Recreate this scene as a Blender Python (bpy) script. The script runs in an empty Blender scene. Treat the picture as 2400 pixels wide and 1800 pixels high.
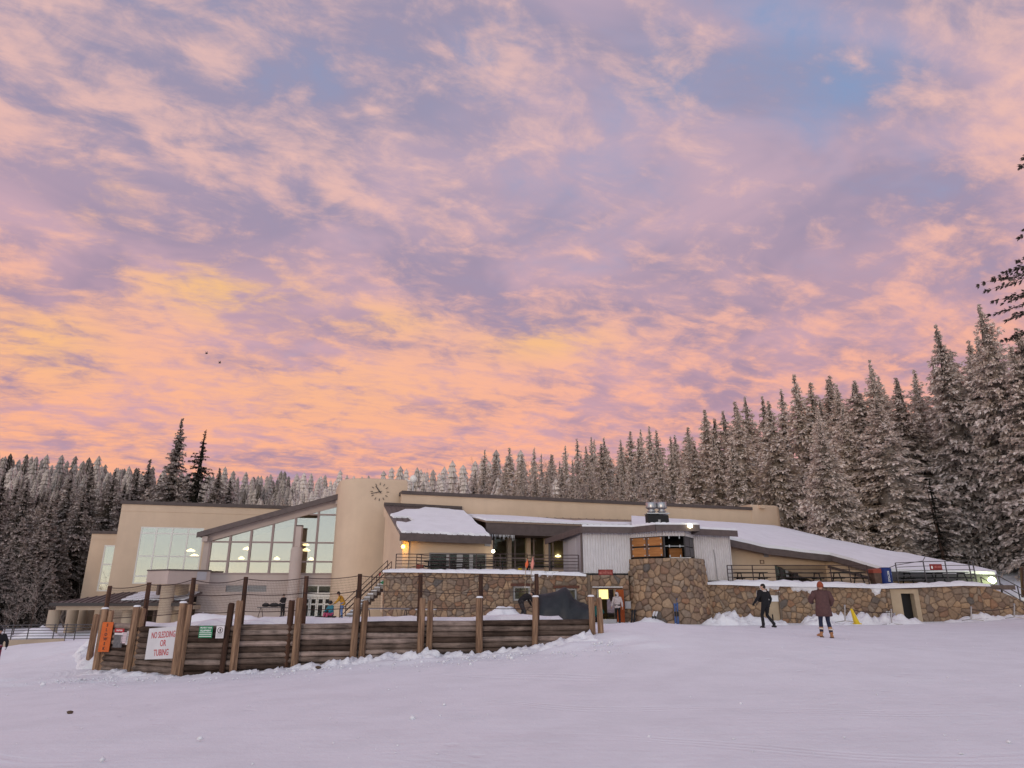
import bpy, bmesh, math, random
import numpy as np
from mathutils import Vector, Matrix, noise
from mathutils.geometry import tessellate_polygon

# ------------------------------------------------------------------ camera
scene = bpy.context.scene
COL = scene.collection
CAM_Z = 1.65
PITCH = math.atan(480.0 / 1550.0)
cam_data = bpy.data.cameras.new("camera")
cam_data.sensor_width = 36.0
cam_data.lens = 1550.0 / 2400.0 * 36.0
cam_data.clip_start = 0.1
cam_data.clip_end = 3000.0
cam = bpy.data.objects.new("camera", cam_data)
cam.location = (0.0, 0.0, CAM_Z)
cam.rotation_euler = (math.pi / 2 + PITCH, 0.0, 0.0)
COL.objects.link(cam)
scene.camera = cam
scene.render.resolution_x = 1024
scene.render.resolution_y = 768

# ------------------------------------------------------------------ node helper (operators build Math nodes)
class NV:
    def __init__(s, nt, sock): s.nt, s.s = nt, sock
    def _m(s, op, *a):
        n = s.nt.nodes.new('ShaderNodeMath'); n.operation = op
        for i, v in enumerate((s,) + a):
            if isinstance(v, NV): s.nt.links.new(v.s, n.inputs[i])
            else: n.inputs[i].default_value = v
        return NV(s.nt, n.outputs[0])
    def __add__(s, o): return s._m('ADD', o)
    __radd__ = __add__
    def __sub__(s, o): return s._m('SUBTRACT', o)
    def __rsub__(s, o): return (s * -1.0) + o
    def __mul__(s, o): return s._m('MULTIPLY', o)
    __rmul__ = __mul__
    def __truediv__(s, o): return s._m('DIVIDE', o)
    def max(s, o): return s._m('MAXIMUM', o)
    def min(s, o): return s._m('MINIMUM', o)
    def pow(s, o): return s._m('POWER', o)
    def clamp(s): return s._m('MAXIMUM', 0.0)._m('MINIMUM', 1.0)
    def smooth(s, a, b):
        n = s.nt.nodes.new('ShaderNodeMapRange'); n.interpolation_type = 'SMOOTHSTEP'
        s.nt.links.new(s.s, n.inputs['Value'])
        n.inputs['From Min'].default_value = a; n.inputs['From Max'].default_value = b
        return NV(s.nt, n.outputs['Result'])

def node(nt, t, **kw):
    n = nt.nodes.new(t)
    for k, v in kw.items(): setattr(n, k, v)
    return n

def link_or_set(nt, v, sock):
    if isinstance(v, NV): nt.links.new(v.s, sock)
    elif hasattr(v, 'is_linked'): nt.links.new(v, sock)
    else: sock.default_value = (*v, 1.0) if (isinstance(v, tuple) and len(v) == 3 and sock.type == 'RGBA') else v

def mixc(nt, f, a, b):
    n = nt.nodes.new('ShaderNodeMix'); n.data_type = 'RGBA'
    link_or_set(nt, f, n.inputs[0]); link_or_set(nt, a, n.inputs[6]); link_or_set(nt, b, n.inputs[7])
    return n.outputs[2]

def noise_tex(nt, vec, scale, detail=4.0, rough=0.5, dist=0.0, lac=2.0):
    n = nt.nodes.new('ShaderNodeTexNoise')
    n.inputs['Scale'].default_value = scale; n.inputs['Detail'].default_value = detail
    n.inputs['Roughness'].default_value = rough; n.inputs['Distortion'].default_value = dist
    n.inputs['Lacunarity'].default_value = lac
    if vec is not None: nt.links.new(vec, n.inputs['Vector'])
    return NV(nt, n.outputs['Fac'])

def comb(nt, x, y, z):
    n = nt.nodes.new('ShaderNodeCombineXYZ')
    for i, v in enumerate((x, y, z)): link_or_set(nt, v, n.inputs[i])
    return n.outputs[0]

def srgb(r, g, b):
    def l(c):
        c /= 255.0
        return c / 12.92 if c <= 0.04045 else ((c + 0.055) / 1.055) ** 2.4
    return (l(r), l(g), l(b))

# ------------------------------------------------------------------ world: clear dawn sky with a broken cloud sheet
SUN_AZ = math.radians(200.0)      # the low sun stands behind the viewer
SUN_EL = math.radians(5.0)
world = bpy.data.worlds.new("World"); scene.world = world
world.use_nodes = True
wt = world.node_tree; wt.nodes.clear()
w_out = node(wt, 'ShaderNodeOutputWorld'); w_bg = node(wt, 'ShaderNodeBackground')
wt.links.new(w_bg.outputs[0], w_out.inputs[0])
sky = node(wt, 'ShaderNodeTexSky', sky_type='NISHITA')
sky.sun_disc = False; sky.sun_elevation = SUN_EL; sky.sun_rotation = SUN_AZ
sky.altitude = 2500.0; sky.air_density = 1.0; sky.dust_density = 1.2; sky.ozone_density = 2.0
tc = node(wt, 'ShaderNodeTexCoord')
sep = node(wt, 'ShaderNodeSeparateXYZ'); wt.links.new(tc.outputs['Generated'], sep.inputs[0])
dx, dy, dz = (NV(wt, sep.outputs[i]) for i in range(3))
den = dz.max(0.0) + 0.20
px, py = dx / den, dy / den                       # where the sight line meets the cloud sheet
ca, sa = math.cos(0.35), math.sin(0.35)
u = px * ca + py * sa; v = py * ca - px * sa
P_big = comb(wt, u * 0.85 + 3.1, v * 0.95 + 1.7, 0.3)
P_mid = comb(wt, u * 1.3 + 7.7, v * 1.7 + 0.4, 1.9)
P_fine = comb(wt, u * 1.5 + 2.0, v * 2.1 + 5.0, 4.2)
n_big = noise_tex(wt, P_big, 1.5, 5.0, 0.52, 0.4)
n_mid = noise_tex(wt, P_mid, 3.3, 8.0, 0.62, 0.5)
n_fine = noise_tex(wt, P_fine, 6.5, 7.0, 0.60, 0.5)
def lobe(x, y, sx, sy):
    """a soft lobe round the viewing direction of a photo position (sky at infinity)"""
    a = (x - 1200) / 1550.0; b = (900 - y) / 1550.0
    c, s = math.cos(PITCH), math.sin(PITCH)
    D = Vector((a, c - b * s, s + b * c)).normalized()
    az = math.atan2(D.x, D.y); el = math.asin(D.z)
    ax = dx._m('ARCTAN2', dy) - az
    ex = dz._m('ARCSINE') - el
    q = ax * ax * (1.0 / (sx * sx)) + ex * ex * (1.0 / (sy * sy))
    return (q * -1.0)._m('EXPONENT')
elev = dz.max(0.0)
front = (dy + dz * 0.35).smooth(-0.45, 0.25)      # the sheet thins out behind the viewer
holes = lobe(2000, 200, 0.13, 0.06) + lobe(2320, 330, 0.16, 0.08) * 0.8 + lobe(1150, 110, 0.10, 0.06) * 0.9 + lobe(600, 120, 0.22, 0.10) * 0.4 + lobe(1560, 190, 0.10, 0.06) * 0.7 + lobe(1840, 70, 0.10, 0.05) * 0.6
glow = lobe(530, 680, 0.13, 0.045) * 1.3 + lobe(100, 790, 0.08, 0.05) * 0.8 + lobe(1280, 800, 0.10, 0.03) * 1.0 + lobe(60, 1000, 0.45, 0.10) * 0.25 + lobe(800, 900, 0.25, 0.07) * 0.4 + lobe(900, 750, 0.10, 0.025) * 0.7 + lobe(230, 460, 0.05, 0.03) * 0.7
dark = lobe(330, 580, 0.20, 0.06) + lobe(720, 740, 0.10, 0.030) * 0.9 + lobe(1850, 480, 0.12, 0.14) * 0.8 + lobe(1500, 60, 0.3, 0.08) * 0.5
cover = (n_big * 0.75 + n_mid * 0.45 + n_fine * 0.15 - holes * 0.18 + 0.16).smooth(0.40, 0.74)
low0 = elev.smooth(0.45, 0.10)
n_pat = noise_tex(wt, comb(wt, u * 1.1 + 11.0, v * 1.3 + 2.2, 7.7), 1.9, 4.0, 0.55, 0.6)
n_rip = noise_tex(wt, comb(wt, u * 1.0 + 5.0, v * 2.4 + 9.0, 3.3), 11.0, 6.0, 0.62, 0.3)
lit = (n_mid * 0.84 + n_fine * 0.66 + n_rip * 0.20 + n_big * 0.36 + glow * 0.12 - dark * 0.16 - elev * 0.03 - holes * 0.03 + low0 * 0.035).smooth(0.88, 1.20)
low = elev.smooth(0.66, 0.12)                     # 1 near the horizon
blue = mixc(wt, low, srgb(126, 156, 198), srgb(176, 172, 200))
c_sh = mixc(wt, low, mixc(wt, n_pat.smooth(0.36, 0.64), srgb(158, 148, 172), srgb(194, 168, 184)), mixc(wt, n_pat.smooth(0.36, 0.64), srgb(178, 142, 160), srgb(216, 164, 170)))
c_li = mixc(wt, low, srgb(238, 194, 184), srgb(255, 178, 146))
c_li = mixc(wt, (glow * 0.60).clamp(), c_li, srgb(255, 200, 118))
c1 = mixc(wt, cover * 0.94, blue, c_sh)
lit2 = lit * (low * 0.18 + 0.78) * (n_rip.smooth(0.34, 0.60) * 0.22 + 0.78)
c2 = mixc(wt, lit2.clamp(), c1, c_li)
vm = node(wt, 'ShaderNodeVectorMath', operation='SCALE'); wt.links.new(sky.outputs[0], vm.inputs[0]); vm.inputs[3].default_value = 0.055
rear = mixc(wt, elev.smooth(0.0, 0.8), (0.84, 0.84, 0.83), (0.50, 0.57, 0.68))
addn = node(wt, 'ShaderNodeVectorMath', operation='ADD'); wt.links.new(vm.outputs[0], addn.inputs[0]); wt.links.new(rear, addn.inputs[1])
c3 = mixc(wt, front, addn.outputs[0], c2)
wt.links.new(c3, w_bg.inputs[0]); w_bg.inputs[1].default_value = 1.0

# ------------------------------------------------------------------ sun: very low, soft, behind the viewer
sun_d = bpy.data.lights.new("sun", 'SUN')
sun_d.energy = 0.6; sun_d.angle = math.radians(14.0); sun_d.color = (1.0, 0.76, 0.55)
sun = bpy.data.objects.new("sun", sun_d); COL.objects.link(sun)
sdir = Vector((math.sin(SUN_AZ) * math.cos(SUN_EL), math.cos(SUN_AZ) * math.cos(SUN_EL), math.sin(SUN_EL)))
sun.rotation_euler = sdir.to_track_quat('Z', 'Y').to_euler()
sun.location = (0, -20, 40)

vs = scene.view_settings
vs.view_transform = 'Standard'; vs.look = 'None'; vs.exposure = 0.0; vs.gamma = 1.0; vs.use_curve_mapping = False
scene.cycles.max_bounces = 6; scene.cycles.diffuse_bounces = 3; scene.cycles.glossy_bounces = 3
scene.cycles.transparent_max_bounces = 12; scene.cycles.transmission_bounces = 4
scene.cycles.use_denoising = True
scene.cycles.sample_clamp_indirect = 4.0

# ================================================================== helpers
R = random.Random(7)
CP, SP = math.cos(PITCH), math.sin(PITCH)

def survey(x, y, Y):
    """photo measurement (2400 x 1800) -> world point standing Y metres ahead"""
    a = (x - 1200) / 1550.0; b = (900 - y) / 1550.0
    t = Y / (CP - b * SP)
    return Vector((a * t, Y, (SP + b * CP) * t + CAM_Z))

class Frame:
    """a vertical plane: s along it, t out of it towards the viewer, z up"""
    def __init__(f, p0, p1=None, deg=None):
        f.o = Vector((p0[0], p0[1], 0))
        d = Vector((p1[0] - p0[0], p1[1] - p0[1], 0)) if p1 else Vector((math.cos(math.radians(deg)), math.sin(math.radians(deg)), 0))
        f.len = d.length; f.d = d.normalized(); f.n = Vector((f.d.y, -f.d.x, 0))
    def __call__(f, s, t, z): return f.o + f.d * s + f.n * t + Vector((0, 0, z))
    def hit(f, x, y, t=0.0):
        """(s, z) where the sight line of a photo position meets the plane"""
        a = (x - 1200) / 1550.0; b = (900 - y) / 1550.0
        D = Vector((a, CP - b * SP, SP + b * CP)); C = Vector((0, 0, CAM_Z))
        o = f.o + f.n * t
        k = (o - C).dot(f.n) / D.dot(f.n)
        p = C + D * k
        return (p - f.o).dot(f.d), p.z

class MB:
    """collects shapes; build() links them as one mesh object"""
    def __init__(m): m.v, m.f, m.mi = [], [], []
    def add(m, vs, fs, mi=0):
        k = len(m.v); m.v += [tuple(v) for v in vs]
        m.f += [tuple(i + k for i in f) for f in fs]; m.mi += [mi] * len(fs)
        return m
    def hexa(m, p, mi=0):   # 8 corners: bottom ring 0-3, top ring 4-7
        return m.add(p, [(3, 2, 1, 0), (4, 5, 6, 7), (0, 1, 5, 4), (1, 2, 6, 5), (2, 3, 7, 6), (3, 0, 4, 7)], mi)
    def box(m, a, b, mi=0):
        x0, y0, z0 = a; x1, y1, z1 = b
        return m.hexa([(x0, y0, z0), (x1, y0, z0), (x1, y1, z0), (x0, y1, z0), (x0, y0, z1), (x1, y0, z1), (x1, y1, z1), (x0, y1, z1)], mi)
    def fbox(m, F, s0, s1, t0, t1, z0, z1, mi=0):
        return m.hexa([F(s0, t1, z0), F(s1, t1, z0), F(s1, t0, z0), F(s0, t0, z0), F(s0, t1, z1), F(s1, t1, z1), F(s1, t0, z1), F(s0, t0, z1)], mi)
    def bar(m, a, b, w, h=None, mi=0, up=Vector((0, 0, 1))):
        a, b = Vector(a), Vector(b); h = h or w
        d = (b - a).normalized(); sd = d.cross(up)
        if sd.length < 1e-4: sd = Vector((1, 0, 0))
        sd.normalize(); uu = sd.cross(d); sd = sd * (w / 2); uu = uu * (h / 2)
        return m.hexa([a - sd - uu, a + sd - uu, b + sd - uu, b - sd - uu, a - sd + uu, a + sd + uu, b + sd + uu, b - sd + uu], mi)
    def tube(m, pts, r, n=8, mi=0, cap=True):
        pts = [Vector(p) for p in pts]; rs = r if isinstance(r, (list, tuple)) else [r] * len(pts)
        rings = []; ref = None
        for i, p in enumerate(pts):
            d = (pts[min(i + 1, len(pts) - 1)] - pts[max(i - 1, 0)]).normalized()
            if ref is None: ref = Vector((1, 0, 0)) if abs(d.x) < 0.8 else Vector((0, 1, 0))
            e1 = (ref - d * ref.dot(d)).normalized(); ref = e1; e2 = d.cross(e1)
            rings.append([p + (e1 * math.cos(2 * math.pi * k / n) + e2 * math.sin(2 * math.pi * k / n)) * rs[i] for k in range(n)])
        vs = [q for rg in rings for q in rg]; fs = []
        for i in range(len(pts) - 1):
            for k in range(n):
                a, b = i * n + k, i * n + (k + 1) % n
                fs.append((a, b, b + n, a + n))
        if cap: fs += [tuple(reversed(range(n))), tuple(range((len(pts) - 1) * n, len(pts) * n))]
        return m.add(vs, fs, mi)
    def lathe(m, c, prof, n=16, mi=0):
        """prof: (radius, z) from bottom to top round the vertical axis at c"""
        c = Vector(c)
        vs = [c + Vector((r * math.cos(2 * math.pi * k / n), r * math.sin(2 * math.pi * k / n), z)) for r, z in prof for k in range(n)]
        fs = []
        for i in range(len(prof) - 1):
            for k in range(n):
                a, b = i * n + k, i * n + (k + 1) % n
                fs.append((a, b, b + n, a + n))
        fs += [tuple(reversed(range(n))), tuple(range((len(prof) - 1) * n, len(prof) * n))]
        return m.add(vs, fs, mi)
    def plate(m, F, outer, t0, t1, holes=(), mi=0):
        """polygon in (s, z) of a frame with holes, from depth t0 (back) to t1 (front)"""
        def area(p): return sum(p[i][0] * p[(i + 1) % len(p)][1] - p[(i + 1) % len(p)][0] * p[i][1] for i in range(len(p)))
        loops = [list(outer) if area(outer) > 0 else list(reversed(outer))]
        loops += [list(h) if area(h) < 0 else list(reversed(h)) for h in holes]
        flat = [q for l in loops for q in l]
        tris = tessellate_polygon([[Vector((s, z, 0)) for s, z in l] for l in loops])
        N = len(flat)
        vs = [F(s, t1, z) for s, z in flat] + [F(s, t0, z) for s, z in flat]
        fs = []
        for a, b, c in tris:
            A, B, C = flat[a], flat[b], flat[c]
            if (B[0] - A[0]) * (C[1] - A[1]) - (C[0] - A[0]) * (B[1] - A[1]) < 0: b, c = c, b
            fs.append((a, b, c)); fs.append((a + N, c + N, b + N))
        k = 0
        for l in loops:
            for i in range(len(l)):
                a, b = k + i, k + (i + 1) % len(l)
                fs.append((a, a + N, b + N, b))
            k += len(l)
        return m.add(vs, fs, mi)
    def build(m, name, mats, parent=None, smooth=False, props=None):
        me = bpy.data.meshes.new(name); me.from_pydata(m.v, [], m.f)
        if not isinstance(mats, (list, tuple)): mats = [mats]
        for x in mats: me.materials.append(x)
        if len(mats) > 1: me.polygons.foreach_set('material_index', m.mi)
        if smooth: me.polygons.foreach_set('use_smooth', [True] * len(me.polygons))
        me.update()
        return link(name, me, parent, props)

def link(name, me, parent=None, props=None):
    o = bpy.data.objects.new(name, me); COL.objects.link(o)
    if parent is not None:
        o.parent = parent
        o.matrix_parent_inverse = Matrix.Translation(-Vector(parent.location))
    for k, v in (props or {}).items(): o[k] = v
    return o

def tag(o, label, cat, group=None):
    o['label'] = label; o['category'] = cat
    if group: o['group'] = group
    return o

def thing(name, loc, label, cat, group=None):
    """an Empty standing at the thing's base; parts are built in world coordinates"""
    o = bpy.data.objects.new(name, None); COL.objects.link(o)
    o.empty_display_size = 0.2; o.location = loc
    return tag(o, label, cat, group)

def smooth_by_angle(o, deg=40):
    o.data.polygons.foreach_set('use_smooth', [True] * len(o.data.polygons))
    m = o.data
    ang = math.radians(deg)
    bm = bmesh.new(); bm.from_mesh(m)
    for e in bm.edges:
        e.smooth = len(e.link_faces) == 2 and e.calc_face_angle(0) < ang
    bm.to_mesh(m); bm.free()
    return o

def text_mesh(body, size, mat, name='lettering', extrude=0.002, width=1.0, align='CENTER', parent=None, M=None, bold=0.03):
    cu = bpy.data.curves.new('lettering', 'FONT'); cu.body = body; cu.size = size
    cu.align_x = align; cu.align_y = 'CENTER'; cu.extrude = extrude; cu.offset = size * bold; cu.resolution_u = 3
    tmp = bpy.data.objects.new('tmp_text', cu); COL.objects.link(tmp)
    dg = bpy.context.evaluated_depsgraph_get()
    me = bpy.data.meshes.new_from_object(tmp.evaluated_get(dg))
    bpy.data.objects.remove(tmp); me.name = name
    me.transform(Matrix.Diagonal((width, 1, 1, 1)))
    if M is not None: me.transform(M)
    me.materials.clear(); me.materials.append(mat)
    return link(name, me, parent)

def frame_matrix(F, s, t, z, tilt=0.0):
    """local x -> along the frame, y -> up, z -> out"""
    M = Matrix((( F.d.x, 0, F.n.x, 0), (F.d.y, 0, F.n.y, 0), (0, 1, 0, 0), (0, 0, 0, 1)))
    return Matrix.Translation(F(s, t, z)) @ M @ Matrix.Rotation(tilt, 4, 'Z')

# ================================================================== materials
MAT = {}
def mat(name, col, rough=0.8, metal=0.0, spec=0.3, var=None, scale=4.0, bump=0.0, bscale=20.0, coord='Object', stretch=None, rnd=0.0, emis=None, estr=0.0):
    """principled material; var = second colour mixed in by noise, rnd = brightness spread from object to object"""
    m = bpy.data.materials.new(name); m.use_nodes = True
    nt = m.node_tree; b = nt.nodes['Principled BSDF']
    b.inputs['Roughness'].default_value = rough; b.inputs['Metallic'].default_value = metal
    b.inputs['Specular IOR Level'].default_value = spec
    b.inputs['Base Color'].default_value = (*col, 1)
    vec = None
    if var or bump:
        tcn = nt.nodes.new('ShaderNodeTexCoord'); vec = tcn.outputs[coord]
        if stretch:
            mp = nt.nodes.new('ShaderNodeMapping'); mp.inputs['Scale'].default_value = stretch
            nt.links.new(vec, mp.inputs[0]); vec = mp.outputs[0]
    c = None
    if var:
        f = noise_tex(nt, vec, scale, 6.0, 0.6).smooth(0.32, 0.68)
        c = mixc(nt, f, tuple(col), tuple(var))
    if rnd:
        oi = nt.nodes.new('ShaderNodeObjectInfo')
        k = NV(nt, oi.outputs['Random']) * (2 * rnd) + (1 - rnd)
        vmn = nt.nodes.new('ShaderNodeVectorMath'); vmn.operation = 'SCALE'
        if c is None: vmn.inputs[0].default_value = col
        else: nt.links.new(c, vmn.inputs[0])
        nt.links.new(k.s, vmn.inputs[3]); c = vmn.outputs[0]
    if c is not None: nt.links.new(c, b.inputs['Base Color'])
    if bump:
        bn = nt.nodes.new('ShaderNodeBump'); bn.inputs['Strength'].default_value = bump; bn.inputs['Distance'].default_value = 0.05
        nt.links.new(noise_tex(nt, vec, bscale, 6.0, 0.6).s, bn.inputs['Height']); nt.links.new(bn.outputs[0], b.inputs['Normal'])
    if emis:
        b.inputs['Emission Color'].default_value = (*emis, 1); b.inputs['Emission Strength'].default_value = estr
    MAT[name] = m
    return m

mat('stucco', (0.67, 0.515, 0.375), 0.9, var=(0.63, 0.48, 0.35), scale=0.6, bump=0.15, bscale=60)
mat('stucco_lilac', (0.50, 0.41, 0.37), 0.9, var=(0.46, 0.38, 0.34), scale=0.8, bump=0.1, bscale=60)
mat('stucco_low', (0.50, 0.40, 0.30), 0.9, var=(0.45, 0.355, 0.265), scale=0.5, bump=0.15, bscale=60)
mat('cap', (0.085, 0.066, 0.062), 0.55, var=(0.11, 0.085, 0.08), scale=2.0)
mat('roof_metal', (0.13, 0.10, 0.095), 0.5, metal=0.2, var=(0.165, 0.13, 0.12), scale=1.0)
mat('roof_tan', (0.33, 0.24, 0.18), 0.5, var=(0.27, 0.2, 0.15), scale=1.0)
mat('fascia', (0.10, 0.078, 0.075), 0.6, var=(0.13, 0.1, 0.095), scale=3.0)
mat('soffit', (0.16, 0.12, 0.1), 0.8)
mat('mullion', (0.33, 0.255, 0.235), 0.6)
mat('white_frame', (0.80, 0.78, 0.72), 0.5)
mat('grey_frame', (0.42, 0.42, 0.43), 0.5)
mat('dark_frame', (0.05, 0.045, 0.045), 0.5)
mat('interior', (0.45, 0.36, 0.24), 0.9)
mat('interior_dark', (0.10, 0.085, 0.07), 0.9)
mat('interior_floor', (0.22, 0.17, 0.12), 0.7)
mat('interior_ceiling', (0.55, 0.50, 0.40), 0.9)
mat('lamp_glow', (1, 0.9, 0.6), 0.5, emis=(1.0, 0.83, 0.46), estr=5.0)
mat('lamp_orange', (1, 0.6, 0.1), 0.5, emis=(1.0, 0.55, 0.08), estr=14.0)
mat('lamp_white', (1, 1, 0.85), 0.5, emis=(1.0, 0.92, 0.62), estr=9.0)
mat('lamp_green', (0.9, 1, 0.6), 0.5, emis=(0.86, 1.0, 0.52), estr=14.0)
mat('tube_yellow', (1, 0.9, 0.4), 0.5, emis=(1.0, 0.80, 0.26), estr=1.5)
mat('mortar', (0.16, 0.12, 0.09), 0.95, var=(0.20, 0.155, 0.12), scale=6.0)
mat('wood_post', (0.36, 0.225, 0.14), 0.85, var=(0.14, 0.08, 0.05), scale=3.0, stretch=(7, 7, 0.5), bump=0.5, bscale=3.5, rnd=0.22)
mat('wood_pole', (0.115, 0.055, 0.034), 0.85, var=(0.06, 0.032, 0.022), scale=3.0, stretch=(8, 8, 0.6), bump=0.4, bscale=4.0, rnd=0.3)
mat('steel', (0.45, 0.45, 0.46), 0.35, metal=0.9)
mat('galv', (0.72, 0.70, 0.71), 0.45, metal=0.2, var=(0.66, 0.64, 0.65), scale=3.0)
mat('rail', (0.055, 0.035, 0.033), 0.5)
mat('rail_grey', (0.09, 0.085, 0.09), 0.5)
mat('black', (0.018, 0.018, 0.02), 0.6)
mat('table_black', (0.016, 0.02, 0.02), 0.6)
mat('tarp', (0.022, 0.024, 0.030), 0.45, var=(0.032, 0.034, 0.04), scale=3.0)
mat('panel_grey', (0.45, 0.44, 0.47), 0.55, var=(0.41, 0.40, 0.43), scale=2.0)
mat('door_grey', (0.50, 0.49, 0.52), 0.5)
mat('ply', (0.46, 0.20, 0.065), 0.6, var=(0.33, 0.135, 0.04), scale=2.2, stretch=(0.6, 0.6, 5.0), rnd=0.15)
mat('sign_white', (0.66, 0.65, 0.67), 0.5, var=(0.60, 0.59, 0.61), scale=3.0)
mat('sign_red', (0.42, 0.028, 0.035), 0.5)
mat('letter_red', (0.46, 0.035, 0.045), 0.5)
mat('sign_maroon', (0.20, 0.03, 0.026), 0.5, var=(0.26, 0.035, 0.03), scale=4.0)
mat('letter_pink', (0.55, 0.20, 0.17), 0.6)
mat('sign_orange', (0.62, 0.13, 0.02), 0.5, var=(0.52, 0.10, 0.02), scale=4.0)
mat('letter_dark', (0.05, 0.03, 0.03), 0.6)
mat('sign_green', (0.01, 0.20, 0.085), 0.5)
mat('letter_white', (0.75, 0.78, 0.76), 0.5)
mat('paper', (0.70, 0.66, 0.68), 0.7)
mat('paper_pink', (0.66, 0.52, 0.55), 0.7)
mat('paper_dark', (0.10, 0.095, 0.10), 0.7, var=(0.16, 0.15, 0.155), scale=12.0)
mat('grey_print', (0.33, 0.34, 0.36), 0.7)
mat('yellow', (0.70, 0.50, 0.02), 0.5)
mat('flag_orange', (0.80, 0.16, 0.06), 0.6)
mat('flag_pink', (0.78, 0.30, 0.24), 0.6)
mat('bin_brown', (0.16, 0.10, 0.075), 0.7, var=(0.11, 0.07, 0.055), scale=5.0)
mat('bin_red', (0.30, 0.07, 0.045), 0.6)
mat('bin_blue', (0.012, 0.03, 0.16), 0.5)
mat('door_orange', (0.42, 0.10, 0.03), 0.5, var=(0.34, 0.07, 0.02), scale=3.0)
mat('door_black', (0.012, 0.011, 0.012), 0.5)
mat('door_surround', (0.48, 0.38, 0.265), 0.85, var=(0.42, 0.33, 0.23), scale=2.0)
mat('brick_lintel', (0.14, 0.06, 0.04), 0.9, var=(0.09, 0.045, 0.035), scale=8.0)
mat('concrete', (0.36, 0.33, 0.30), 0.9, var=(0.30, 0.27, 0.25), scale=2.0, bump=0.2)
mat('deck', (0.17, 0.13, 0.11), 0.85, var=(0.12, 0.09, 0.08), scale=5.0)
mat('bark', (0.085, 0.052, 0.038), 0.95, var=(0.045, 0.03, 0.024), scale=6.0, stretch=(4, 4, 0.7), bump=0.5, bscale=8)
mat('skin', (0.50, 0.30, 0.22), 0.6)
mat('hair', (0.02, 0.015, 0.012), 0.7)
mat('cloth_black', (0.012, 0.012, 0.015), 0.85)
mat('cloth_charcoal', (0.045, 0.042, 0.045), 0.9)
mat('cloth_navy', (0.022, 0.026, 0.055), 0.9)
mat('cloth_plum', (0.115, 0.060, 0.058), 0.9, var=(0.09, 0.048, 0.048), scale=12.0)
mat('cloth_tan', (0.40, 0.20, 0.10), 0.8)
mat('cloth_fleece', (0.62, 0.56, 0.52), 0.95)
mat('knit_rust', (0.33, 0.085, 0.04), 0.95, var=(0.25, 0.06, 0.03), scale=30.0)
mat('cloth_grey', (0.52, 0.46, 0.46), 0.95, var=(0.47, 0.41, 0.41), scale=10.0)
mat('cloth_yellow', (0.60, 0.31, 0.03), 0.8, var=(0.52, 0.26, 0.025), scale=6.0)
mat('cloth_teal', (0.03, 0.20, 0.27), 0.8)
mat('cloth_green_teal', (0.02, 0.13, 0.11), 0.8)
mat('cloth_pink', (0.42, 0.07, 0.14), 0.8)
mat('cloth_maroon', (0.20, 0.03, 0.06), 0.8)
mat('cloth_blue', (0.12, 0.20, 0.40), 0.8)
mat('grey_strap', (0.35, 0.37, 0.42), 0.7)
mat('ski_blue', (0.05, 0.09, 0.22), 0.35)
mat('ski_white', (0.62, 0.62, 0.64), 0.35)
mat('ski_red', (0.35, 0.04, 0.03), 0.35)
mat('fence_metal', (0.36, 0.35, 0.36), 0.5, metal=0.5)
mat('rope', (0.05, 0.03, 0.028), 0.8)
mat('clod', (0.11, 0.075, 0.05), 0.9)

def weather(name, amt=0.05):
    """adds broad patches and faint run-off streaks to a wall material"""
    nt = MAT[name].node_tree; b = nt.nodes['Principled BSDF']; src = b.inputs['Base Color'].links[0].from_socket
    g = nt.nodes.new('ShaderNodeNewGeometry'); mp = nt.nodes.new('ShaderNodeMapping'); mp.inputs['Scale'].default_value = (0.9, 0.9, 0.10)
    nt.links.new(g.outputs['Position'], mp.inputs[0])
    k = noise_tex(nt, mp.outputs[0], 1.5, 5.0, 0.65).smooth(0.3, 0.75) * amt + noise_tex(nt, g.outputs['Position'], 0.35, 4.0, 0.6).smooth(0.3, 0.7) * amt
    v = nt.nodes.new('ShaderNodeVectorMath'); v.operation = 'SCALE'; nt.links.new(src, v.inputs[0]); nt.links.new((k * -1.0 + 1.05).s, v.inputs[3])
    nt.links.new(v.outputs[0], b.inputs['Base Color'])
for nm in ('stucco', 'stucco_lilac', 'stucco_low', 'door_surround'): weather(nm)

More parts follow.
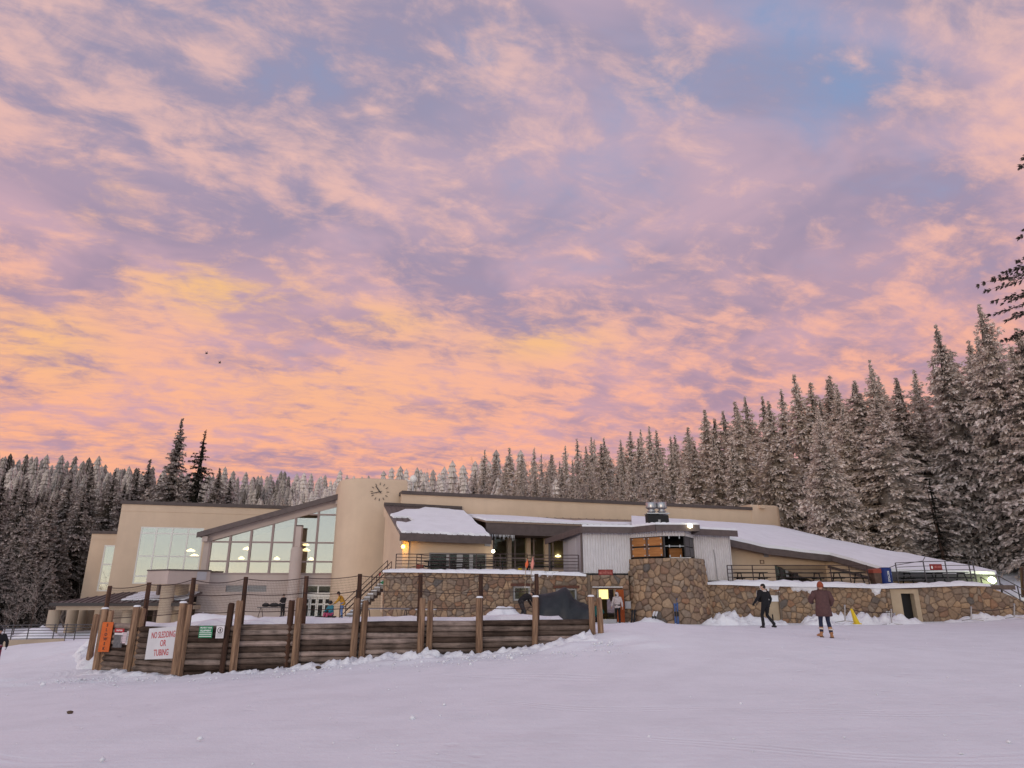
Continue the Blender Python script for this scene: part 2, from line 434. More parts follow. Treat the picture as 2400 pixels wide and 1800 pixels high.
def snow_material(name, tint=(0.865, 0.90, 0.95), bump=0.35, fine=9.0):
    m = bpy.data.materials.new(name); m.use_nodes = True; nt = m.node_tree
    b = nt.nodes['Principled BSDF']
    b.inputs['Roughness'].default_value = 0.75; b.inputs['Specular IOR Level'].default_value = 0.25
    g = nt.nodes.new('ShaderNodeNewGeometry')
    n1 = noise_tex(nt, g.outputs['Position'], 0.9, 5.0, 0.6)
    n2 = noise_tex(nt, g.outputs['Position'], fine, 6.0, 0.65)
    mp = nt.nodes.new('ShaderNodeMapping'); mp.inputs['Scale'].default_value = (0.35, 2.6, 1.0); mp.inputs['Rotation'].default_value = (0, 0, 0.12)
    nt.links.new(g.outputs['Position'], mp.inputs[0])
    n3 = noise_tex(nt, mp.outputs[0], 2.2, 6.0, 0.62)
    c = mixc(nt, n1.smooth(0.35, 0.7), tuple(tint), tuple(x * 0.93 for x in tint))
    nt.links.new(c, b.inputs['Base Color'])
    bn = nt.nodes.new('ShaderNodeBump'); bn.inputs['Strength'].default_value = bump; bn.inputs['Distance'].default_value = 0.12
    vo = nt.nodes.new('ShaderNodeTexVoronoi'); vo.inputs['Scale'].default_value = 2.3; nt.links.new(g.outputs['Position'], vo.inputs['Vector'])
    dent = NV(nt, vo.outputs['Distance']).smooth(0.10, 0.26) * noise_tex(nt, g.outputs['Position'], 0.22, 3.0, 0.5).smooth(0.48, 0.62)
    sp_ = nt.nodes.new('ShaderNodeSeparateXYZ'); nt.links.new(g.outputs['Position'], sp_.inputs[0])
    q_ = NV(nt, sp_.outputs[0]) * 0.10 + NV(nt, sp_.outputs[1]) * 0.34 + noise_tex(nt, g.outputs['Position'], 0.07, 2.0, 0.5) * 5.0
    tri = (q_._m('FRACT') - 0.5)._m('ABSOLUTE')
    groove = (tri.smooth(0.012, 0.03) + (tri - 0.07)._m('ABSOLUTE').smooth(0.012, 0.03)) * noise_tex(nt, g.outputs['Position'], 0.12, 2.0, 0.5).smooth(0.45, 0.6)
    h = n2 * 0.45 + n1 * 0.5 + n3 * 0.55 + dent * 0.5 + groove * 0.35
    nt.links.new(h.s, bn.inputs['Height']); nt.links.new(bn.outputs[0], b.inputs['Normal'])
    MAT[name] = m
snow_material('snow')
snow_material('snow_roof', (0.87, 0.89, 0.93), 0.22, 3.0)
snow_material('snow_pile', (0.865, 0.885, 0.925), 0.6, 7.0)

def glass_material(name, refl, tint_r, tint_t):
    m = bpy.data.materials.new(name); m.use_nodes = True; nt = m.node_tree; nt.nodes.clear()
    o = nt.nodes.new('ShaderNodeOutputMaterial'); mx = nt.nodes.new('ShaderNodeMixShader')
    g = nt.nodes.new('ShaderNodeBsdfGlossy'); g.inputs['Roughness'].default_value = 0.015; g.inputs['Color'].default_value = (*tint_r, 1)
    t = nt.nodes.new('ShaderNodeBsdfTransparent'); t.inputs['Color'].default_value = (*tint_t, 1)
    lw = nt.nodes.new('ShaderNodeLayerWeight'); lw.inputs['Blend'].default_value = 0.12
    f = (NV(nt, lw.outputs['Fresnel']) * (1 - refl) + refl).clamp()
    geo = nt.nodes.new('ShaderNodeNewGeometry')
    bn = nt.nodes.new('ShaderNodeBump'); bn.inputs['Strength'].default_value = 0.03; bn.inputs['Distance'].default_value = 0.1
    nt.links.new(noise_tex(nt, geo.outputs['Position'], 0.7, 2.0, 0.5).s, bn.inputs['Height']); nt.links.new(bn.outputs[0], g.inputs['Normal'])
    nt.links.new(f.s, mx.inputs[0]); nt.links.new(t.outputs[0], mx.inputs[1]); nt.links.new(g.outputs[0], mx.inputs[2])
    nt.links.new(mx.outputs[0], o.inputs[0]); MAT[name] = m
glass_material('glass_coated', 0.36, (0.90, 0.91, 0.90), (0.86, 0.83, 0.74))
glass_material('glass_clear', 0.02, (0.9, 0.95, 0.95), (0.80, 0.84, 0.80))

def stone_material():
    m = bpy.data.materials.new('stone'); m.use_nodes = True; nt = m.node_tree; b = nt.nodes['Principled BSDF']
    b.inputs['Roughness'].default_value = 0.9; b.inputs['Specular IOR Level'].default_value = 0.2
    oi = nt.nodes.new('ShaderNodeObjectInfo'); cr = nt.nodes.new('ShaderNodeValToRGB')
    cols = [(0.0, (0.30, 0.205, 0.135)), (0.16, (0.38, 0.27, 0.18)), (0.34, (0.235, 0.165, 0.12)), (0.5, (0.29, 0.23, 0.18)), (0.64, (0.43, 0.285, 0.175)), (0.78, (0.20, 0.15, 0.12)), (0.90, (0.32, 0.18, 0.11)), (1.0, (0.14, 0.125, 0.115))]
    el = cr.color_ramp.elements
    el[0].position, el[0].color = cols[0][0], (*cols[0][1], 1); el[1].position, el[1].color = cols[-1][0], (*cols[-1][1], 1)
    for p, c in cols[1:-1]:
        e = el.new(p); e.color = (*c, 1)
    nt.links.new(oi.outputs['Random'], cr.inputs[0])
    g = nt.nodes.new('ShaderNodeNewGeometry')
    f = noise_tex(nt, g.outputs['Position'], 7.0, 6.0, 0.65)
    vmn = nt.nodes.new('ShaderNodeVectorMath'); vmn.operation = 'SCALE'
    nt.links.new(cr.outputs[0], vmn.inputs[0]); nt.links.new((f * 1.1 + 0.42).s, vmn.inputs[3])
    nt.links.new(vmn.outputs[0], b.inputs['Base Color'])
    bn = nt.nodes.new('ShaderNodeBump'); bn.inputs['Strength'].default_value = 0.5; bn.inputs['Distance'].default_value = 0.05
    nt.links.new(noise_tex(nt, g.outputs['Position'], 14.0, 6.0, 0.6).s, bn.inputs['Height']); nt.links.new(bn.outputs[0], b.inputs['Normal'])
    MAT['stone'] = m
stone_material()

def plank_material():
    m = bpy.data.materials.new('plank'); m.use_nodes = True; nt = m.node_tree; b = nt.nodes['Principled BSDF']
    b.inputs['Roughness'].default_value = 0.9; b.inputs['Specular IOR Level'].default_value = 0.15
    oi = nt.nodes.new('ShaderNodeObjectInfo'); cr = nt.nodes.new('ShaderNodeValToRGB')
    el = cr.color_ramp.elements
    el[0].position, el[0].color = 0.0, (0.05, 0.032, 0.024, 1); el[1].position, el[1].color = 1.0, (0.29, 0.215, 0.185, 1)
    for p, c in ((0.25, (0.10, 0.072, 0.058)), (0.5, (0.165, 0.122, 0.10)), (0.75, (0.235, 0.185, 0.16))):
        e = el.new(p); e.color = (*c, 1)
    nt.links.new(oi.outputs['Random'], cr.inputs[0])
    g = nt.nodes.new('ShaderNodeNewGeometry')
    mp = nt.nodes.new('ShaderNodeMapping'); mp.inputs['Scale'].default_value = (0.9, 0.9, 9.0); nt.links.new(g.outputs['Position'], mp.inputs[0])
    f = noise_tex(nt, mp.outputs[0], 2.6, 7.0, 0.65)
    f2 = noise_tex(nt, g.outputs['Position'], 2.2, 5.0, 0.6)
    vmn = nt.nodes.new('ShaderNodeVectorMath'); vmn.operation = 'SCALE'
    nt.links.new(cr.outputs[0], vmn.inputs[0]); nt.links.new((f.smooth(0.25, 0.75) * 0.9 + f2.smooth(0.3, 0.7) * 0.7 + 0.25).s, vmn.inputs[3])
    nt.links.new(vmn.outputs[0], b.inputs['Base Color'])
    bn = nt.nodes.new('ShaderNodeBump'); bn.inputs['Strength'].default_value = 0.5; bn.inputs['Distance'].default_value = 0.04
    nt.links.new(f.s, bn.inputs['Height']); nt.links.new(bn.outputs[0], b.inputs['Normal'])
    MAT['plank'] = m
plank_material()

def needle_material(name, dark, frost, bias):
    """spruce needles under hoar frost; the mesh says how frosted each spray is, the tree how frosted it is as a whole"""
    m = bpy.data.materials.new(name); m.use_nodes = True; nt = m.node_tree; b = nt.nodes['Principled BSDF']
    b.inputs['Roughness'].default_value = 0.9; b.inputs['Specular IOR Level'].default_value = 0.1
    at = nt.nodes.new('ShaderNodeAttribute'); at.attribute_name = 'frost'
    oi = nt.nodes.new('ShaderNodeObjectInfo')
    g = nt.nodes.new('ShaderNodeNewGeometry')
    f = NV(nt, at.outputs['Fac']) + (NV(nt, oi.outputs['Random']) - 0.5) * 0.22 + (noise_tex(nt, g.outputs['Position'], 0.9, 3.0, 0.6) - 0.5) * 0.5 + bias
    c = mixc(nt, f.clamp(), dark, frost)
    nt.links.new(c, b.inputs['Base Color'])
    MAT[name] = m
needle_material('needles', (0.062, 0.048, 0.037), (0.88, 0.77, 0.69), 0.31)
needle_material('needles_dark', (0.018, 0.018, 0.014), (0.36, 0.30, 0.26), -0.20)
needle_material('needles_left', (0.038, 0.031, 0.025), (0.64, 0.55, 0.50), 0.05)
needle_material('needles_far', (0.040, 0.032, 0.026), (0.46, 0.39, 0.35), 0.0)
needle_material('twigs_frost', (0.11, 0.08, 0.062), (0.60, 0.50, 0.45), 0.02)

# ================================================================== ground
CTRL = [  # surveyed snow heights (x, y, z)
 (0,0,0),(-6,8,-0.05),(6,8,0.02),(0,-20,0.1),(-20,-10,-0.4),(25,-10,0.5),(-14,8,-0.4),(14,10,0.15),(0,14,-0.12),(-7,14,-0.32),(7,15,0.12),
 (-12.1,21,-0.55),(-10.5,20,-0.53),(-8.7,19,-0.58),(-7.25,19,-0.48),(-5.8,19.5,-0.42),(-4.15,19.5,-0.20),(-2.5,19.5,-0.10),(-0.9,19.5,-0.10),(0.66,20,0.08),(2.24,20,0.44),
 (3.3,21.5,0.58),(4.6,24,0.58),(6.5,26,0.34),(10.5,29,0.11),(10.3,23,0.12),(16,30,0.05),(20,22,0.2),(30,30,0.35),
 (5,40,-0.15),(11,38,-0.25),(16,39,-0.22),(20.6,40,-0.22),(25.3,40,-0.10),(29,40,0.22),(35,42,0.6),(34,36,0.5),
 (0,38,0.02),(0,30,0.0),(-6,38,-0.02),(-6,30,-0.05),(-11,46,-0.30),(-18,54,-0.42),(-14,40,-0.3),(-18,46,-0.6),
 (-13.6,24,-0.25),(-15.5,28,-0.35),(-18,31,-0.95),(-22,33,-1.55),(-24,30,-1.9),(-28,30,-2.3),(-20,24,-1.3),(-16,22,-0.75),(-22,37,-0.85),(-27,39,-1.25),(-30,44,-1.7),(-24,46,-1.5),(-22,52,-1.2),(-36,56,-1.7),(-45,60,-1.6),(-40,40,-2.2),
 (-25,56,-0.7),(-12,56,-0.4),(30,50,1.2),(36,48,1.8),(45,45,2.5),(40,30,1.0)]
_cp = np.array(CTRL, float)
def _rbf():
    A = _cp[:, :2]; d = np.linalg.norm(A[:, None] - A[None], axis=2)
    n = len(A); M = np.zeros((n + 3, n + 3)); M[:n, :n] = d; M[:n, n] = 1; M[:n, n + 1:] = A; M[n, :n] = 1; M[n + 1:, :n] = A.T
    M[:n, :n] += np.eye(n) * 0.05 * 0
    return np.linalg.solve(M, np.r_[_cp[:, 2], 0, 0, 0])
_w = _rbf()
def snow_z(X, Y):
    X = np.asarray(X, float); Y = np.asarray(Y, float)
    P = np.stack([X, Y], -1).reshape(-1, 2)
    out = np.empty(len(P))
    for i in range(0, len(P), 20000):
        q = P[i:i + 20000]
        d = np.linalg.norm(q[:, None] - _cp[None, :, :2], axis=2)
        out[i:i + 20000] = d @ _w[:-3] + _w[-3] + q @ _w[-2:]
    return out.reshape(X.shape)
def hill_z(X, Y):
    """the wooded slope behind the lodge, and the land far around"""
    X = np.asarray(X, float); Y = np.asarray(Y, float)
    ramp = np.clip((Y - 42) / 25, 0, 1); ramp = ramp * ramp * (3 - 2 * ramp)
    rise = 0.165 * np.maximum(0, Y - 66) + 0.19 * np.maximum(0, X - 20) * ramp + 0.055 * np.maximum(0, -X - 80) * ramp
    rise = np.where(Y > 290, 0.165 * (290 - 66) - (Y - 290) * 0.02 + 0.19 * np.maximum(0, X - 20) + 0.055 * np.maximum(0, -X - 80), rise)
    base = np.where(X < -20, -1.6, -0.5)
    return base + rise
def land_z(X, Y):
    X = np.asarray(X, float); Y = np.asarray(Y, float)
    a = snow_z(np.clip(X, -45, 45), np.clip(Y, -20, 60)); b = hill_z(X, Y)
    k = np.clip((Y - 48) / 14, 0, 1)
    k = np.maximum(k, np.clip((np.abs(X) - 36) / 10, 0, 1) * np.clip((Y - 20) / 30, 0, 1)); k = k * k * (3 - 2 * k)
    return a * (1 - k) + b * k

def lines(segs, lo, hi):
    """grid lines: the given (from, to, step) runs, then ever wider steps out to lo and hi"""
    L = []
    for a, b, st in segs: L += list(np.arange(a, b, st))
    st = segs[-1][2]; x = segs[-1][1]
    while x < hi: L.append(x); st *= 1.22; x += st
    L.append(hi); st = segs[0][2]; x = segs[0][0]
    while x > lo: st *= 1.22; x -= st; L.insert(0, max(x, lo))
    return np.array(L)
gx = lines([(-32, 36, 0.26)], -900, 900); gy = lines([(4, 16, 0.35), (16, 25, 0.13), (25, 66, 0.35)], -500, 1300)
GX, GY = np.meshgrid(gx, gy)
GZ = land_z(GX, GY)
rough = np.array([[noise.fractal(Vector((x * 0.9, y * 0.9, 0.0)), 0.9, 2.0, 4) if (abs(x) < 40 and 5 < y < 45) else 0.0 for x in gx] for y in gy])
coarse = np.array([[noise.noise(Vector((x * 0.16, y * 0.16, 3.0))) if (abs(x) < 60 and -20 < y < 60) else 0.0 for x in gx] for y in gy])
near_fence = np.exp(-((GY - 18.7) / 1.1) ** 2) * (np.abs(GX + 5) < 9)
GZ = GZ + rough * (0.012 + 0.10 * near_fence) + coarse * 0.03
nx, ny = len(gx), len(gy)
verts = np.stack([GX.ravel(), GY.ravel(), GZ.ravel()], 1)
ii = np.arange(nx * ny).reshape(ny, nx)
quads = np.stack([ii[:-1, :-1], ii[:-1, 1:], ii[1:, 1:], ii[1:, :-1]], -1).reshape(-1, 4)
me = bpy.data.meshes.new('snow_ground'); me.from_pydata(verts.tolist(), [], quads.tolist())
me.polygons.foreach_set('use_smooth', [True] * len(me.polygons)); me.materials.append(MAT['snow'])
link('ground', me, None, {'kind': 'structure', 'label': 'packed groomed snow covering the ground'})

def snow_bank(name, pts, label, amp=0.25, freq=1.5, seg=0.22, mat_='snow_pile', across=9):
    """a ploughed ridge of snow: pts = (x, y, base z, height, half width) along its crest line"""
    P = [Vector(p[:2]) for p in pts]; L = [0]
    for a, b in zip(P, P[1:]): L.append(L[-1] + (b - a).length)
    n = max(6, int(L[-1] / seg)); rows = []
    for i in range(n + 1):
        q = L[-1] * i / n; k = 0
        while k < len(P) - 2 and q > L[k + 1]: k += 1
        t = (q - L[k]) / max(1e-6, L[k + 1] - L[k])
        c = P[k].lerp(P[k + 1], t); zz, h, w = (pts[k][j] * (1 - t) + pts[k + 1][j] * t for j in (2, 3, 4))
        d = (P[k + 1] - P[k]).normalized(); nn = Vector((d.y, -d.x))
        rows.append((c, nn, zz, h, w))
    vs, fs = [], []
    for i, (c, nn, zz, h, w) in enumerate(rows):
        e = min(1.0, min(i, n - i) / 2.0)
        for j in range(across):
            a = -1 + 2 * j / (across - 1)
            p = c + nn * (w * a)
            f = (1 - abs(a) ** 1.7)
            nz = noise.fractal(Vector((p.x * freq, p.y * freq, zz)), 0.8, 2.1, 4)
            z = zz - 0.12 * (abs(a) > 0.98) + f * max(0.02, h * e * (1 + nz * amp * 2.2)) 
            vs.append((p.x + 0.05 * nz, p.y, z))
    for i in range(n):
        for j in range(across - 1):
            a = i * across + j; fs.append((a, a + 1, a + across + 1, a + across))
    me = bpy.data.meshes.new(name); me.from_pydata(vs, [], fs)
    me.polygons.foreach_set('use_smooth', [True] * len(fs)); me.materials.append(MAT[mat_])
    return link(name, me, None, {'kind': 'stuff', 'label': label, 'category': 'snow'})

# ================================================================== the lodge
lodge = thing('ski_lodge', (-5, 56, 0), 'long beige stucco ski lodge with snowy roofs, glazed atrium and clock tower', 'building')
S, C_, RM = MAT['stucco'], MAT['cap'], MAT['roof_metal']
ANG = 17.1
LW = Frame((-35.05, 60.0), deg=ANG)
AN = Frame((-41.0, 66.0), deg=ANG)
AT = Frame((-24.5, 54.8), (-14.3, 56.45))
MW = Frame((-8.9, 53.6), (23.2, 65.0))
CF = Frame((-7.45, 46.4), deg=ANG)

def window(F, quad_rect, cols, rows, frame_mat, glass, t=0.03, bar_w=0.07, parent=None, outer=True, depth=0.10):
    """rectangular window in (s, z); cols/rows are the inner bar positions; each pane is its own sub-part"""
    parent = parent or lodge
    s0, s1, z0, z1 = quad_rect
    m = MB(); xs = [s0] + list(cols) + [s1]; zs = [z0] + list(rows) + [z1]
    h = bar_w / 2
    for x in xs: m.fbox(F, x - h, x + h, t - depth, t, z0 - h, z1 + h)
    for z in zs: m.fbox(F, s0 + h, s1 - h, t - depth + 0.003, t - 0.003, z - h, z + h)
    w = m.build('window', frame_mat, parent)
    for a, b in zip(xs, xs[1:]):
        for c, d in zip(zs, zs[1:]):
            MB().plate(F, [(a + h, c + h), (b - h, c + h), (b - h, d - h), (a + h, d - h)], t - depth * 0.62, t - depth * 0.5).build('pane', glass, w)
    return w

def rect(a, b, c, d): return [(a, c), (b, c), (b, d), (a, d)]

# ---- left wing (tall block) and the lower annex beside it
zt = 8.95
wl = LW.hit(331, 1234)[0]; wr = LW.hit(479, 1237)[0]; wz1 = LW.hit(331, 1234)[1]; wz0 = LW.hit(309, 1368)[1]
MB().plate(LW, rect(0, 26, -2.2, zt), -0.35, 0, [rect(wl, wr, wz0, wz1)]).build('wall', S, lodge)
MB().plate(LW, rect(0, 26, zt - 0.62, zt - 0.02), 0.0, 0.03).build('wall_band', S, lodge)
MB().fbox(LW, -0.12, 26, -12, 0.14, zt, zt + 0.30).build('parapet_cap', C_, lodge)
MB().fbox(LW, 0, 0.35, -12, -0.35, -2.2, zt - 0.01).build('wall', S, lodge)
MB().fbox(LW, 0.4, 26, -12, -11.7, -2.2, zt - 0.01).build('wall', S, lodge)
sx = [wl + (wr - wl) * k for k in (0.25, 0.5, 0.75)]
zr = [LW.hit(316, 1350)[1], LW.hit(322, 1303)[1], LW.hit(328, 1249)[1]]
win = window(LW, (wl + 0.05, wr - 0.05, wz0 + 0.05, wz1 - 0.05), sx, zr, MAT['white_frame'], MAT['glass_coated'], t=-0.02, bar_w=0.11)
MB().fbox(LW, wl - 1, wr + 1, -7.5, -7.2, 0.5, 7.6).build('back_wall', MAT['interior'], lodge)
MB().fbox(LW, wl - 1, wr + 1, -7.2, -0.4, 0.9, 1.0).build('floor', MAT['interior_floor'], lodge)
MB().fbox(LW, wl - 1, wr + 1, -7.2, -0.4, 7.6, 7.7).build('ceiling', MAT['interior_ceiling'], lodge)

za = 6.8
nl = AN.hit(245, 1277); nb = AN.hit(228, 1386); nr = nl[0] + 1.9
MB().plate(AN, rect(0, 9, -2.2, za), -0.35, 0, [rect(nl[0], nr, nb[1], nl[1])]).build('wall', S, lodge)
MB().plate(AN, rect(0, 9, za - 0.55, za - 0.02), 0.0, 0.03).build('wall_band', S, lodge)
MB().fbox(AN, -0.12, 9, -9, 0.14, za, za + 0.28).build('parapet_cap', C_, lodge)
MB().fbox(AN, 0, 0.35, -9, -0.35, -2.2, za - 0.01).build('wall', S, lodge)
window(AN, (nl[0] + 0.06, nr - 0.06, nb[1] + 0.06, nl[1] - 0.06), [], [nb[1] + 0.75, nb[1] + 2.5], MAT['white_frame'], MAT['glass_coated'], t=-0.02, bar_w=0.14)
MB().fbox(AN, 0.6, 8, -4.3, -4.0, 0, 6.5).build('back_wall', MAT['interior'], lodge)

# ---- glazed atrium with the sloping roof
a_len = AT.len
zl, zh = AT.hit(490, 1247)[1], AT.hit(797, 1163)[1]
zsill = AT.hit(640, 1343)[1] - 0.05; zmid2 = AT.hit(640, 1316)[1]; zmid1 = AT.hit(640, 1271)[1]
s_l = AT.hit(490, 1300)[0]
def slope(s): return zl - 0.75 + (zh - zl) * (s - 0.2) / (a_len - 0.2)    # underside of the sloping head
xb = [AT.hit(x, 1300)[0] for x in (486, 535.5, 584, 634, 686, 739, 787)]
xb[0] += 0.12; xb[-1] -= 0.05
outer = [(-0.35, -1.4), (a_len + 0.5, -1.4), (a_len + 0.5, slope(a_len + 0.5) + 0.72), (-0.35, slope(-0.35) + 0.72)]
hole = [(xb[0], zsill), (xb[-1], zsill), (xb[-1], slope(xb[-1])), (xb[0], max(zmid1 + 0.06, slope(xb[0])))]
door_rect = AT.hit(702, 1448)[0], AT.hit(783, 1371)[0]
dz1 = AT.hit(760, 1371)[1]
lv = (AT.hit(530, 1372)[0], AT.hit(625, 1372)[0], AT.hit(580, 1387)[1], AT.hit(580, 1372)[1])
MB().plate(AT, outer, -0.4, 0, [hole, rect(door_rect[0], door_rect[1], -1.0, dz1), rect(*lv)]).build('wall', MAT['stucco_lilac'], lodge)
MB().plate(AT, [(-0.75, slope(-0.75) + 0.62), (a_len + 0.4, slope(a_len + 0.4) + 0.62), (a_len + 0.4, slope(a_len + 0.4) + 0.95), (-0.75, slope(-0.75) + 0.95)], -11, 0.6).build('roof', RM, lodge)
MB().plate(AT, [(-0.80, slope(-0.8) + 0.55), (a_len + 0.3, slope(a_len + 0.3) + 0.55), (a_len + 0.3, slope(a_len + 0.3) + 0.98), (-0.80, slope(-0.8) + 0.98)], 0.6, 0.68).build('fascia', MAT['fascia'], lodge)
m = MB()
for k in (-0.2, a_len * 0.965):
    m = MB()
    m.fbox(AT, k - 0.2, k + 0.2, 0.0, 0.5, slope(k) + 0.1, slope(k) + 0.5)
    m.build('bracket', MAT['stucco_lilac'], lodge)
MB().fbox(AT, -0.35, -0.05, -11, -0.41, -1.4, zl - 0.6).build('wall', MAT['stucco_lilac'], lodge)
# glazing bars and panes, bay by bay
m = MB(); bw = 0.085
for i, x in enumerate(xb):
    top = max(zmid1, slope(x))
    m.fbox(AT, x - bw, x + bw, -0.16, 0.05, zsill, top)
for z in (zsill, zmid2, zmid1): m.fbox(AT, xb[0] + bw, xb[-1] - bw, -0.155, 0.045, z - 0.06, z + 0.06)
x4, x6 = xb[4], xb[-1]; ztop = AT.hit(740, 1206)[1]
m.fbox(AT, xb[4] + (ztop - slope(xb[4])) * (a_len) / (zh - zl) if slope(xb[4]) < ztop else xb[4], xb[-1] - bw, -0.155, 0.045, ztop - 0.06, ztop + 0.06)
aw = m.build('window', MAT['mullion'], lodge)
for i in range(6):
    a, b = xb[i] + bw, xb[i + 1] - bw
    for lo, hi in ((zsill, zmid2), (zmid2, zmid1)):
        MB().plate(AT, rect(a, b, lo + 0.06, hi - 0.06), -0.10, -0.085).build('pane', MAT['glass_coated'], aw)
    za_, zb_ = slope(a), slope(b)
    if i >= 4:
        MB().plate(AT, rect(a, b, zmid1 + 0.06, min(ztop - 0.06, za_)), -0.10, -0.085).build('pane', MAT['glass_coated'], aw)
        if zb_ > ztop + 0.1:
            aa = max(a, a + (ztop + 0.06 - za_) / (zb_ - za_) * (b - a)) if za_ < ztop + 0.06 else a
            p = [(aa, ztop + 0.06), (b, ztop + 0.06), (b, zb_)] + ([(aa, za_)] if za_ > ztop + 0.06 else [])
            MB().plate(AT, p, -0.10, -0.085).build('pane', MAT['glass_coated'], aw)
    else:
        if za_ < zmid1 + 0.06:
            aa = a + (zmid1 + 0.06 - za_) / (zb_ - za_) * (b - a); p = [(aa, zmid1 + 0.06), (b, zmid1 + 0.06), (b, zb_)]
        else: p = [(a, zmid1 + 0.06), (b, zmid1 + 0.06), (b, zb_), (a, za_)]
        MB().plate(AT, p, -0.10, -0.085).build('pane', MAT['glass_coated'], aw)
# inside: floor, back wall, ceiling under the roof, hanging lamps
MB().fbox(AT, 0, a_len, -9.0, -0.45, zsill - 0.9, zsill - 0.75).build('floor', MAT['interior_floor'], lodge)
MB().plate(AT, [(0, -1), (a_len, -1), (a_len, zh - 0.2), (0, zl - 0.2)], -9.3, -9.0).build('back_wall', MAT['interior'], lodge)
def pendant(F, x, y, t, r=0.36, label='', mat_='lamp_glow', drop=0.9):
    s, z = F.hit(x, y, t); p = F(s, t, z)
    o = thing('pendant_lamp', p, label, 'lamp', 'lamps hanging inside the atrium')
    MB().lathe(p, [(0.03, 0.16), (r * 0.5, 0.1), (r, -0.02), (r * 0.9, -0.09), (0.05, -0.12)], 14).build('shade', MAT[mat_], o, smooth=True)
    MB().tube([p + Vector((0, 0, 0.12)), p + Vector((0, 0, drop))], 0.015, 6).build('rod', MAT['dark_frame'], o)
pendant(AT, 579, 1286, -3.0, 0.34, 'glowing dome pendant seen through the second glazed bay of the atrium')
pendant(AT, 566, 1308, -5.0, 0.27, 'small round lamp low behind the second glazed bay of the atrium')
pendant(AT, 649, 1309, -5.0, 0.27, 'small round lamp low behind the fourth glazed bay of the atrium')
pendant(AT, 717, 1276, -5.0, 0.30, 'faint upper dome pendant behind the bay beside the tall column')
pendant(AT, 717, 1289, -2.5, 0.36, 'bright lower dome pendant behind the bay beside the tall column')
pendant(AT, 729, 1310, -5.0, 0.24, 'small round lamp behind the bay next to the clock tower')
pendant(LW, 447, 1290, -3.0, 0.42, 'dome pendant behind the white-framed window of the tall block, upper one')
pendant(LW, 456, 1302, -3.5, 0.40, 'dome pendant behind the white-framed window of the tall block, lower one')
# louvred vent strip in the lower wall
m = MB()
m.fbox(AT, lv[0], lv[1], -0.3, -0.25, lv[2], lv[3])
for k in range(6):
    z = lv[2] + (lv[3] - lv[2]) * (k + 0.5) / 6
    m.fbox(AT, lv[0] + 0.02, lv[1] - 0.02, -0.24, -0.06, z - 0.02, z + 0.02)
m.fbox(AT, (lv[0] + lv[1]) / 2 - 0.12, (lv[0] + lv[1]) / 2 + 0.12, -0.24, -0.02, lv[2], lv[3])
m.build('vent', MAT['grey_frame'], lodge)
# entrance doors
d0, d1 = door_rect; dm = (d0 + d1) / 2
zh2 = AT.hit(740, 1389)[1]; zh3 = AT.hit(740, 1400)[1]
m = MB()
for x in (d0 + 0.06, d1 - 0.06): m.fbox(AT, x - 0.06, x + 0.06, -0.25, -0.1, -1.0, dz1)
m.fbox(AT, d0 + 0.12, d1 - 0.12, -0.25, -0.1, dz1 - 0.1, dz1)
m.fbox(AT, d0 + 0.12, d1 - 0.12, -0.27, -0.06, zh3, zh2)
m.fbox(AT, dm - 0.05, dm + 0.05, -0.25, -0.1, zh2, dz1 - 0.1)
dr = m.build('entrance_door', MAT['white_frame'], lodge)
for k in range(4):
    a = d0 + 0.14 + k * (d1 - d0 - 0.28) / 4; b = a + (d1 - d0 - 0.28) / 4 - 0.03
    m = MB()
    m.fbox(AT, a, a + 0.09, -0.24, -0.15, -1.0, zh3 - 0.01); m.fbox(AT, b - 0.09, b, -0.24, -0.15, -1.0, zh3 - 0.01)
    for z in (-0.95, 0.45, zh3 - 0.08): m.fbox(AT, a + 0.09, b - 0.09, -0.24, -0.155, z - 0.06, z + 0.06)
    m.build('door_leaf', MAT['white_frame'], dr)
    MB().plate(AT, rect(a + 0.09, b - 0.09, -0.9, zh3 - 0.12), -0.21, -0.20).build('pane', MAT['glass_clear'], dr)
for a, b in ((d0 + 0.13, dm - 0.06), (dm + 0.06, d1 - 0.13)):
    MB().plate(AT, rect(a, b, zh2 + 0.01, dz1 - 0.11), -0.2, -0.19).build('pane', MAT['glass_clear'], dr)
MB().fbox(AT, d0 - 1, d1 + 1, -4.3, -4.0, -1.1, 2.2).build('lobby_wall', MAT['interior'], lodge)
MB().fbox(AT, d0 - 1, d1 + 1, -4.0, -0.45, 2.1, 2.2).build('ceiling', MAT['interior_ceiling'], lodge)
MB().fbox(AT, d0 + 0.3, d1 - 0.3, -3.0, -2.6, 1.95, 2.08).build('strip_lamp', MAT['tube_yellow'], lodge)

# ---- clock tower: a box with one big rounded corner, behind it the long wall
TZ = 10.35
TW = Frame((-14.25, 54.6), deg=ANG)
plan = []
rad = 2.3
for k in range(13):
    a = math.pi + (math.pi / 2) * k / 12
    plan.append((rad + rad * math.cos(a), rad * 0 + 2.3 + rad * math.sin(a) ))
w_t = (Frame.hit(TW, 957, 1123, 1.5)[0])
pl = [TW(s, 1.2 - t, 0) for s, t in plan] + [TW(w_t, 1.2, 0), TW(w_t, -6, 0), TW(0, -6, 0)]
m = MB(); N = len(pl)
ring = lambda z, k=0.0: [Vector((p.x, p.y, z)) for p in pl]
cen = sum((Vector((p.x, p.y, 0)) for p in pl), Vector()) / N
vs = ring(-1.2) + ring(TZ - 0.25)
ins = [Vector((p.x, p.y, 0)) + (cen - Vector((p.x, p.y, 0))).normalized() * 0.07 + Vector((0, 0, TZ - 0.07)) for p in pl]
ins2 = [Vector((p.x, p.y, 0)) + (cen - Vector((p.x, p.y, 0))).normalized() * 0.28 + Vector((0, 0, TZ)) for p in pl]
vs += ins + ins2
fs = []
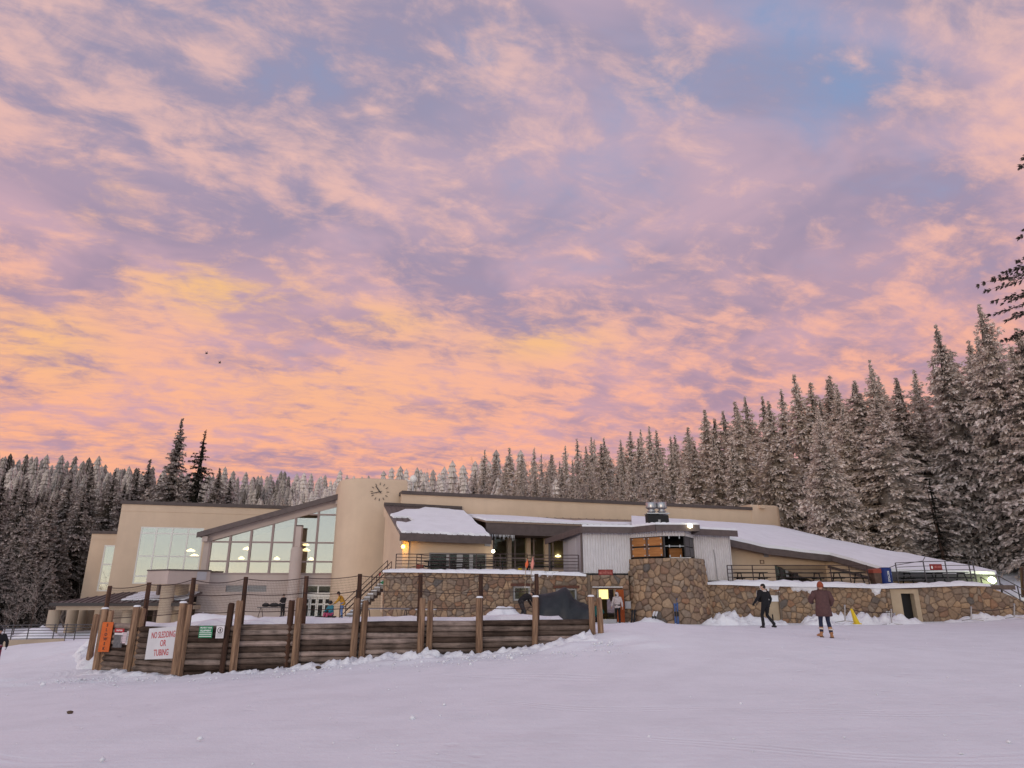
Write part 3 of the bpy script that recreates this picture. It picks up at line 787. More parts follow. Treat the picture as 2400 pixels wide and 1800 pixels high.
for r_ in range(3):
    for k in range(N):
        a, b = r_ * N + k, r_ * N + (k + 1) % N
        fs.append((a, b, b + N, a + N))
fs.append(tuple(range(3 * N, 4 * N)))
m.add(vs, fs); smooth_by_angle(m.build('clock_tower', S, lodge), 35)

MB().plate(MW, rect(0, MW.len, 2.0, 8.95), -0.4, 0).build('wall', S, lodge)
MB().fbox(MW, 0, MW.len + 0.1, -9, 0.16, 8.95, 9.22).build('parapet_cap', C_, lodge)
e0 = MW.len
m = MB()   # higher end pier with a rounded outer edge
pr = [(e0 - 0.0, 0.05)] + [(e0 + 3.0 + 0.8 * math.sin(a), 0.05 - 0.8 + 0.8 * math.cos(a)) for a in [k * math.pi / 16 for k in range(9)]] + [(e0 + 3.8, -8), (e0, -8)]
N = len(pr)
m.add([MW(s, t, 4.0) for s, t in pr] + [MW(s, t, 9.35) for s, t in pr] + [MW(s - 0.12 * (s > e0 + 2), t - 0.1, 9.5) for s, t in pr],
      [(k, (k + 1) % N, (k + 1) % N + N, k + N) for k in range(N)] + [(k + N, (k + 1) % N + N, (k + 1) % N + 2 * N, k + 2 * N) for k in range(N)] + [tuple(range(2 * N, 3 * N))])
smooth_by_angle(m.build('end_pier', S, lodge), 35)
s_, z_ = MW.hit(1783, 1193); MB().fbox(MW, s_ - 0.3, s_ + 0.3, 0.05, 0.35, 9.15, 9.45).build('flood_lamp', MAT['stucco'], lodge)

# ---- snowy cafe roof left of the deck
ev0, ev1 = survey(937, 1254, 45.5), survey(1152, 1264, 47.4)
tp0, tp1 = survey(900, 1187, 53.2), survey(1082, 1196, 55.2)
ev0.z = 5.10; ev1.z = 5.0
def slab(a, b, c, d, th):  # quad a-b (eave) c-d (top), thickness upwards
    return MB().hexa([a, b, c, d, a + Vector((0, 0, th)), b + Vector((0, 0, th)), c + Vector((0, 0, th)), d + Vector((0, 0, th))])
slab(ev0, ev1, tp1, tp0, 0.12).build('roof', RM, lodge)
dn = Vector((0, 0, -1))
ea = (ev1 - ev0).normalized(); eo = Vector((ea.y, -ea.x, 0))
def strip(a, b, h, w, out): return MB().hexa([a + dn * h, b + dn * h, b + dn * h - out * w, a + dn * h - out * w, a, b, b - out * w, a - out * w])
strip(ev0 + Vector((0, 0, 0.13)) + eo * 0.04, ev1 + Vector((0, 0, 0.13)) + eo * 0.04, 0.50, 0.10, eo).build('fascia', MAT['fascia'], lodge)
MB().bar(tp0 + Vector((0, 0, 0.2)), tp1 + Vector((0, 0, 0.2)), 0.3, 0.22).build('flashing', MAT['cap'], lodge)
m = MB()
for k in range(1, 16):
    t = k / 16
    m.bar(ev0.lerp(ev1, t) + Vector((0, 0, 0.14)), tp0.lerp(tp1, t) + Vector((0, 0, 0.14)), 0.035, 0.05)
m.build('standing_seam', RM, lodge)
# left verge wall of the cafe (side) and its front wall
MB().add([ev0 + Vector((0.15, 0.9, -0.4)), tp0 + Vector((0.15, 0, -0.05)), Vector((tp0.x + 0.15, tp0.y, 0)), Vector((ev0.x + 0.15, ev0.y + 0.9, 0)),
          ev0 + Vector((0.5, 0.9, -0.4)), tp0 + Vector((0.5, 0, -0.05)), Vector((tp0.x + 0.5, tp0.y, 0)), Vector((ev0.x + 0.5, ev0.y + 0.9, 0))],
         [(0, 1, 2, 3), (7, 6, 5, 4), (0, 4, 5, 1), (1, 5, 6, 2), (2, 6, 7, 3), (3, 7, 4, 0)]).build('wall', S, lodge)
MB().hexa([ev0 + Vector((-0.02, 0, -0.62)), ev0 + Vector((0.12, 0, -0.62)), tp0 + Vector((0.12, 0, -0.62)), tp0 + Vector((-0.02, 0, -0.62)), ev0 + Vector((-0.02, 0, 0.0)), ev0 + Vector((0.12, 0, 0.0)), tp0 + Vector((0.12, 0, 0.0)), tp0 + Vector((-0.02, 0, 0.0))]).build('verge_board', S, lodge)
DK = 2.55                                    # deck level
dl, drr = CF.hit(1006, 1300)[0], CF.hit(1152, 1300)[0] - 0.35
zd = CF.hit(1080, 1296)[1]
MB().plate(CF, [(0.0, DK), (dl, DK), (dl, zd), (drr, zd), (drr, DK), (CF.hit(1155, 1300)[0], DK), (CF.hit(1155, 1300)[0], 4.95), (0.0, 4.95)], -0.3, 0).build('wall', S, lodge)
m = MB()
xs = [dl + (drr - dl) * k for k in (0.0, 0.30, 0.52, 0.74, 0.985)]
for x in xs: m.fbox(CF, x, x + 0.09, -0.2, -0.08, DK, zd)
m.fbox(CF, dl + 0.09, drr - 0.1, -0.2, -0.085, zd - 0.1, zd - 0.003); m.fbox(CF, dl + 0.09, drr - 0.1, -0.2, -0.085, DK, DK + 0.15)
for k in (1, 2): m.fbox(CF, xs[k] + 0.09, xs[k] + 0.26, -0.19, -0.09, DK + 0.15, zd - 0.1); m.fbox(CF, xs[k + 1] - 0.16, xs[k + 1], -0.19, -0.09, DK + 0.15, zd - 0.1)
cw = m.build('window', MAT['grey_frame'], lodge)
for a, b in zip(xs, xs[1:]): MB().plate(CF, rect(a + 0.09, b, DK + 0.15, zd - 0.1), -0.15, -0.14).build('pane', MAT['glass_clear'], cw)
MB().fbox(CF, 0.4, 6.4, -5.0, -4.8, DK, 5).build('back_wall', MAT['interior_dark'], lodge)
MB().fbox(CF, 0.4, 6.4, -4.8, -0.35, DK + 0.0, DK + 0.05).build('floor', MAT['interior_floor'], lodge)
MB().fbox(CF, 0.4, 6.4, -4.8, -0.35, 4.4, 4.5).build('ceiling', MAT['interior'], lodge)
s_, z_ = CF.hit(1146, 1273, 0.02)
MB().fbox(CF, s_ - 0.32, s_ + 0.1, 0.0, 0.06, z_ - 0.22, z_ + 0.12).build('grey_panel', MAT['panel_grey'], lodge)

# ---- recessed middle part: tan roof, dark fascia, tall glazing with stucco piers
RF = Frame(survey(1150, 1222, 50.0).xy, survey(1500, 1242, 54.6).xy)
rz = 6.35
r0, r1 = RF(-0.35, 0, rz), RF(RF.len, 0, rz)
q0, q1 = survey(1086, 1203, 55.4), survey(1500, 1222, 59.3)
slab(r0, r1, Vector((q1.x, q1.y, 7.35)), Vector((q0.x, q0.y, 7.35)), 0.1).build('roof', MAT['roof_tan'], lodge)
m = MB()
for k in range(1, 22):
    t = k / 22; a = r0.lerp(r1, t); b = Vector((q0.x, q0.y, 7.35)).lerp(Vector((q1.x, q1.y, 7.35)), t)
    m.bar(a + Vector((0, 0, 0.12)), b + Vector((0, 0, 0.12)), 0.035, 0.05)
m.build('standing_seam', MAT['roof_metal'], lodge)
MB().fbox(RF, -0.3, RF.len, -0.25, -0.05, rz - 0.85, rz - 0.01).build('fascia', MAT['fascia'], lodge)
MB().fbox(RF, -0.3, RF.len, -3, -0.25, rz - 0.85, rz - 0.75).build('soffit', MAT['soffit'], lodge)
GW = -2.2
for x in (1193, 1238, 1281, 1330):
    s_, _ = RF.hit(x, 1300, GW); MB().fbox(RF, s_ - 0.17, s_ + 0.17, GW - 0.25, GW + 0.12, DK, rz - 0.86).build('pier', S, lodge)
MB().fbox(RF, -1.5, RF.len, GW - 0.3, GW - 0.05, DK, DK + 0.55).build('wall', S, lodge)
edges = [RF.hit(x, 1300, GW)[0] for x in (1140, 1193, 1238, 1281, 1330, 1376)]
m = MB()
for a, b in zip(edges, edges[1:]):
    for z in (DK + 0.6, DK + 1.35): m.fbox(RF, a + 0.18, b - 0.18, GW - 0.2, GW - 0.05, z - 0.04, z + 0.04)
    for k in (0.33,): m.fbox(RF, a + (b - a) * k - 0.04, a + (b - a) * k + 0.04, GW - 0.195, GW - 0.055, DK + 0.64, rz - 0.88)
gw = m.build('window', MAT['mullion'], lodge)
for a, b in zip(edges, edges[1:]): MB().plate(RF, rect(a + 0.18, b - 0.18, DK + 0.56, rz - 0.87), GW - 0.13, GW - 0.12).build('pane', MAT['glass_clear'], gw)
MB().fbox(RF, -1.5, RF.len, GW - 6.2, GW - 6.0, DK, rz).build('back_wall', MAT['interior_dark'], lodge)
MB().fbox(RF, -1.5, RF.len, GW - 6.0, GW - 0.3, DK - 0.1, DK).build('floor', MAT['interior_floor'], lodge)
MB().fbox(RF, -1.5, RF.len, GW - 6.0, GW - 0.3, rz - 0.6, rz - 0.5).build('ceiling', MAT['interior'], lodge)
for x, y, t_, lb in ((1186, 1303, -4.5, 'amber lamp glowing inside the first tall window of the recessed glazing'), (1307, 1303, -3.5, 'round lamp glowing inside the tall window next to the metal shed')):
    s_, z_ = RF.hit(x, y, GW + t_); p = RF(s_, GW + t_, z_)
    o = thing('pendant_lamp', p, lb, 'lamp', 'lamps hanging inside the dining hall')
    MB().lathe(p, [(0.05, -0.1), (0.26, -0.06), (0.28, 0.0), (0.18, 0.1), (0.03, 0.14)], 12).build('shade', MAT['lamp_glow'], o, smooth=True)
    MB().tube([p + Vector((0, 0, 0.12)), p + Vector((0, 0, 1.5))], 0.015, 6).build('rod', MAT['dark_frame'], o)

# ---- the big snowy roof falling to the right, its walls and eaves
RP = {k: survey(*v) for k, v in dict(F=(1480, 1214, 58.0), A=(1640, 1250, 44.3), A2=(1707, 1264, 45.0), B=(1800, 1284, 46.3), C=(1945, 1301, 47.6), D=(2078, 1339, 44.0), E=(2332, 1348, 44.6),
      G=(1815, 1236, 64.4), G2=(1862, 1246, 63.0), H=(1950, 1268, 60.0), I=(2100, 1299, 53.5), J=(2336, 1345, 47.5)).items()}
RP['A0'] = survey(1480, 1222, 44.0); RP['A0'].z = RP['A'].z + 0.3
polys = [('F', 'A0', 'A', 'G'), ('A', 'A2', 'G'), ('A2', 'B', 'G'), ('B', 'G2', 'G'), ('B', 'C', 'H', 'G2'), ('C', 'D', 'I', 'H'), ('D', 'E', 'J', 'I')]
names = list(RP); idx = {k: i for i, k in enumerate(names)}
def roof_shell(dz0, dz1, name, mt, sub=0, amp=0.0):
    bm = bmesh.new()
    vv = [bm.verts.new(RP[k] + Vector((0, 0, dz1))) for k in names]
    for p in polys:
        bm.faces.new([vv[idx[k]] for k in p])
    bmesh.ops.recalc_face_normals(bm, faces=bm.faces)
    if sum(f.normal.z for f in bm.faces) < 0: bmesh.ops.reverse_faces(bm, faces=bm.faces)
    if sub:
        bmesh.ops.triangulate(bm, faces=bm.faces)
        bmesh.ops.subdivide_edges(bm, edges=bm.edges, cuts=sub, use_grid_fill=True)
        bm.verts.ensure_lookup_table()
        bnd = {v for e in bm.edges if e.is_boundary for v in e.verts}
        for v in bm.verts:
            n_ = noise.fractal(v.co * 0.5, 0.9, 2.0, 3)
            v.co.z += amp * n_ + (0.0 if v in bnd else 0.07)
    r = bmesh.ops.extrude_face_region(bm, geom=list(bm.faces))
    for e in r['geom']:
        if isinstance(e, bmesh.types.BMVert): e.co.z -= (dz1 - dz0)
    bmesh.ops.recalc_face_normals(bm, faces=bm.faces)
    me = bpy.data.meshes.new(name); bm.to_mesh(me); bm.free(); me.materials.append(mt)
    o = link(name, me, lodge)
    if sub: smooth_by_angle(o, 50)
    return o
roof_shell(-0.22, 0.0, 'roof', MAT['fascia'])
big_snow = roof_shell(0.004, 0.20, 'snow_layer', MAT['snow_roof'], 7, 0.05)
for a, b, h in (('A', 'A2', 0.42), ('A2', 'B', 0.42), ('B', 'C', 0.42), ('C', 'D', 0.36), ('D', 'E', 0.55)):
    pa, pb = RP[a] + Vector((0, -0.06, -0.02)), RP[b] + Vector((0, -0.06, -0.02))
    strip(pa, pb, h, 0.10, Vector((0, -1, 0))).build('fascia', MAT['fascia'] if a != 'D' else MAT['rail_grey'], lodge)
DR = 1.92                                    # deck level on this side
def wall_under(a, b, back, zb, holes=(), mt=S, low=0.18):
    pa, pb = RP[a] + Vector((0, back, 0)), RP[b] + Vector((0, back, 0))
    W = Frame(pa.xy, pb.xy)
    MB().plate(W, [(0, zb), (W.len, zb), (W.len, pb.z - low), (0, pa.z - low)], -0.25, 0, holes).build('wall', mt, lodge)
    return W
wall_under('A', 'A2', 0.9, DR - 0.2); W1 = wall_under('A2', 'B', 0.9, DR - 0.2)
pb_, pc_ = RP['B'] + Vector((0, 0.9, 0)), RP['C'] + Vector((0, 0.9, 0)); W2 = Frame(pb_.xy, pc_.xy)
h0, h1 = W2.hit(1816, 1330)[0], W2.hit(1948, 1330)[0] - 0.12; hz = W2.hit(1880, 1324)[1]
MB().plate(W2, [(0, DR - 0.2), (h0, DR - 0.2), (h0, hz), (h1, hz), (h1, DR - 0.2), (W2.len, DR - 0.2), (W2.len, pc_.z - 0.2), (0, pb_.z - 0.2)], -0.25, 0).build('wall', S, lodge)
wall_under('C', 'D', 1.0, DR - 0.3); wall_under('D', 'E', 0.8, 1.0)
MB().bar(RP['C'] + Vector((0.1, 0.7, -0.75)), RP['D'] + Vector((0, 0.7, -0.62)), 0.12, 0.16).build('gutter', MAT['fascia'], lodge)
m = MB(); xs = [h0 + (h1 - h0) * k for k in (0, 0.10, 0.36, 0.62, 0.70, 0.97)]
for x in xs: m.fbox(W2, x, x + 0.08, -0.16, -0.06, DR, hz)
m.fbox(W2, h0 + 0.08, h1 - 0.09, -0.16, -0.065, hz - 0.09, hz - 0.003)
for k in (1, 2): m.fbox(W2, xs[k] + 0.08, xs[k] + 0.2, -0.15, -0.07, DR, hz - 0.1); m.fbox(W2, xs[k + 1] - 0.12, xs[k + 1], -0.15, -0.07, DR, hz - 0.1)
ww = m.build('window', MAT['dark_frame'], lodge)
for a, b in zip(xs, xs[1:]): MB().plate(W2, rect(a + 0.08, b, DR, hz - 0.09), -0.12, -0.11).build('pane', MAT['glass_clear'], ww)
for (x, y, w, h) in ((1844, 1336, 8, 12), (1866, 1336, 9, 12), (1893, 1337, 9, 13), (1846, 1350, 7, 5), (1869, 1349, 8, 4), (1891, 1351, 5, 6)):
    s_, z_ = W2.hit(x, y, -0.10); k = 46 / 1550
    MB().fbox(W2, s_ - w * k / 2, s_ + w * k / 2, -0.105, -0.10, z_ - h * k / 2, z_ + h * k / 2).build('notice_paper', MAT['grey_print'], lodge)
MB().fbox(W2, -0.3, W2.len, -4, -3.8, DR, 4).build('back_wall', MAT['interior_dark'], lodge)
MB().fbox(W2, -0.3, W2.len, -3.8, -0.3, DR - 0.06, DR).build('floor', MAT['interior_floor'], lodge)
s_, z_ = W1.hit(1798, 1299, 0.02); MB().fbox(W1, s_ - 0.3, s_ + 0.35, 0.0, 0.05, z_ - 0.2, z_ + 0.2).build('grey_panel', MAT['panel_grey'], lodge)
s_, z_ = W1.hit(1786, 1317, 0.02)
m = MB()
for a, b, c, d in ((-0.17, 0.17, 0.09, 0.12), (-0.17, 0.17, -0.12, -0.09), (-0.17, -0.14, -0.09, 0.09), (0.14, 0.17, -0.09, 0.09)): m.fbox(W1, s_ + a, s_ + b, 0.0, 0.05, z_ + c, z_ + d)
tag(m.build('picture_frame', MAT['bin_brown']), 'small brown frame on the beige wall above the railing', 'frame')

# ---- snow lying on the other roofs: uneven edge traced as patches with thickness
def snow_patch(p00, p10, p11, p01, outline, th, name='snow_layer', parent=lodge, seed=1):
    """outline in (u, v) over the roof quad; u along the eave, v up the slope"""
    def P(u, v): return p00.lerp(p10, u).lerp(p01.lerp(p11, u), v)
    rr = random.Random(seed); pts = []
    for (a, b) in zip(outline, outline[1:] + outline[:1]):
        n = max(2, int(math.hypot((a[0] - b[0]) * 6, (a[1] - b[1]) * 4) * 3))
        for k in range(n):
            t = k / n; j = 0.0 if k == 0 else rr.uniform(-0.012, 0.012)
            pts.append((min(1, max(0, a[0] + (b[0] - a[0]) * t + j)), min(1, max(0, a[1] + (b[1] - a[1]) * t + j))))
    tr = tessellate_polygon([[Vector((u, v, 0)) for u, v in pts]])
    N = len(pts); cu = sum(p[0] for p in pts) / N; cv = sum(p[1] for p in pts) / N
    up = Vector((0, 0, 1))
    vs = [P(u, v) + up * 0.125 for u, v in pts] + [P(u + (cu - u) * 0.012, v + (cv - v) * 0.012) + up * (0.125 + th) for u, v in pts]
    fs = []
    def ar(a, b, c): return (pts[b][0] - pts[a][0]) * (pts[c][1] - pts[a][1]) - (pts[c][0] - pts[a][0]) * (pts[b][1] - pts[a][1])
    for a, b, c in tr:
        fs.append((a + N, b + N, c + N) if ar(a, b, c) > 0 else (a + N, c + N, b + N))
    fs += [(k, (k + 1) % N, (k + 1) % N + N, k + N) for k in range(N)]
    return MB().add(vs, fs).build(name, MAT['snow_roof'], parent)
snow_patch(ev0, ev1, tp1, tp0, [(0.02, 0.02), (0.99, 0.02), (0.985, 0.86), (0.80, 0.90), (0.50, 0.93), (0.40, 0.83), (0.22, 0.80), (0.10, 0.66), (0.0, 0.58), (0.02, 0.50), (0.20, 0.52), (0.24, 0.38), (0.12, 0.29), (0.02, 0.32)], 0.15)
s0_, s1_ = Vector((q0.x, q0.y, 7.35)), Vector((q1.x, q1.y, 7.35))
snow_patch(r0, r1, s1_, s0_, [(0.0, 0.0), (1.0, 0.0), (1.0, 0.45), (0.9, 0.36), (0.8, 0.30), (0.66, 0.44), (0.58, 0.30), (0.45, 0.52), (0.34, 0.74), (0.2, 0.9), (0.0, 0.95)], 0.13, seed=3)

# ---- tall round column with a slim post on top, beside the entrance
cp = survey(692, 1330, 54.6); ct = survey(694, 1283, 54.6).z
o = smooth_by_angle(MB().lathe((cp.x, cp.y, 0), [(0.46, -1.0), (0.46, ct - 0.2), (0.40, ct), (0.2, ct + 0.05)], 24).build('column', MAT['stucco_lilac'], lodge), 40)
MB().box((cp.x - 0.16, cp.y - 0.2, ct - 0.1), (cp.x + 0.28, cp.y + 0.2, survey(698, 1234, 54.6).z)).build('post', MAT['stucco_lilac'], lodge)
MB().box((cp.x - 0.18, cp.y - 0.22, survey(698, 1234, 54.6).z), (cp.x + 0.30, cp.y + 0.22, survey(698, 1231, 54.6).z)).build('post_cap', MAT['cap'], lodge)

# ---- low balcony block and columns left of the atrium
BX = Frame(survey(394, 1350, 50.5).xy, survey(492, 1350, 53.2).xy)
bz0, bz1 = BX.hit(440, 1369)[1], BX.hit(440, 1338)[1]
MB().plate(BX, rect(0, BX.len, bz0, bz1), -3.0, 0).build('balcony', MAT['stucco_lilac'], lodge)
MB().fbox(BX, -0.05, BX.len + 0.05, -3.05, 0.06, bz1, bz1 + 0.1).build('balcony_cap', MAT['cap'], lodge)
s_, z_ = BX.hit(475, 1348, 0.03); MB().fbox(BX, s_ - 0.45, s_ + 0.3, 0.0, 0.05, z_ - 0.35, z_ + 0.25).build('grey_panel', MAT['panel_grey'], lodge)
for x, tt in ((388, -0.9), (421, -2.2)):
    s_, _ = BX.hit(x, 1420, tt); p = BX(s_, tt, 0)
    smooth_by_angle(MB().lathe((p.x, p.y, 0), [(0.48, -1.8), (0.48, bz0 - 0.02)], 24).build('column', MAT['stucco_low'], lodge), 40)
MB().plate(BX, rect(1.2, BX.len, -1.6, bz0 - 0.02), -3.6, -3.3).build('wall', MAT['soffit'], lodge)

# ---- covered walk at the far left: hipped metal roof on round columns
PX0, PX1 = survey(118, 1416, 51.5).x, survey(424, 1416, 51.5).x
pz = survey(250, 1416, 51.5).z; pt = survey(250, 1391, 54.7).z
prf = thing('covered_walk', ((PX0 + PX1) / 2, 48, -1.6), 'low hipped metal roof on round columns beside the tall block', 'shelter')
xr = PX0 + 3.6
A_, B_, C2, D2 = Vector((PX0, 51.5, pz)), Vector((PX1, 51.5, pz)), Vector((PX1, 54.7, pt)), Vector((xr, 54.7, pt))
E2, F2 = Vector((PX0, 58.5, pz)), Vector((PX1, 58.5, pz))
def slab_tri(a, b, c, th):
    u_ = Vector((0, 0, th)); return MB().add([a, b, c, a + u_, b + u_, c + u_], [(2, 1, 0), (3, 4, 5), (0, 1, 4, 3), (1, 2, 5, 4), (2, 0, 3, 5)])
m = MB()
for a, b, c, d in ((A_, B_, C2, D2), (F2, E2, D2, C2)): 
    u_ = Vector((0, 0, 0.1)); m.hexa([a, b, c, d, a + u_, b + u_, c + u_, d + u_])
u_ = Vector((0, 0, 0.1)); m.add([A_, D2, E2, A_ + u_, D2 + u_, E2 + u_], [(0, 1, 2), (5, 4, 3), (0, 3, 4, 1), (1, 4, 5, 2), (2, 5, 3, 0)])
rf = m.build('roof', MAT['roof_metal'], prf)
for k in range(1, 22):
    t = k / 22; a = A_.lerp(B_, t)
    tx = a.x
    kk = min(1.0, max(0.0, (tx - PX0) / (xr - PX0)))
    b = Vector((tx, 51.5 + 3.2 * kk, pz + (pt - pz) * kk))
    MB().bar(a + Vector((0, 0, 0.12)), b + Vector((0, 0, 0.12)), 0.04, 0.06).build('standing_seam', MAT['cap'], rf)
MB().box((PX0 - 0.05, 51.4, pz - 0.12), (PX1, 51.52, pz + 0.1)).build('gutter', MAT['dark_frame'], prf)
MB().box((PX0 + 0.3, 51.75, pz - 0.42), (PX1, 58.2, pz - 0.13)).build('beam', MAT['stucco_low'], prf)
MB().box((PX0 + 0.02, 51.53, pz - 0.128), (PX1, 58.4, pz - 0.10)).build('soffit', MAT['soffit'], prf)
for x, yy in ((125, 52.4), (168, 55.0), (189, 56.6), (205, 57.6), (298, 52.6), (322, 57.4), (244, 57.4)):
    p = survey(x, 1450, yy)
    smooth_by_angle(MB().lathe((p.x, p.y, 0), [(0.40, -2.6), (0.40, pz - 0.43)], 20).build('column', MAT['stucco_low'], prf), 40)
snow_patch(A_, B_, C2, Vector((PX0, 54.7, pt)), [(0.50, 0.18), (0.99, 0.22), (0.99, 0.96), (0.51, 0.96)], 0.06, 'snow_layer', prf, 5)
MB().box((PX0 + 2, 58.6, -2.4), (PX1, 58.8, pz - 0.1)).build('back_wall', MAT['interior_dark'], prf)
s_ = survey(402, 1443, 58.0); MB().box((s_.x - 0.5, 58.3, -1.3), (s_.x + 0.3, 58.5, 0.4)).build('lit_window', MAT['tube_yellow'], prf)

# ---- icicles under the recessed eave
ri = random.Random(3)
for k in range(16):
    p = RF(0.05 + k * 0.12 + ri.uniform(-0.04, 0.04), -0.02, rz - 0.86); h = ri.uniform(0.12, 0.45)
    MB().tube([p, p + Vector((0, 0, -h * 0.5)), p + Vector((0, 0, -h))], [0.03, 0.018, 0.003], 6).build('icicle', MAT['snow_roof'], lodge)

# ================================================================== clock on the tower
cs, cz = TW.hit(890, 1152.5, 1.25)
clk = thing('wall_clock', TW(cs, 1.21, cz), 'large numberless clock of dark bars on the beige tower', 'clock')
RC = 0.74
for k in range(12):
    a = math.radians(90 - 30 * k); M = MB()
    c, s = math.cos(a), math.sin(a)
    p0 = TW(cs + c * RC * 0.74, 1.25, cz + s * RC * 0.74); p1 = TW(cs + c * RC, 1.25, cz + s * RC)
    M.bar(p0, p1, 0.04, 0.04, up=TW.n).build('hour_mark', MAT['dark_frame'], clk)
def hand(h, ln, w, nm):
    a = math.radians(90 - h); c, s = math.cos(a), math.sin(a)
    MB().bar(TW(cs - c * 0.16, 1.29, cz - s * 0.16), TW(cs + c * ln, 1.29, cz + s * ln), w, 0.03, up=TW.n).build(nm, MAT['dark_frame'], clk)
hand(-38, 0.56, 0.07, 'hour_hand'); hand(256, 0.72, 0.045, 'minute_hand')
# white globe camera on the tower's corner
gp = survey(969, 1122, 54.0)
gl = thing('roof_camera', gp + Vector((0, 0, -0.9)), 'white globe on a bracket at the corner of the clock tower roof', 'camera')
MB().lathe(gp, [(0.05, -0.34), (0.22, -0.26), (0.31, -0.05), (0.28, 0.12), (0.16, 0.25), (0.03, 0.30)], 16).build('globe', MAT['white_frame'], gl, smooth=True)
MB().bar(gp + Vector((-0.45, 0.1, -0.15)), gp + Vector((0, 0, -0.15)), 0.08).build('bracket', MAT['white_frame'], gl)
MB().bar(gp + Vector((0, 0, -0.34)), gp + Vector((0, 0, -1.3)), 0.07).build('mast', MAT['grey_frame'], gl)

# ================================================================== stone walls
def clip(poly, nx_, ny_, c):
    out = []
    for i in range(len(poly)):
        a, b = poly[i], poly[(i + 1) % len(poly)]
        da, db = a[0] * nx_ + a[1] * ny_ - c, b[0] * nx_ + b[1] * ny_ - c
        if da <= 0: out.append(a)
        if (da < 0) != (db < 0) and abs(da - db) > 1e-9:
            t = da / (da - db); out.append((a[0] + (b[0] - a[0]) * t, a[1] + (b[1] - a[1]) * t))
    return out

def stone_cells(u0, u1, v0, v1, su, sv, rr, holes=(), top=None):
    """irregular fieldstones: clipped cells round jittered points"""
    pts = []
    nv_ = max(2, int((v1 - v0) / sv)); dv = (v1 - v0) / nv_
    for j in range(nv_):
        nu_ = max(2, int((u1 - u0) / (su * rr.uniform(0.8, 1.25)))); du = (u1 - u0) / nu_
        o = rr.random()
        for i in range(-1, nu_ + 1):
            u_ = u0 + (i + o + rr.uniform(-0.32, 0.32)) * du
            if not (u0 - du < u_ < u1 + du) or rr.random() < 0.10: continue
            vv_ = v0 + (j + 0.5 + rr.uniform(-0.42, 0.42)) * dv; pts.append((u_, vv_))
            if rr.random() < 0.16: pts.append((u_ + du * rr.uniform(0.3, 0.5), vv_ + dv * rr.uniform(-0.4, 0.4)))   # small filler stone
    cells = []
    for i, p in enumerate(pts):
        poly = [(max(u0, p[0] - 1.2 * su), max(v0, p[1] - 1.4 * sv)), (min(u1, p[0] + 1.2 * su), max(v0, p[1] - 1.4 * sv)), (min(u1, p[0] + 1.2 * su), min(v1, p[1] + 1.4 * sv)), (max(u0, p[0] - 1.2 * su), min(v1, p[1] + 1.4 * sv))]
        if poly[0][0] >= poly[1][0]: continue
        for q in pts:
            if q is p or abs(q[0] - p[0]) > 2.6 * su or abs(q[1] - p[1]) > 3 * sv: continue
            ex, ey = q[0] - p[0], q[1] - p[1]
            c = (q[0] * q[0] + q[1] * q[1] - p[0] * p[0] - p[1] * p[1]) / 2
            poly = clip(poly, ex, ey, c)
            if len(poly) < 3: break
        if len(poly) < 3: continue
        bad = False
        for (a, b, c, d) in holes:
            if a < p[0] < b and c < p[1] < d: bad = True; break
            x0, x1 = min(q[0] for q in poly), max(q[0] for q in poly); y0, y1 = min(q[1] for q in poly), max(q[1] for q in poly)
            if x1 > a and x0 < b and y1 > c and y0 < d:
                opts = [(a - p[0], (1, 0, a)), (p[0] - b, (-1, 0, -b)), (c - p[1], (0, 1, c)), (p[1] - d, (0, -1, -d))]
                k = max(opts, key=lambda o: o[0])[1]; poly = clip(poly, *k)
                if len(poly) < 3: bad = True; break
        if bad: continue
        if top is not None:
            (n0, n1, c) = top; poly = clip(poly, n0, n1, c)
            if len(poly) < 3: continue
        cells.append(poly)
    return cells

def stone_mesh(poly, P, rr, gap=0.014, depth=0.055):
    cx = sum(p[0] for p in poly) / len(poly); cy = sum(p[1] for p in poly) / len(poly)
    # cut corners once, then pull in by the joint
    q = []
    for i in range(len(poly)):
        a, b = poly[i], poly[(i + 1) % len(poly)]
        if math.hypot(a[0] - b[0], a[1] - b[1]) < 0.02: continue
        q.append((a[0] * 0.86 + b[0] * 0.14, a[1] * 0.86 + b[1] * 0.14)); q.append((a[0] * 0.14 + b[0] * 0.86, a[1] * 0.14 + b[1] * 0.86))
    if len(q) < 3: return None
    def ring(k, g):
        o = []
        for x, y in q:
            d = math.hypot(x - cx, y - cy) or 1e-6; f = max(0.1, (d - g) / d) * k
            o.append((cx + (x - cx) * f, cy + (y - cy) * f))
        return o
    n = len(q); dep = depth * rr.uniform(0.6, 1.5); tx, ty = rr.uniform(-0.12, 0.12), rr.uniform(-0.12, 0.12)
    r0, r1, r2 = ring(1, gap), ring(1, gap * 1.1), ring(0.72, gap)
    def dd(x, y, k): return k + (x - cx) * tx + (y - cy) * ty
    vs = [P(x, y, -0.05) for x, y in r0] + [P(x, y, dd(x, y, dep * 0.55)) for x, y in r1] + [P(x, y, dd(x, y, dep)) for x, y in r2] + [P(cx, cy, dep * 1.12)]
    fs = [(k, (k + 1) % n, (k + 1) % n + n, k + n) for k in range(n)] + [(k + n, (k + 1) % n + n, (k + 1) % n + 2 * n, k + 2 * n) for k in range(n)] + [(2 * n + k, 2 * n + (k + 1) % n, 3 * n) for k in range(n)]
    me = bpy.data.meshes.new('stone'); me.from_pydata(vs, [], fs); me.materials.append(MAT['stone'])
    me.polygons.foreach_set('use_smooth', [True] * len(fs))
    return me

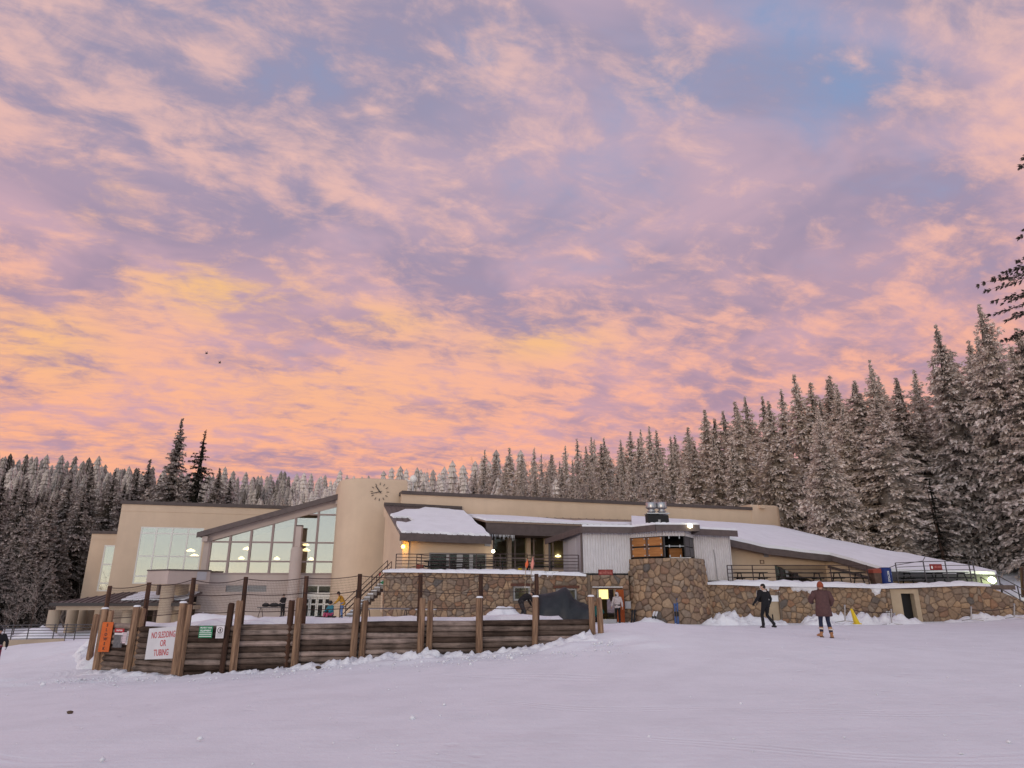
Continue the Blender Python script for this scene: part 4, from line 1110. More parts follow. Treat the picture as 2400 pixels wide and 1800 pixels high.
def stone_wall(F, s0, s1, z0, zt0, zt1, label, holes=(), seed=1, su=0.38, sv=0.27, name='stone_wall', thick=0.6):
    """fieldstone wall along a frame, its top running from zt0 to zt1"""
    rr = random.Random(seed)
    w = thing(name, F((s0 + s1) / 2, -0.3, z0), label, 'wall')
    low = [(s0, z0)]                                  # doorways are notches in the outline
    for a, b, c, d in sorted(h for h in holes if h[2] <= z0 + 0.05): low += [(a, z0), (a, d), (b, d), (b, z0)]
    MB().plate(F, low + [(s1, z0), (s1, zt1 - 0.02), (s0, zt0 - 0.02)], -thick, 0, [rect(a, b, c, d) for a, b, c, d in holes if c > z0 + 0.05]).build('mortar', MAT['mortar'], w)
    sl = (zt1 - zt0) / (s1 - s0)
    for poly in stone_cells(s0, s1, z0, max(zt0, zt1), su, sv, rr, holes, (-sl, 1.0, zt0 - sl * s0)):
        me = stone_mesh(poly, lambda a, b, t: F(a, t, b), rr)
        if me: link('stone', me, w)
    return w

SF = Frame((-7.6, 40.0), (30.0, 40.0))          # line of the terrace wall
def sx_(x, y=1400): return SF.hit(x, y)[0]
w1a, w1b = sx_(1203, 1390), sx_(1243, 1390); w2a, w2b = sx_(1303, 1395), sx_(1352, 1395)
wz0_, wz1_ = SF.hit(1220, 1408)[1], SF.hit(1220, 1374)[1]; wz2_ = SF.hit(1320, 1379)[1]
e1 = sx_(1378)
wall_left = stone_wall(SF, 0.25, e1, -0.4, 2.72, 2.50, 'long fieldstone terrace wall with two low windows under the left deck', [(w1a, w1b, wz0_, wz1_ + 0.12), (w2a, w2b, wz0_, wz2_ + 0.12)], 11)
# battered left end of that wall
LE = Frame((-8.3, 46.0), (-7.38, 40.02))
stone_wall(LE, 0, LE.len, -0.4, 2.7, 2.7, 'short return of the fieldstone terrace wall behind the outdoor stairs', (), 12)
for (a, b, zz) in ((w1a, w1b, wz1_), (w2a, w2b, wz2_)):
    m = MB(); h = 0.05
    for x in (a + h, b - h): m.fbox(SF, x - h, x + h, -0.22, -0.12, wz0_, zz)
    for z in (wz0_ + h, zz - h): m.fbox(SF, a + 2 * h, b - 2 * h, -0.22, -0.12, z - h, z + h)
    w = m.build('window', MAT['grey_frame'], wall_left)
    MB().plate(SF, rect(a + 2 * h, b - 2 * h, wz0_ + 2 * h, zz - 2 * h), -0.19, -0.18).build('pane', MAT['glass_clear'], w)
    MB().fbox(SF, a - 0.15, b + 0.15, -0.2, 0.09, zz + 0.005, zz + 0.16).build('lintel', MAT['brick_lintel'], wall_left)
    MB().fbox(SF, a, b, -0.9, -0.85, wz0_, zz).build('room_wall', MAT['interior'], wall_left)
# door bay between that wall and the stone tower
da, db_ = sx_(1404), sx_(1441); dzt = SF.hit(1420, 1381)[1]
b2 = sx_(1476)
wall_door = stone_wall(SF, e1 + 0.16, b2, -0.4, 2.42, 2.42, 'fieldstone wall with a lit doorway under the metal shed', [(da - 0.12, db_ + 0.12, -0.5, dzt + 0.15)], 13)
MB().fbox(SF, e1 + 0.0, e1 + 0.15, -0.5, 0.05, -0.4, 2.42).build('pilaster', MAT['mortar'], wall_door)
MB().fbox(SF, e1 + 0.25, sx_(1459), -0.05, 0.28, SF.hit(1420, 1377)[1], SF.hit(1420, 1377)[1] + 0.05).build('door_hood', MAT['galv'], wall_door)
MB().fbox(SF, da - 0.12, db_ + 0.12, -0.3, 0.02, dzt + 0.02, dzt + 0.14).build('lintel', MAT['bin_brown'], wall_door)
MB().fbox(SF, da - 0.11, da, -0.4, 0.03, -0.4, dzt + 0.015).build('door_jamb', MAT['concrete'], wall_door)
MB().fbox(SF, db_, db_ + 0.11, -0.4, 0.03, -0.4, dzt + 0.015).build('door_jamb', MAT['concrete'], wall_door)
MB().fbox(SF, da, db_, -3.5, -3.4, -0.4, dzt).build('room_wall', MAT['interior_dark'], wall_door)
MB().fbox(SF, da, db_, -3.4, -0.4, dzt - 0.02, dzt + 0.01).build('room_ceiling', MAT['interior_ceiling'], wall_door)
MB().fbox(SF, da - 0.05, db_ - 0.30, -0.62, -0.58, SF.hit(1415, 1404)[1], dzt).build('lit_transom', MAT['tube_yellow'], wall_door)
lf = MB(); lf.fbox(Frame(SF(db_ - 0.02, -0.1, 0).xy, deg=-62), 0, 0.85, -0.05, 0.0, -0.3, dzt - 0.02)
od = lf.build('door_leaf', MAT['door_orange'], wall_door); od['label'] = 'open orange door leaf'
MB().fbox(Frame(SF(db_ - 0.02, -0.1, 0).xy, deg=-62), 0.70, 0.78, 0.0, 0.06, 0.75, 0.85).build('handle', MAT['steel'], od)

# battered stone tower carrying the grill bay
tc_ = Vector((9.15, 41.35, 0)); tz1 = 3.33
def tower_p(u, v, t):   # u = arc length at mid radius, v = height
    a = u / 2.45
    k = (tz1 - v) / (tz1 + 0.4); r = 2.28 + 0.34 * k + 0.10 * k * k + t
    return tc_ + Vector((math.sin(a) * r, -math.cos(a) * r * 1.12, v))
tower = thing('stone_tower', tc_ + Vector((0, 0, -0.4)), 'rounded fieldstone tower flaring at its foot below the plywood shutters', 'tower')
rr = random.Random(21); ua = 2.45 * math.radians(100)
vs, fs = [], []; nu_, nv_ = 30, 8
for j in range(nv_ + 1):
    for i in range(nu_ + 1): vs.append(tower_p(-ua + 2 * ua * i / nu_, -0.4 + (tz1 + 0.38) * j / nv_, 0.0))
for j in range(nv_):
    for i in range(nu_): a = j * (nu_ + 1) + i; fs.append((a, a + 1, a + nu_ + 2, a + nu_ + 1))
fs.append(tuple(nv_ * (nu_ + 1) + i for i in range(nu_ + 1)))
MB().add(vs, fs).build('mortar', MAT['mortar'], tower)
for poly in stone_cells(-ua, ua, -0.4, tz1, 0.44, 0.31, rr):
    me = stone_mesh(poly, tower_p, rr, depth=0.07)
    if me: link('stone', me, tower)

# walls right of the tower
m0 = sx_(1640); m1 = sx_(2078)
pa, pb2 = sx_(1797, 1410), sx_(1826, 1410)
wall_mid = stone_wall(SF, m0, m1, -0.5, 2.02, 1.80, 'fieldstone terrace wall behind the two walking people', [(pa, pb2, -0.5, SF.hit(1810, 1395)[1])], 14)
MB().fbox(SF, pa, pb2, -0.3, -0.12, -0.5, SF.hit(1810, 1395)[1]).build('timber_door', MAT['door_surround'], wall_mid)
MB().fbox(SF, (pa + pb2) / 2 - 0.1, (pa + pb2) / 2 - 0.04, -0.12, -0.09, -0.3, SF.hit(1810, 1440)[1]).build('door_gap', MAT['black'], wall_mid)
q0_, q1_ = sx_(2092, 1430), sx_(2158, 1430); qz = SF.hit(2120, 1381)[1]
k0_, k1_ = sx_(2116, 1430), sx_(2147, 1430); kz = SF.hit(2125, 1391)[1]
m2 = sx_(2300, 1400)
wall_right = stone_wall(SF, m1 + 0.02, m2, -0.5, 1.82, 1.98, 'fieldstone terrace wall with the black door in a beige surround', [(q0_, q1_, -0.6, qz)], 15, su=0.58, sv=0.26)
MB().plate(SF, [(q0_, -0.5), (k0_, -0.5), (k0_, kz), (k1_, kz), (k1_, -0.5), (q1_, -0.5), (q1_, qz), (q0_, qz)], -0.5, 0.06).build('door_surround', MAT['door_surround'], wall_right)
MB().fbox(SF, q0_ - 0.25, q1_ + 0.12, -0.3, 0.10, qz + 0.005, qz + 0.1).build('lintel', MAT['bin_brown'], wall_right)
dd_ = MB().fbox(SF, k0_, k1_, -0.45, -0.35, -0.5, kz).build('door', MAT['door_black'], wall_right)
for z in (0.55, 1.35): MB().fbox(SF, k0_ + 0.08, k0_ + 0.14, -0.35, -0.29, z - 0.06, z + 0.06).build('hinge', MAT['steel'], dd_)
MB().fbox(SF, k0_ + 0.16, k0_ + 0.19, -0.35, -0.33, -0.3, 1.2).build('edge_strip', MAT['grey_frame'], dd_)
SE = Frame(SF(m2 + 0.01, 0, 0).xy, SF(m2 + 4.2, -0.3, 0).xy)
stone_wall(SE, 0, SE.len, -0.5, 1.95, 0.35, 'end of the fieldstone wall dropping away beside the right-hand steps', (), 16, su=0.58, sv=0.26)

# ================================================================== decks
MB().box((-7.4, 40.45, 2.25), (4.3, 51.5, 2.52)).build('deck', MAT['deck'], None, props={'kind': 'structure'})
MB().box((11.2, 40.55, 1.6), (29.5, 47.5, 1.86)).build('deck', MAT['deck'], None, props={'kind': 'structure'})
MB().box((4.31, 41.0, 2.2), (11.19, 50.0, 2.40)).build('deck', MAT['deck'], None, props={'kind': 'structure'})
snow_bank('snow_edge', [(-7.5, 40.2, 2.68, 0.12, 0.42), (-4.5, 40.2, 2.66, 0.09, 0.42), (-1, 40.2, 2.60, 0.14, 0.45), (0.6, 40.2, 2.57, 0.12, 0.45), (2.5, 40.15, 2.53, 0.10, 0.40), (4.3, 40.2, 2.46, 0.10, 0.4)], 'snow lying along the edge of the left deck', 0.25, 2.2)
snow_bank('snow_edge', [(11.3, 40.2, 2.0, 0.07, 0.4), (12.6, 40.1, 1.98, 0.13, 0.45), (14.0, 40.05, 1.92, 0.20, 0.5), (16.5, 40.05, 1.88, 0.22, 0.55), (18.5, 40.05, 1.86, 0.17, 0.5), (21.3, 40.15, 1.78, 0.12, 0.45), (23.5, 40.2, 1.84, 0.13, 0.45), (26, 40.2, 1.94, 0.12, 0.45), (27.5, 40.2, 1.9, 0.11, 0.5)], 'snow lying along the edge of the right deck', 0.3, 2.0)
def snow_drape(s0, s1, z0, z1, label, seed):
    """snow sliding down over the stones from the deck edge"""
    ns, nz = int((s1 - s0) / 0.07), int((z1 - z0) / 0.07); vs, fs = [], []
    for j in range(nz + 1):
        for i in range(ns + 1):
            a, z = s0 + (s1 - s0) * i / ns, z0 + (z1 - z0) * j / nz
            k = noise.fractal(Vector((a * 1.3, z * 0.8, seed)), 0.9, 2.0, 4) * 1.1 + (z - z0) / (z1 - z0) * 1.5 - 0.80 - 4.5 * abs((a - s0) / (s1 - s0) - 0.5) ** 2
            vs.append(SF(a, -0.06 + 0.26 * max(0.0, min(1.0, k * 2.5 + 0.5)), z))
    for j in range(nz):
        for i in range(ns): q = j * (ns + 1) + i; fs.append((q, q + 1, q + ns + 2, q + ns + 1))
    MB().add(vs, fs).build('snow_drape', MAT['snow_pile'], None, True, {'kind': 'stuff', 'label': label, 'category': 'snow'})
snow_drape(8.3, 10.3, 1.7, 2.62, 'snow sliding over the stones below the flag poles', 3.1)
snow_drape(21.0, 26.2, 0.95, 1.98, 'snow sliding over the stones above the two walking people', 5.3)
snow_drape(27.8, 29.2, 0.6, 1.86, 'snow sliding over the stones left of the beige door surround', 8.2)
# piles along the foot of the walls
snow_bank('snow_pile', [(10.3, 38.3, -0.3, 0.07, 0.6), (11.4, 38.6, -0.3, 0.51, 0.9), (12.0, 38.7, -0.3, 0.69, 1.0), (13.0, 38.8, -0.3, 0.42, 0.9), (14.3, 38.9, -0.3, 0.31, 0.8), (15.2, 38.9, -0.3, 0.24, 0.7)], 'jagged shovelled snow at the foot of the tower wall', 0.34, 2.4, 0.11, across=15)
snow_bank('snow_pile', [(15.9, 38.6, -0.3, 0.34, 0.7), (16.7, 38.6, -0.3, 0.65, 0.9), (18.2, 38.7, -0.3, 0.54, 0.9), (19.6, 38.7, -0.3, 0.63, 0.95), (20.6, 38.6, -0.3, 0.51, 0.9), (22.0, 38.8, -0.3, 0.37, 0.8), (23.0, 38.9, -0.3, 0.14, 0.6)], 'jagged shovelled snow behind the person in the plum coat', 0.34, 2.4, 0.11, across=15)
snow_bank('snow_pile', [(23.9, 39.0, -0.25, 0.17, 0.6), (25.0, 39.1, -0.25, 0.27, 0.7), (26.0, 39.1, -0.2, 0.42, 0.7), (27.5, 39.1, -0.15, 0.31, 0.7), (30, 39.0, 0.0, 0.27, 0.8), (33, 38.6, 0.2, 0.27, 0.9)], 'low ridge of snow along the right-hand stone wall', 0.34, 2.4, 0.12, across=13)
snow_bank('snow_pile', [(6.3, 38.0, -0.25, 0.07, 0.5), (7.1, 37.9, -0.25, 0.34, 0.6), (8.0, 37.8, -0.28, 0.24, 0.6), (8.6, 37.9, -0.3, 0.03, 0.5)], 'small heap of snow at the foot of the stone tower', 0.35, 1.8, 0.14)
snow_bank('snow_pile', [(-1.6, 37.0, 0.0, 0.20, 0.7), (-0.6, 37.3, 0.0, 0.82, 0.9), (0.2, 37.4, 0.0, 0.48, 0.8), (1.0, 37.4, 0.0, 0.14, 0.6)], 'heap of snow beside the bending person', 0.2, 1.6, 0.14)
snow_bank('snow_pile', [(-21.5, 42, -0.9, 0.2, 0.8), (-18.5, 42, -0.6, 0.85, 1.4), (-15, 42, -0.5, 0.55, 1.2), (-12.5, 42, -0.4, 0.2, 0.8)], 'mound of snow on the patio before the entrance', 0.12, 0.7)
snow_bank('snow_pile', [(-34, 46.5, -2.0, 0.2, 1.0), (-31, 46.5, -2.0, 1.3, 1.6), (-28.8, 46.5, -2.0, 0.2, 1.0)], 'mound of snow behind the balustrade of the covered walk', 0.12, 0.8)

# ================================================================== corrugated grill shed over the tower
shed = thing('grill_shed', (7, 42, 2.4), 'corrugated metal grill shed with plywood shutters on the terrace', 'shed')
ZT = survey(1366, 1243, 40.0).z; ZB = 2.52
plan = [survey(1366, 1290, 40.1), survey(1477, 1290, 40.5), survey(1556, 1285, 38.9), survey(1607, 1285, 38.95), survey(1627, 1290, 40.6), survey(1712, 1290, 41.6)]
plan = [Vector((p.x, p.y, 0)) for p in plan]
def corrugated(a, b, z0, z1, pitch=0.16, amp=0.045, name='wall_sheet', zslope=0.0):
    d = b - a; L = d.length; d.normalize(); n_ = Vector((d.y, -d.x, 0)); k = int(L / pitch) * 4; m = MB(); vs = []
    prof = [1, 1, -1, -1]
    for i in range(k + 1):
        s_ = L * i / k; p = a + d * s_ + n_ * (amp * prof[i % 4]); zt_ = z1 + zslope * s_
        vs += [Vector((p.x, p.y, z0)), Vector((p.x, p.y, zt_))]
    m.add(vs, [(2 * i, 2 * i + 2, 2 * i + 3, 2 * i + 1) for i in range(k)])
    q = [a - n_ * 0.04, b - n_ * 0.04, b - n_ * 0.08, a - n_ * 0.08]
    m.hexa([Vector((p.x, p.y, z0)) for p in q] + [Vector((p.x, p.y, z1 + zslope * (L if i in (1, 2) else 0) - 0.01)) for i, p in enumerate(q)])
    return m.build(name, MAT['galv'], shed)
corrugated(plan[0], plan[1], ZB, ZT)
corrugated(plan[4], plan[5], 2.12, ZT - 0.05)
zo0, zo1 = tz1 + 0.06, survey(1556, 1256, 38.9).z
for a, b in ((1, 2), (2, 3), (3, 4)): corrugated(plan[a], plan[b], zo1, ZT + 0.02)
MB().hexa([p for z in (2.30, 2.515) for p in (Vector((plan[0].x - 0.02, plan[0].y - 0.03, z)), Vector((plan[1].x, plan[1].y - 0.03, z)), Vector((plan[1].x, plan[1].y + 0.2, z)), Vector((plan[0].x - 0.02, plan[0].y + 0.2, z)))]).build('base_rail', MAT['black'], shed)
MB().hexa([p for z in (1.86, 2.115) for p in (Vector((plan[4].x, plan[4].y - 0.03, z)), Vector((plan[5].x + 0.1, plan[5].y - 0.03, z)), Vector((plan[5].x + 0.1, plan[5].y + 0.2, z)), Vector((plan[4].x, plan[4].y + 0.2, z)))]).build('base_rail', MAT['black'], shed)
# side wall with a door
SW = Frame(survey(1320, 1290, 45.2).xy, plan[0].xy)
s_top = survey(1320, 1255, 45.2).z
MB().plate(SW, [(0, 2.4), (SW.len - 0.03, 2.4), (SW.len - 0.03, ZT - 0.02), (0, s_top)], -0.08, 0).build('wall_sheet', MAT['panel_grey'], shed)
MB().fbox(SW, 1.6, 3.6, 0.0, 0.04, 2.53, 4.62).build('door', MAT['door_grey'], shed)
MB().fbox(SW, 2.7, 2.73, 0.0, 0.03, 4.65, ZT - 0.25).build('seam', MAT['grey_frame'], shed)
RW_ = Frame(plan[5].xy, (plan[5].x - 0.3, 46.0)); MB().plate(RW_, rect(0, RW_.len, 1.9, ZT - 0.1), -0.06, 0).build('wall_sheet', MAT['panel_grey'], shed)
# shutters and opening of the bay
def shutters(F, s0, s1, n, m_=MAT['ply']):
    w = (s1 - s0) / n; zm = (zo0 + zo1) / 2 + 0.03
    for i in range(n):
        a, b = s0 + i * w + 0.10, s0 + (i + 1) * w - 0.06
        for c, d in ((zo0 + 0.05, zm - 0.06), (zm + 0.04, zo1 - 0.05)):
            sh = MB().fbox(F, a, b, -0.06, 0.0, c, d).build('shutter', m_, shed)
            for q in (a + 0.06, b - 0.06):
                for z in (c + 0.06, d - 0.06): MB().fbox(F, q - 0.035, q + 0.035, 0.0, 0.025, z - 0.035, z + 0.035).build('catch', MAT['steel'], sh)
        MB().fbox(F, s0 + i * w - 0.02, s0 + i * w + 0.09, -0.09, 0.03, zo0, zo1).build('post', MAT['bin_brown'], shed)
    MB().fbox(F, s0, s1, -0.09, -0.065, zo0, zo1).build('backing', MAT['black'], shed)
F12 = Frame(plan[1].xy, plan[2].xy); F23 = Frame(plan[2].xy, plan[3].xy); F34 = Frame(plan[3].xy, plan[4].xy)
shutters(F12, 0.05, F12.len - 0.05, 2)
for s_ in (0.0, F23.len - 0.07): MB().fbox(F23, s_, s_ + 0.07, -0.07, 0.02, zo0, zo1).build('post', MAT['dark_frame'], shed)
MB().fbox(F23, 0.07, F23.len - 0.07, -0.05, -0.01, (zo0 + zo1) / 2, (zo0 + zo1) / 2 + 0.03).build('bar', MAT['steel'], shed)
for s_ in (0.3, F23.len - 0.35):
    for z in (zo0 + 0.02, (zo0 + zo1) / 2, zo1 - 0.1): MB().fbox(F23, s_, s_ + 0.05, -0.06, 0.02, z - 0.05, z + 0.09).build('catch', MAT['steel'], shed)
for a, b in ((0.06, F34.len * 0.48), (F34.len * 0.54, F34.len - 0.05)):
    for c, d in ((zo0 + 0.04, (zo0 + zo1) / 2 - 0.03), ((zo0 + zo1) / 2 + 0.03, zo1 - 0.04)): MB().fbox(F34, a, b, -0.06, -0.01, c, d).build('shutter', MAT['rail_grey'], shed)
MB().fbox(F34, 0, F34.len, -0.1, -0.065, zo0, zo1).build('backing', MAT['black'], shed)
MB().fbox(F23, -2.4, F23.len + 1.0, -2.6, -2.5, 2.4, ZT).build('room_wall', MAT['black'], shed)
MB().fbox(F23, 0.4, F23.len + 0.3, -2.5, -0.12, zo0 - 0.06, zo0 - 0.02).build('counter', MAT['galv'], shed)
MB().fbox(F23, 0.55, 1.3, -1.3, -0.9, zo0 - 0.01, zo0 + 0.52).build('plywood_box', MAT['ply'], shed)
MB().fbox(F23, 0.65, 0.98, -1.45, -1.31, zo0 - 0.01, zo0 + 0.45).build('plywood_box', MAT['ply'], shed)
# roof: mono-pitch sheets with deep brown fascia
ov = 0.35
rp = [survey(1368, 1232, 39.6), survey(1478, 1240, 40.0), survey(1530, 1228, 38.4), survey(1637, 1238, 38.6), survey(1605, 1241, 39.8), survey(1722, 1252, 41.0)]
zf = ZT + 0.17
front_pts = [Vector((plan[0].x - 0.05, 39.62, zf)), Vector((plan[1].x + 0.1, 40.0, zf)), Vector((plan[2].x - 0.5, 38.40, zf)), Vector((plan[3].x + 0.75, 38.55, zf)), Vector((plan[4].x - 0.25, 40.0, zf - 0.08)), Vector((plan[5].x + 0.35, 41.1, zf - 0.12))]
back = [Vector((2.35, 47.2, survey(1283, 1264, 47.2).z)), Vector((13.0, 48.2, 4.75))]
m = MB(); ring_ = front_pts + [back[1], back[0]]; N = len(ring_)
m.add([p + Vector((0, 0, -0.09)) for p in ring_] + [p for p in ring_], [tuple(reversed(range(N))), tuple(range(N, 2 * N))] + [(k, (k + 1) % N, (k + 1) % N + N, k + N) for k in range(N)])
m.build('roof', MAT['roof_metal'], shed)
for a, b in zip(front_pts, front_pts[1:]):
    d = (b - a); d.z = 0; d.normalize(); n_ = Vector((d.y, -d.x, 0))
    u_ = Vector((0, 0, 1)); p, q = a + n_ * 0.05 + u_ * 0.02, b + n_ * 0.05 + u_ * 0.02
    MB().hexa([p - u_ * 0.36, q - u_ * 0.36, q - u_ * 0.36 - n_ * 0.045, p - u_ * 0.36 - n_ * 0.045, p, q, q - n_ * 0.045, p - n_ * 0.045]).build('fascia', MAT['fascia'], shed)
a, b = back[0] + Vector((-0.06, 0, 0.02)), front_pts[0] + Vector((-0.06, 0, 0.02))
MB().hexa([a + Vector((0, 0, -0.36)), b + Vector((0, 0, -0.36)), b + Vector((0.05, 0, -0.36)), a + Vector((0.05, 0, -0.36)), a, b, b + Vector((0.05, 0, 0)), a + Vector((0.05, 0, 0))]).build('fascia', MAT['fascia'], shed)
def scallop(a, b, name='snow_layer'):   # ribbed snow rim above the fascia
    n = int((b - a).length / 0.35); vs = []; m = MB()
    for i in range(n * 2 + 1):
        p = a.lerp(b, i / (n * 2)); h = 0.10 + 0.05 * (i % 2)
        vs += [p + Vector((0, 0.03, 0.025)), p + Vector((0, 0.05, 0.02 + h)), p + Vector((0, 0.5, 0.06 + h))]
    for i in range(n * 2):
        for j in range(2): k = i * 3 + j; m.add([], [])
    m.add(vs, [(i * 3 + j, (i + 1) * 3 + j, (i + 1) * 3 + j + 1, i * 3 + j + 1) for i in range(n * 2) for j in range(2)])
    return m.build(name, MAT['snow_roof'], shed, smooth=True)
for a, b in zip(front_pts, front_pts[1:]): scallop(a, b)
for p in (survey(1288, 1300, 46.8),): MB().box((p.x - 0.07, p.y - 0.07, 2.5), (p.x + 0.07, p.y + 0.07, back[0].z - 0.1)).build('post', MAT['rail_grey'], shed)
dp = plan[0] + Vector((-0.06, -0.06, 0)); MB().tube([dp + Vector((0.1, -0.1, ZT + 0.05)), dp + Vector((-0.02, 0, ZT - 0.25)), dp + Vector((-0.02, 0, 2.6))], 0.06, 8).build('downpipe', MAT['fascia'], shed)
cpipe = plan[4].lerp(plan[5], 0.52) + Vector((0, -0.07, 0))
MB().tube([cpipe + Vector((0, 0, 3.9)), cpipe + Vector((0.05, 0, 3.3)), cpipe + Vector((0.08, 0, 2.2)), cpipe + Vector((0.35, -0.05, 1.98)), Vector((plan[5].x + 0.6, 40.2, 2.06)), Vector((plan[5].x + 3.5, 40.15, 2.0))], 0.025, 6).build('conduit', MAT['fence_metal'], shed)
# chimney: dark box with two round steel cowls
cb = survey(1540, 1215, 42.0)
chim = thing('chimney', Vector((cb.x, cb.y, zf - 0.1)), 'black flue box with twin shiny steel cowls on the shed roof', 'chimney')
c0, c1 = survey(1517, 1232, 42.0), survey(1563, 1206, 42.0)
smooth_by_angle(MB().hexa([(c0.x, 41.6, zf - 0.12), (c1.x + 0.05, 41.6, zf - 0.12), (c1.x + 0.05, 42.4, zf - 0.12), (c0.x, 42.4, zf - 0.12), (c0.x - 0.02, 41.6, c1.z), (c1.x, 41.6, c1.z - 0.08), (c1.x, 42.4, c1.z - 0.08), (c0.x - 0.02, 42.4, c1.z)]).build('flue_box', MAT['black'], chim), 20)
MB().box((c0.x + 0.62, 41.55, zf), (c0.x + 0.75, 41.6, c1.z - 0.35)).build('strap', MAT['grey_frame'], chim)
MB().box((c0.x - 0.06, 41.5, c1.z - 0.0), (c1.x + 0.06, 42.45, c1.z + 0.06)).build('collar', MAT['steel'], chim)
for xx in (1527, 1551):
    p = survey(xx, 1200, 42.0)
    MB().lathe((p.x, 42.0, c1.z + 0.05), [(0.20, 0), (0.22, 0.10), (0.30, 0.13), (0.20, 0.2), (0.20, 0.28), (0.33, 0.33), (0.34, 0.36), (0.34, 0.66), (0.31, 0.70), (0.27, 0.62)], 20).build('cowl', MAT['steel'], chim, smooth=True)
# lamps on the shed
lp = front_pts[3].lerp(front_pts[2], 0.22) + Vector((0, -0.16, -0.05))
o = thing('flood_lamp', lp, 'lit round lamp on the brown fascia below the chimney cowls', 'lamp')
MB().lathe(lp, [(0.03, -0.12), (0.12, -0.08), (0.15, 0.0), (0.10, 0.09), (0.02, 0.12)], 12).build('bulb', MAT['lamp_white'], o, smooth=True)
MB().bar(lp + Vector((0, 0.02, 0.05)), lp + Vector((0, 0.12, 0.05)), 0.06).build('bracket', MAT['fascia'], o)
# maroon board at the foot of the left sheet
SH = Frame(plan[0].xy, plan[1].xy)
s0_, z0_ = SH.hit(1403, 1349, 0.06); s1_, z1_ = SH.hit(1436, 1335, 0.06)
sg = thing('sign_board', SH((s0_ + s1_) / 2, 0.06, z0_), 'small maroon sign with two lines below the corrugated sheet', 'sign')
MB().fbox(SH, s0_, s1_, 0.03, 0.07, z0_, z1_).build('board', MAT['sign_maroon'], sg)
MB().fbox(SH, s0_ + 0.12, s1_ - 0.12, 0.071, 0.074, z1_ - 0.09, z1_ - 0.075).build('ornament', MAT['letter_pink'], sg)
MB().fbox(SH, (s0_ + s1_) / 2 - 0.02, (s0_ + s1_) / 2 + 0.02, 0.071, 0.076, z1_ - 0.115, z1_ - 0.05).build('ornament', MAT['letter_pink'], sg)
text_mesh('SKI PATROL', 0.17, MAT['letter_pink'], parent=sg, M=frame_matrix(SH, (s0_ + s1_) / 2, 0.073, z0_ + 0.14), width=0.85)

# ================================================================== timber barrier with posts and signs
def gz(x, y): return float(land_z(np.array([x]), np.array([y]))[0])
POSTS = [(228, 21.2, 1440), (247, 20.4, 1426), (322, 19.8, 1421), (430, 19.0, 1412), (562, 19.0, 1408), (703, 19.3, 1402), (838, 19.4, 1402), (990, 19.5, 1402), (1124, 19.6, 1400), (1255, 19.8, 1398), (1385, 20.0, 1397)]
bar_ = thing('timber_barrier', (-4, 19.5, -0.3), 'low barrier of dark horizontal timbers between upright posts across the snow', 'barrier')
rp_ = random.Random(5)
def post(px_, Y, ytop, r=0.094, mt='wood_post'):
    top = survey(px_, ytop, Y); x, z1 = top.x, top.z
    lean = rp_.uniform(-0.02, 0.02); n = 10; z0 = gz(x, Y) - 0.5
    m = MB(); rings = []
    rad = [r * rp_.uniform(0.86, 1.12) for _ in range(n)]
    rad[rp_.randrange(n)] *= 0.62                       # drying crack
    hs = [z0, z0 + (z1 - z0) * 0.35, z0 + (z1 - z0) * 0.7, z1 - 0.03, z1]
    vs = []
    for j, h in enumerate(hs):
        k = (1.06, 1.02, 0.99, 0.96, 0.86)[j]
        for i in range(n):
            a = 2 * math.pi * i / n
            vs.append((x + lean * (h - z1) + math.cos(a) * rad[i] * k, Y + math.sin(a) * rad[i] * k, h + (rp_.uniform(-0.02, 0.02) if j >= 3 else 0)))
    fs = [(j * n + i, j * n + (i + 1) % n, (j + 1) * n + (i + 1) % n, (j + 1) * n + i) for j in range(4) for i in range(n)] + [tuple(range(4 * n, 5 * n))]
    m.add(vs, fs); o = smooth_by_angle(m.build('post', MAT[mt], bar_), 45)
    return x, z1
px_list = []
for i, (x_, Y_, yt) in enumerate(POSTS):
    px_list.append((*post(x_, Y_, yt), Y_))
    if i in (4, 5, 6, 7, 10): post(x_ + (-19 if i in (4, 5) else 19), Y_ + 0.1, yt + (6 if i != 10 else 4), 0.09, 'wood_pole' if i in (4, 5) else 'wood_post')
    if i in (1, 2, 3): post(x_ + 14, Y_ + 0.08, yt + 5, 0.085)
TOPY = [1462, 1470, 1466, 1463, 1461, 1457, 1455, 1454, 1452, 1448]     # top of the timbers, bay by bay
pg = 0.143
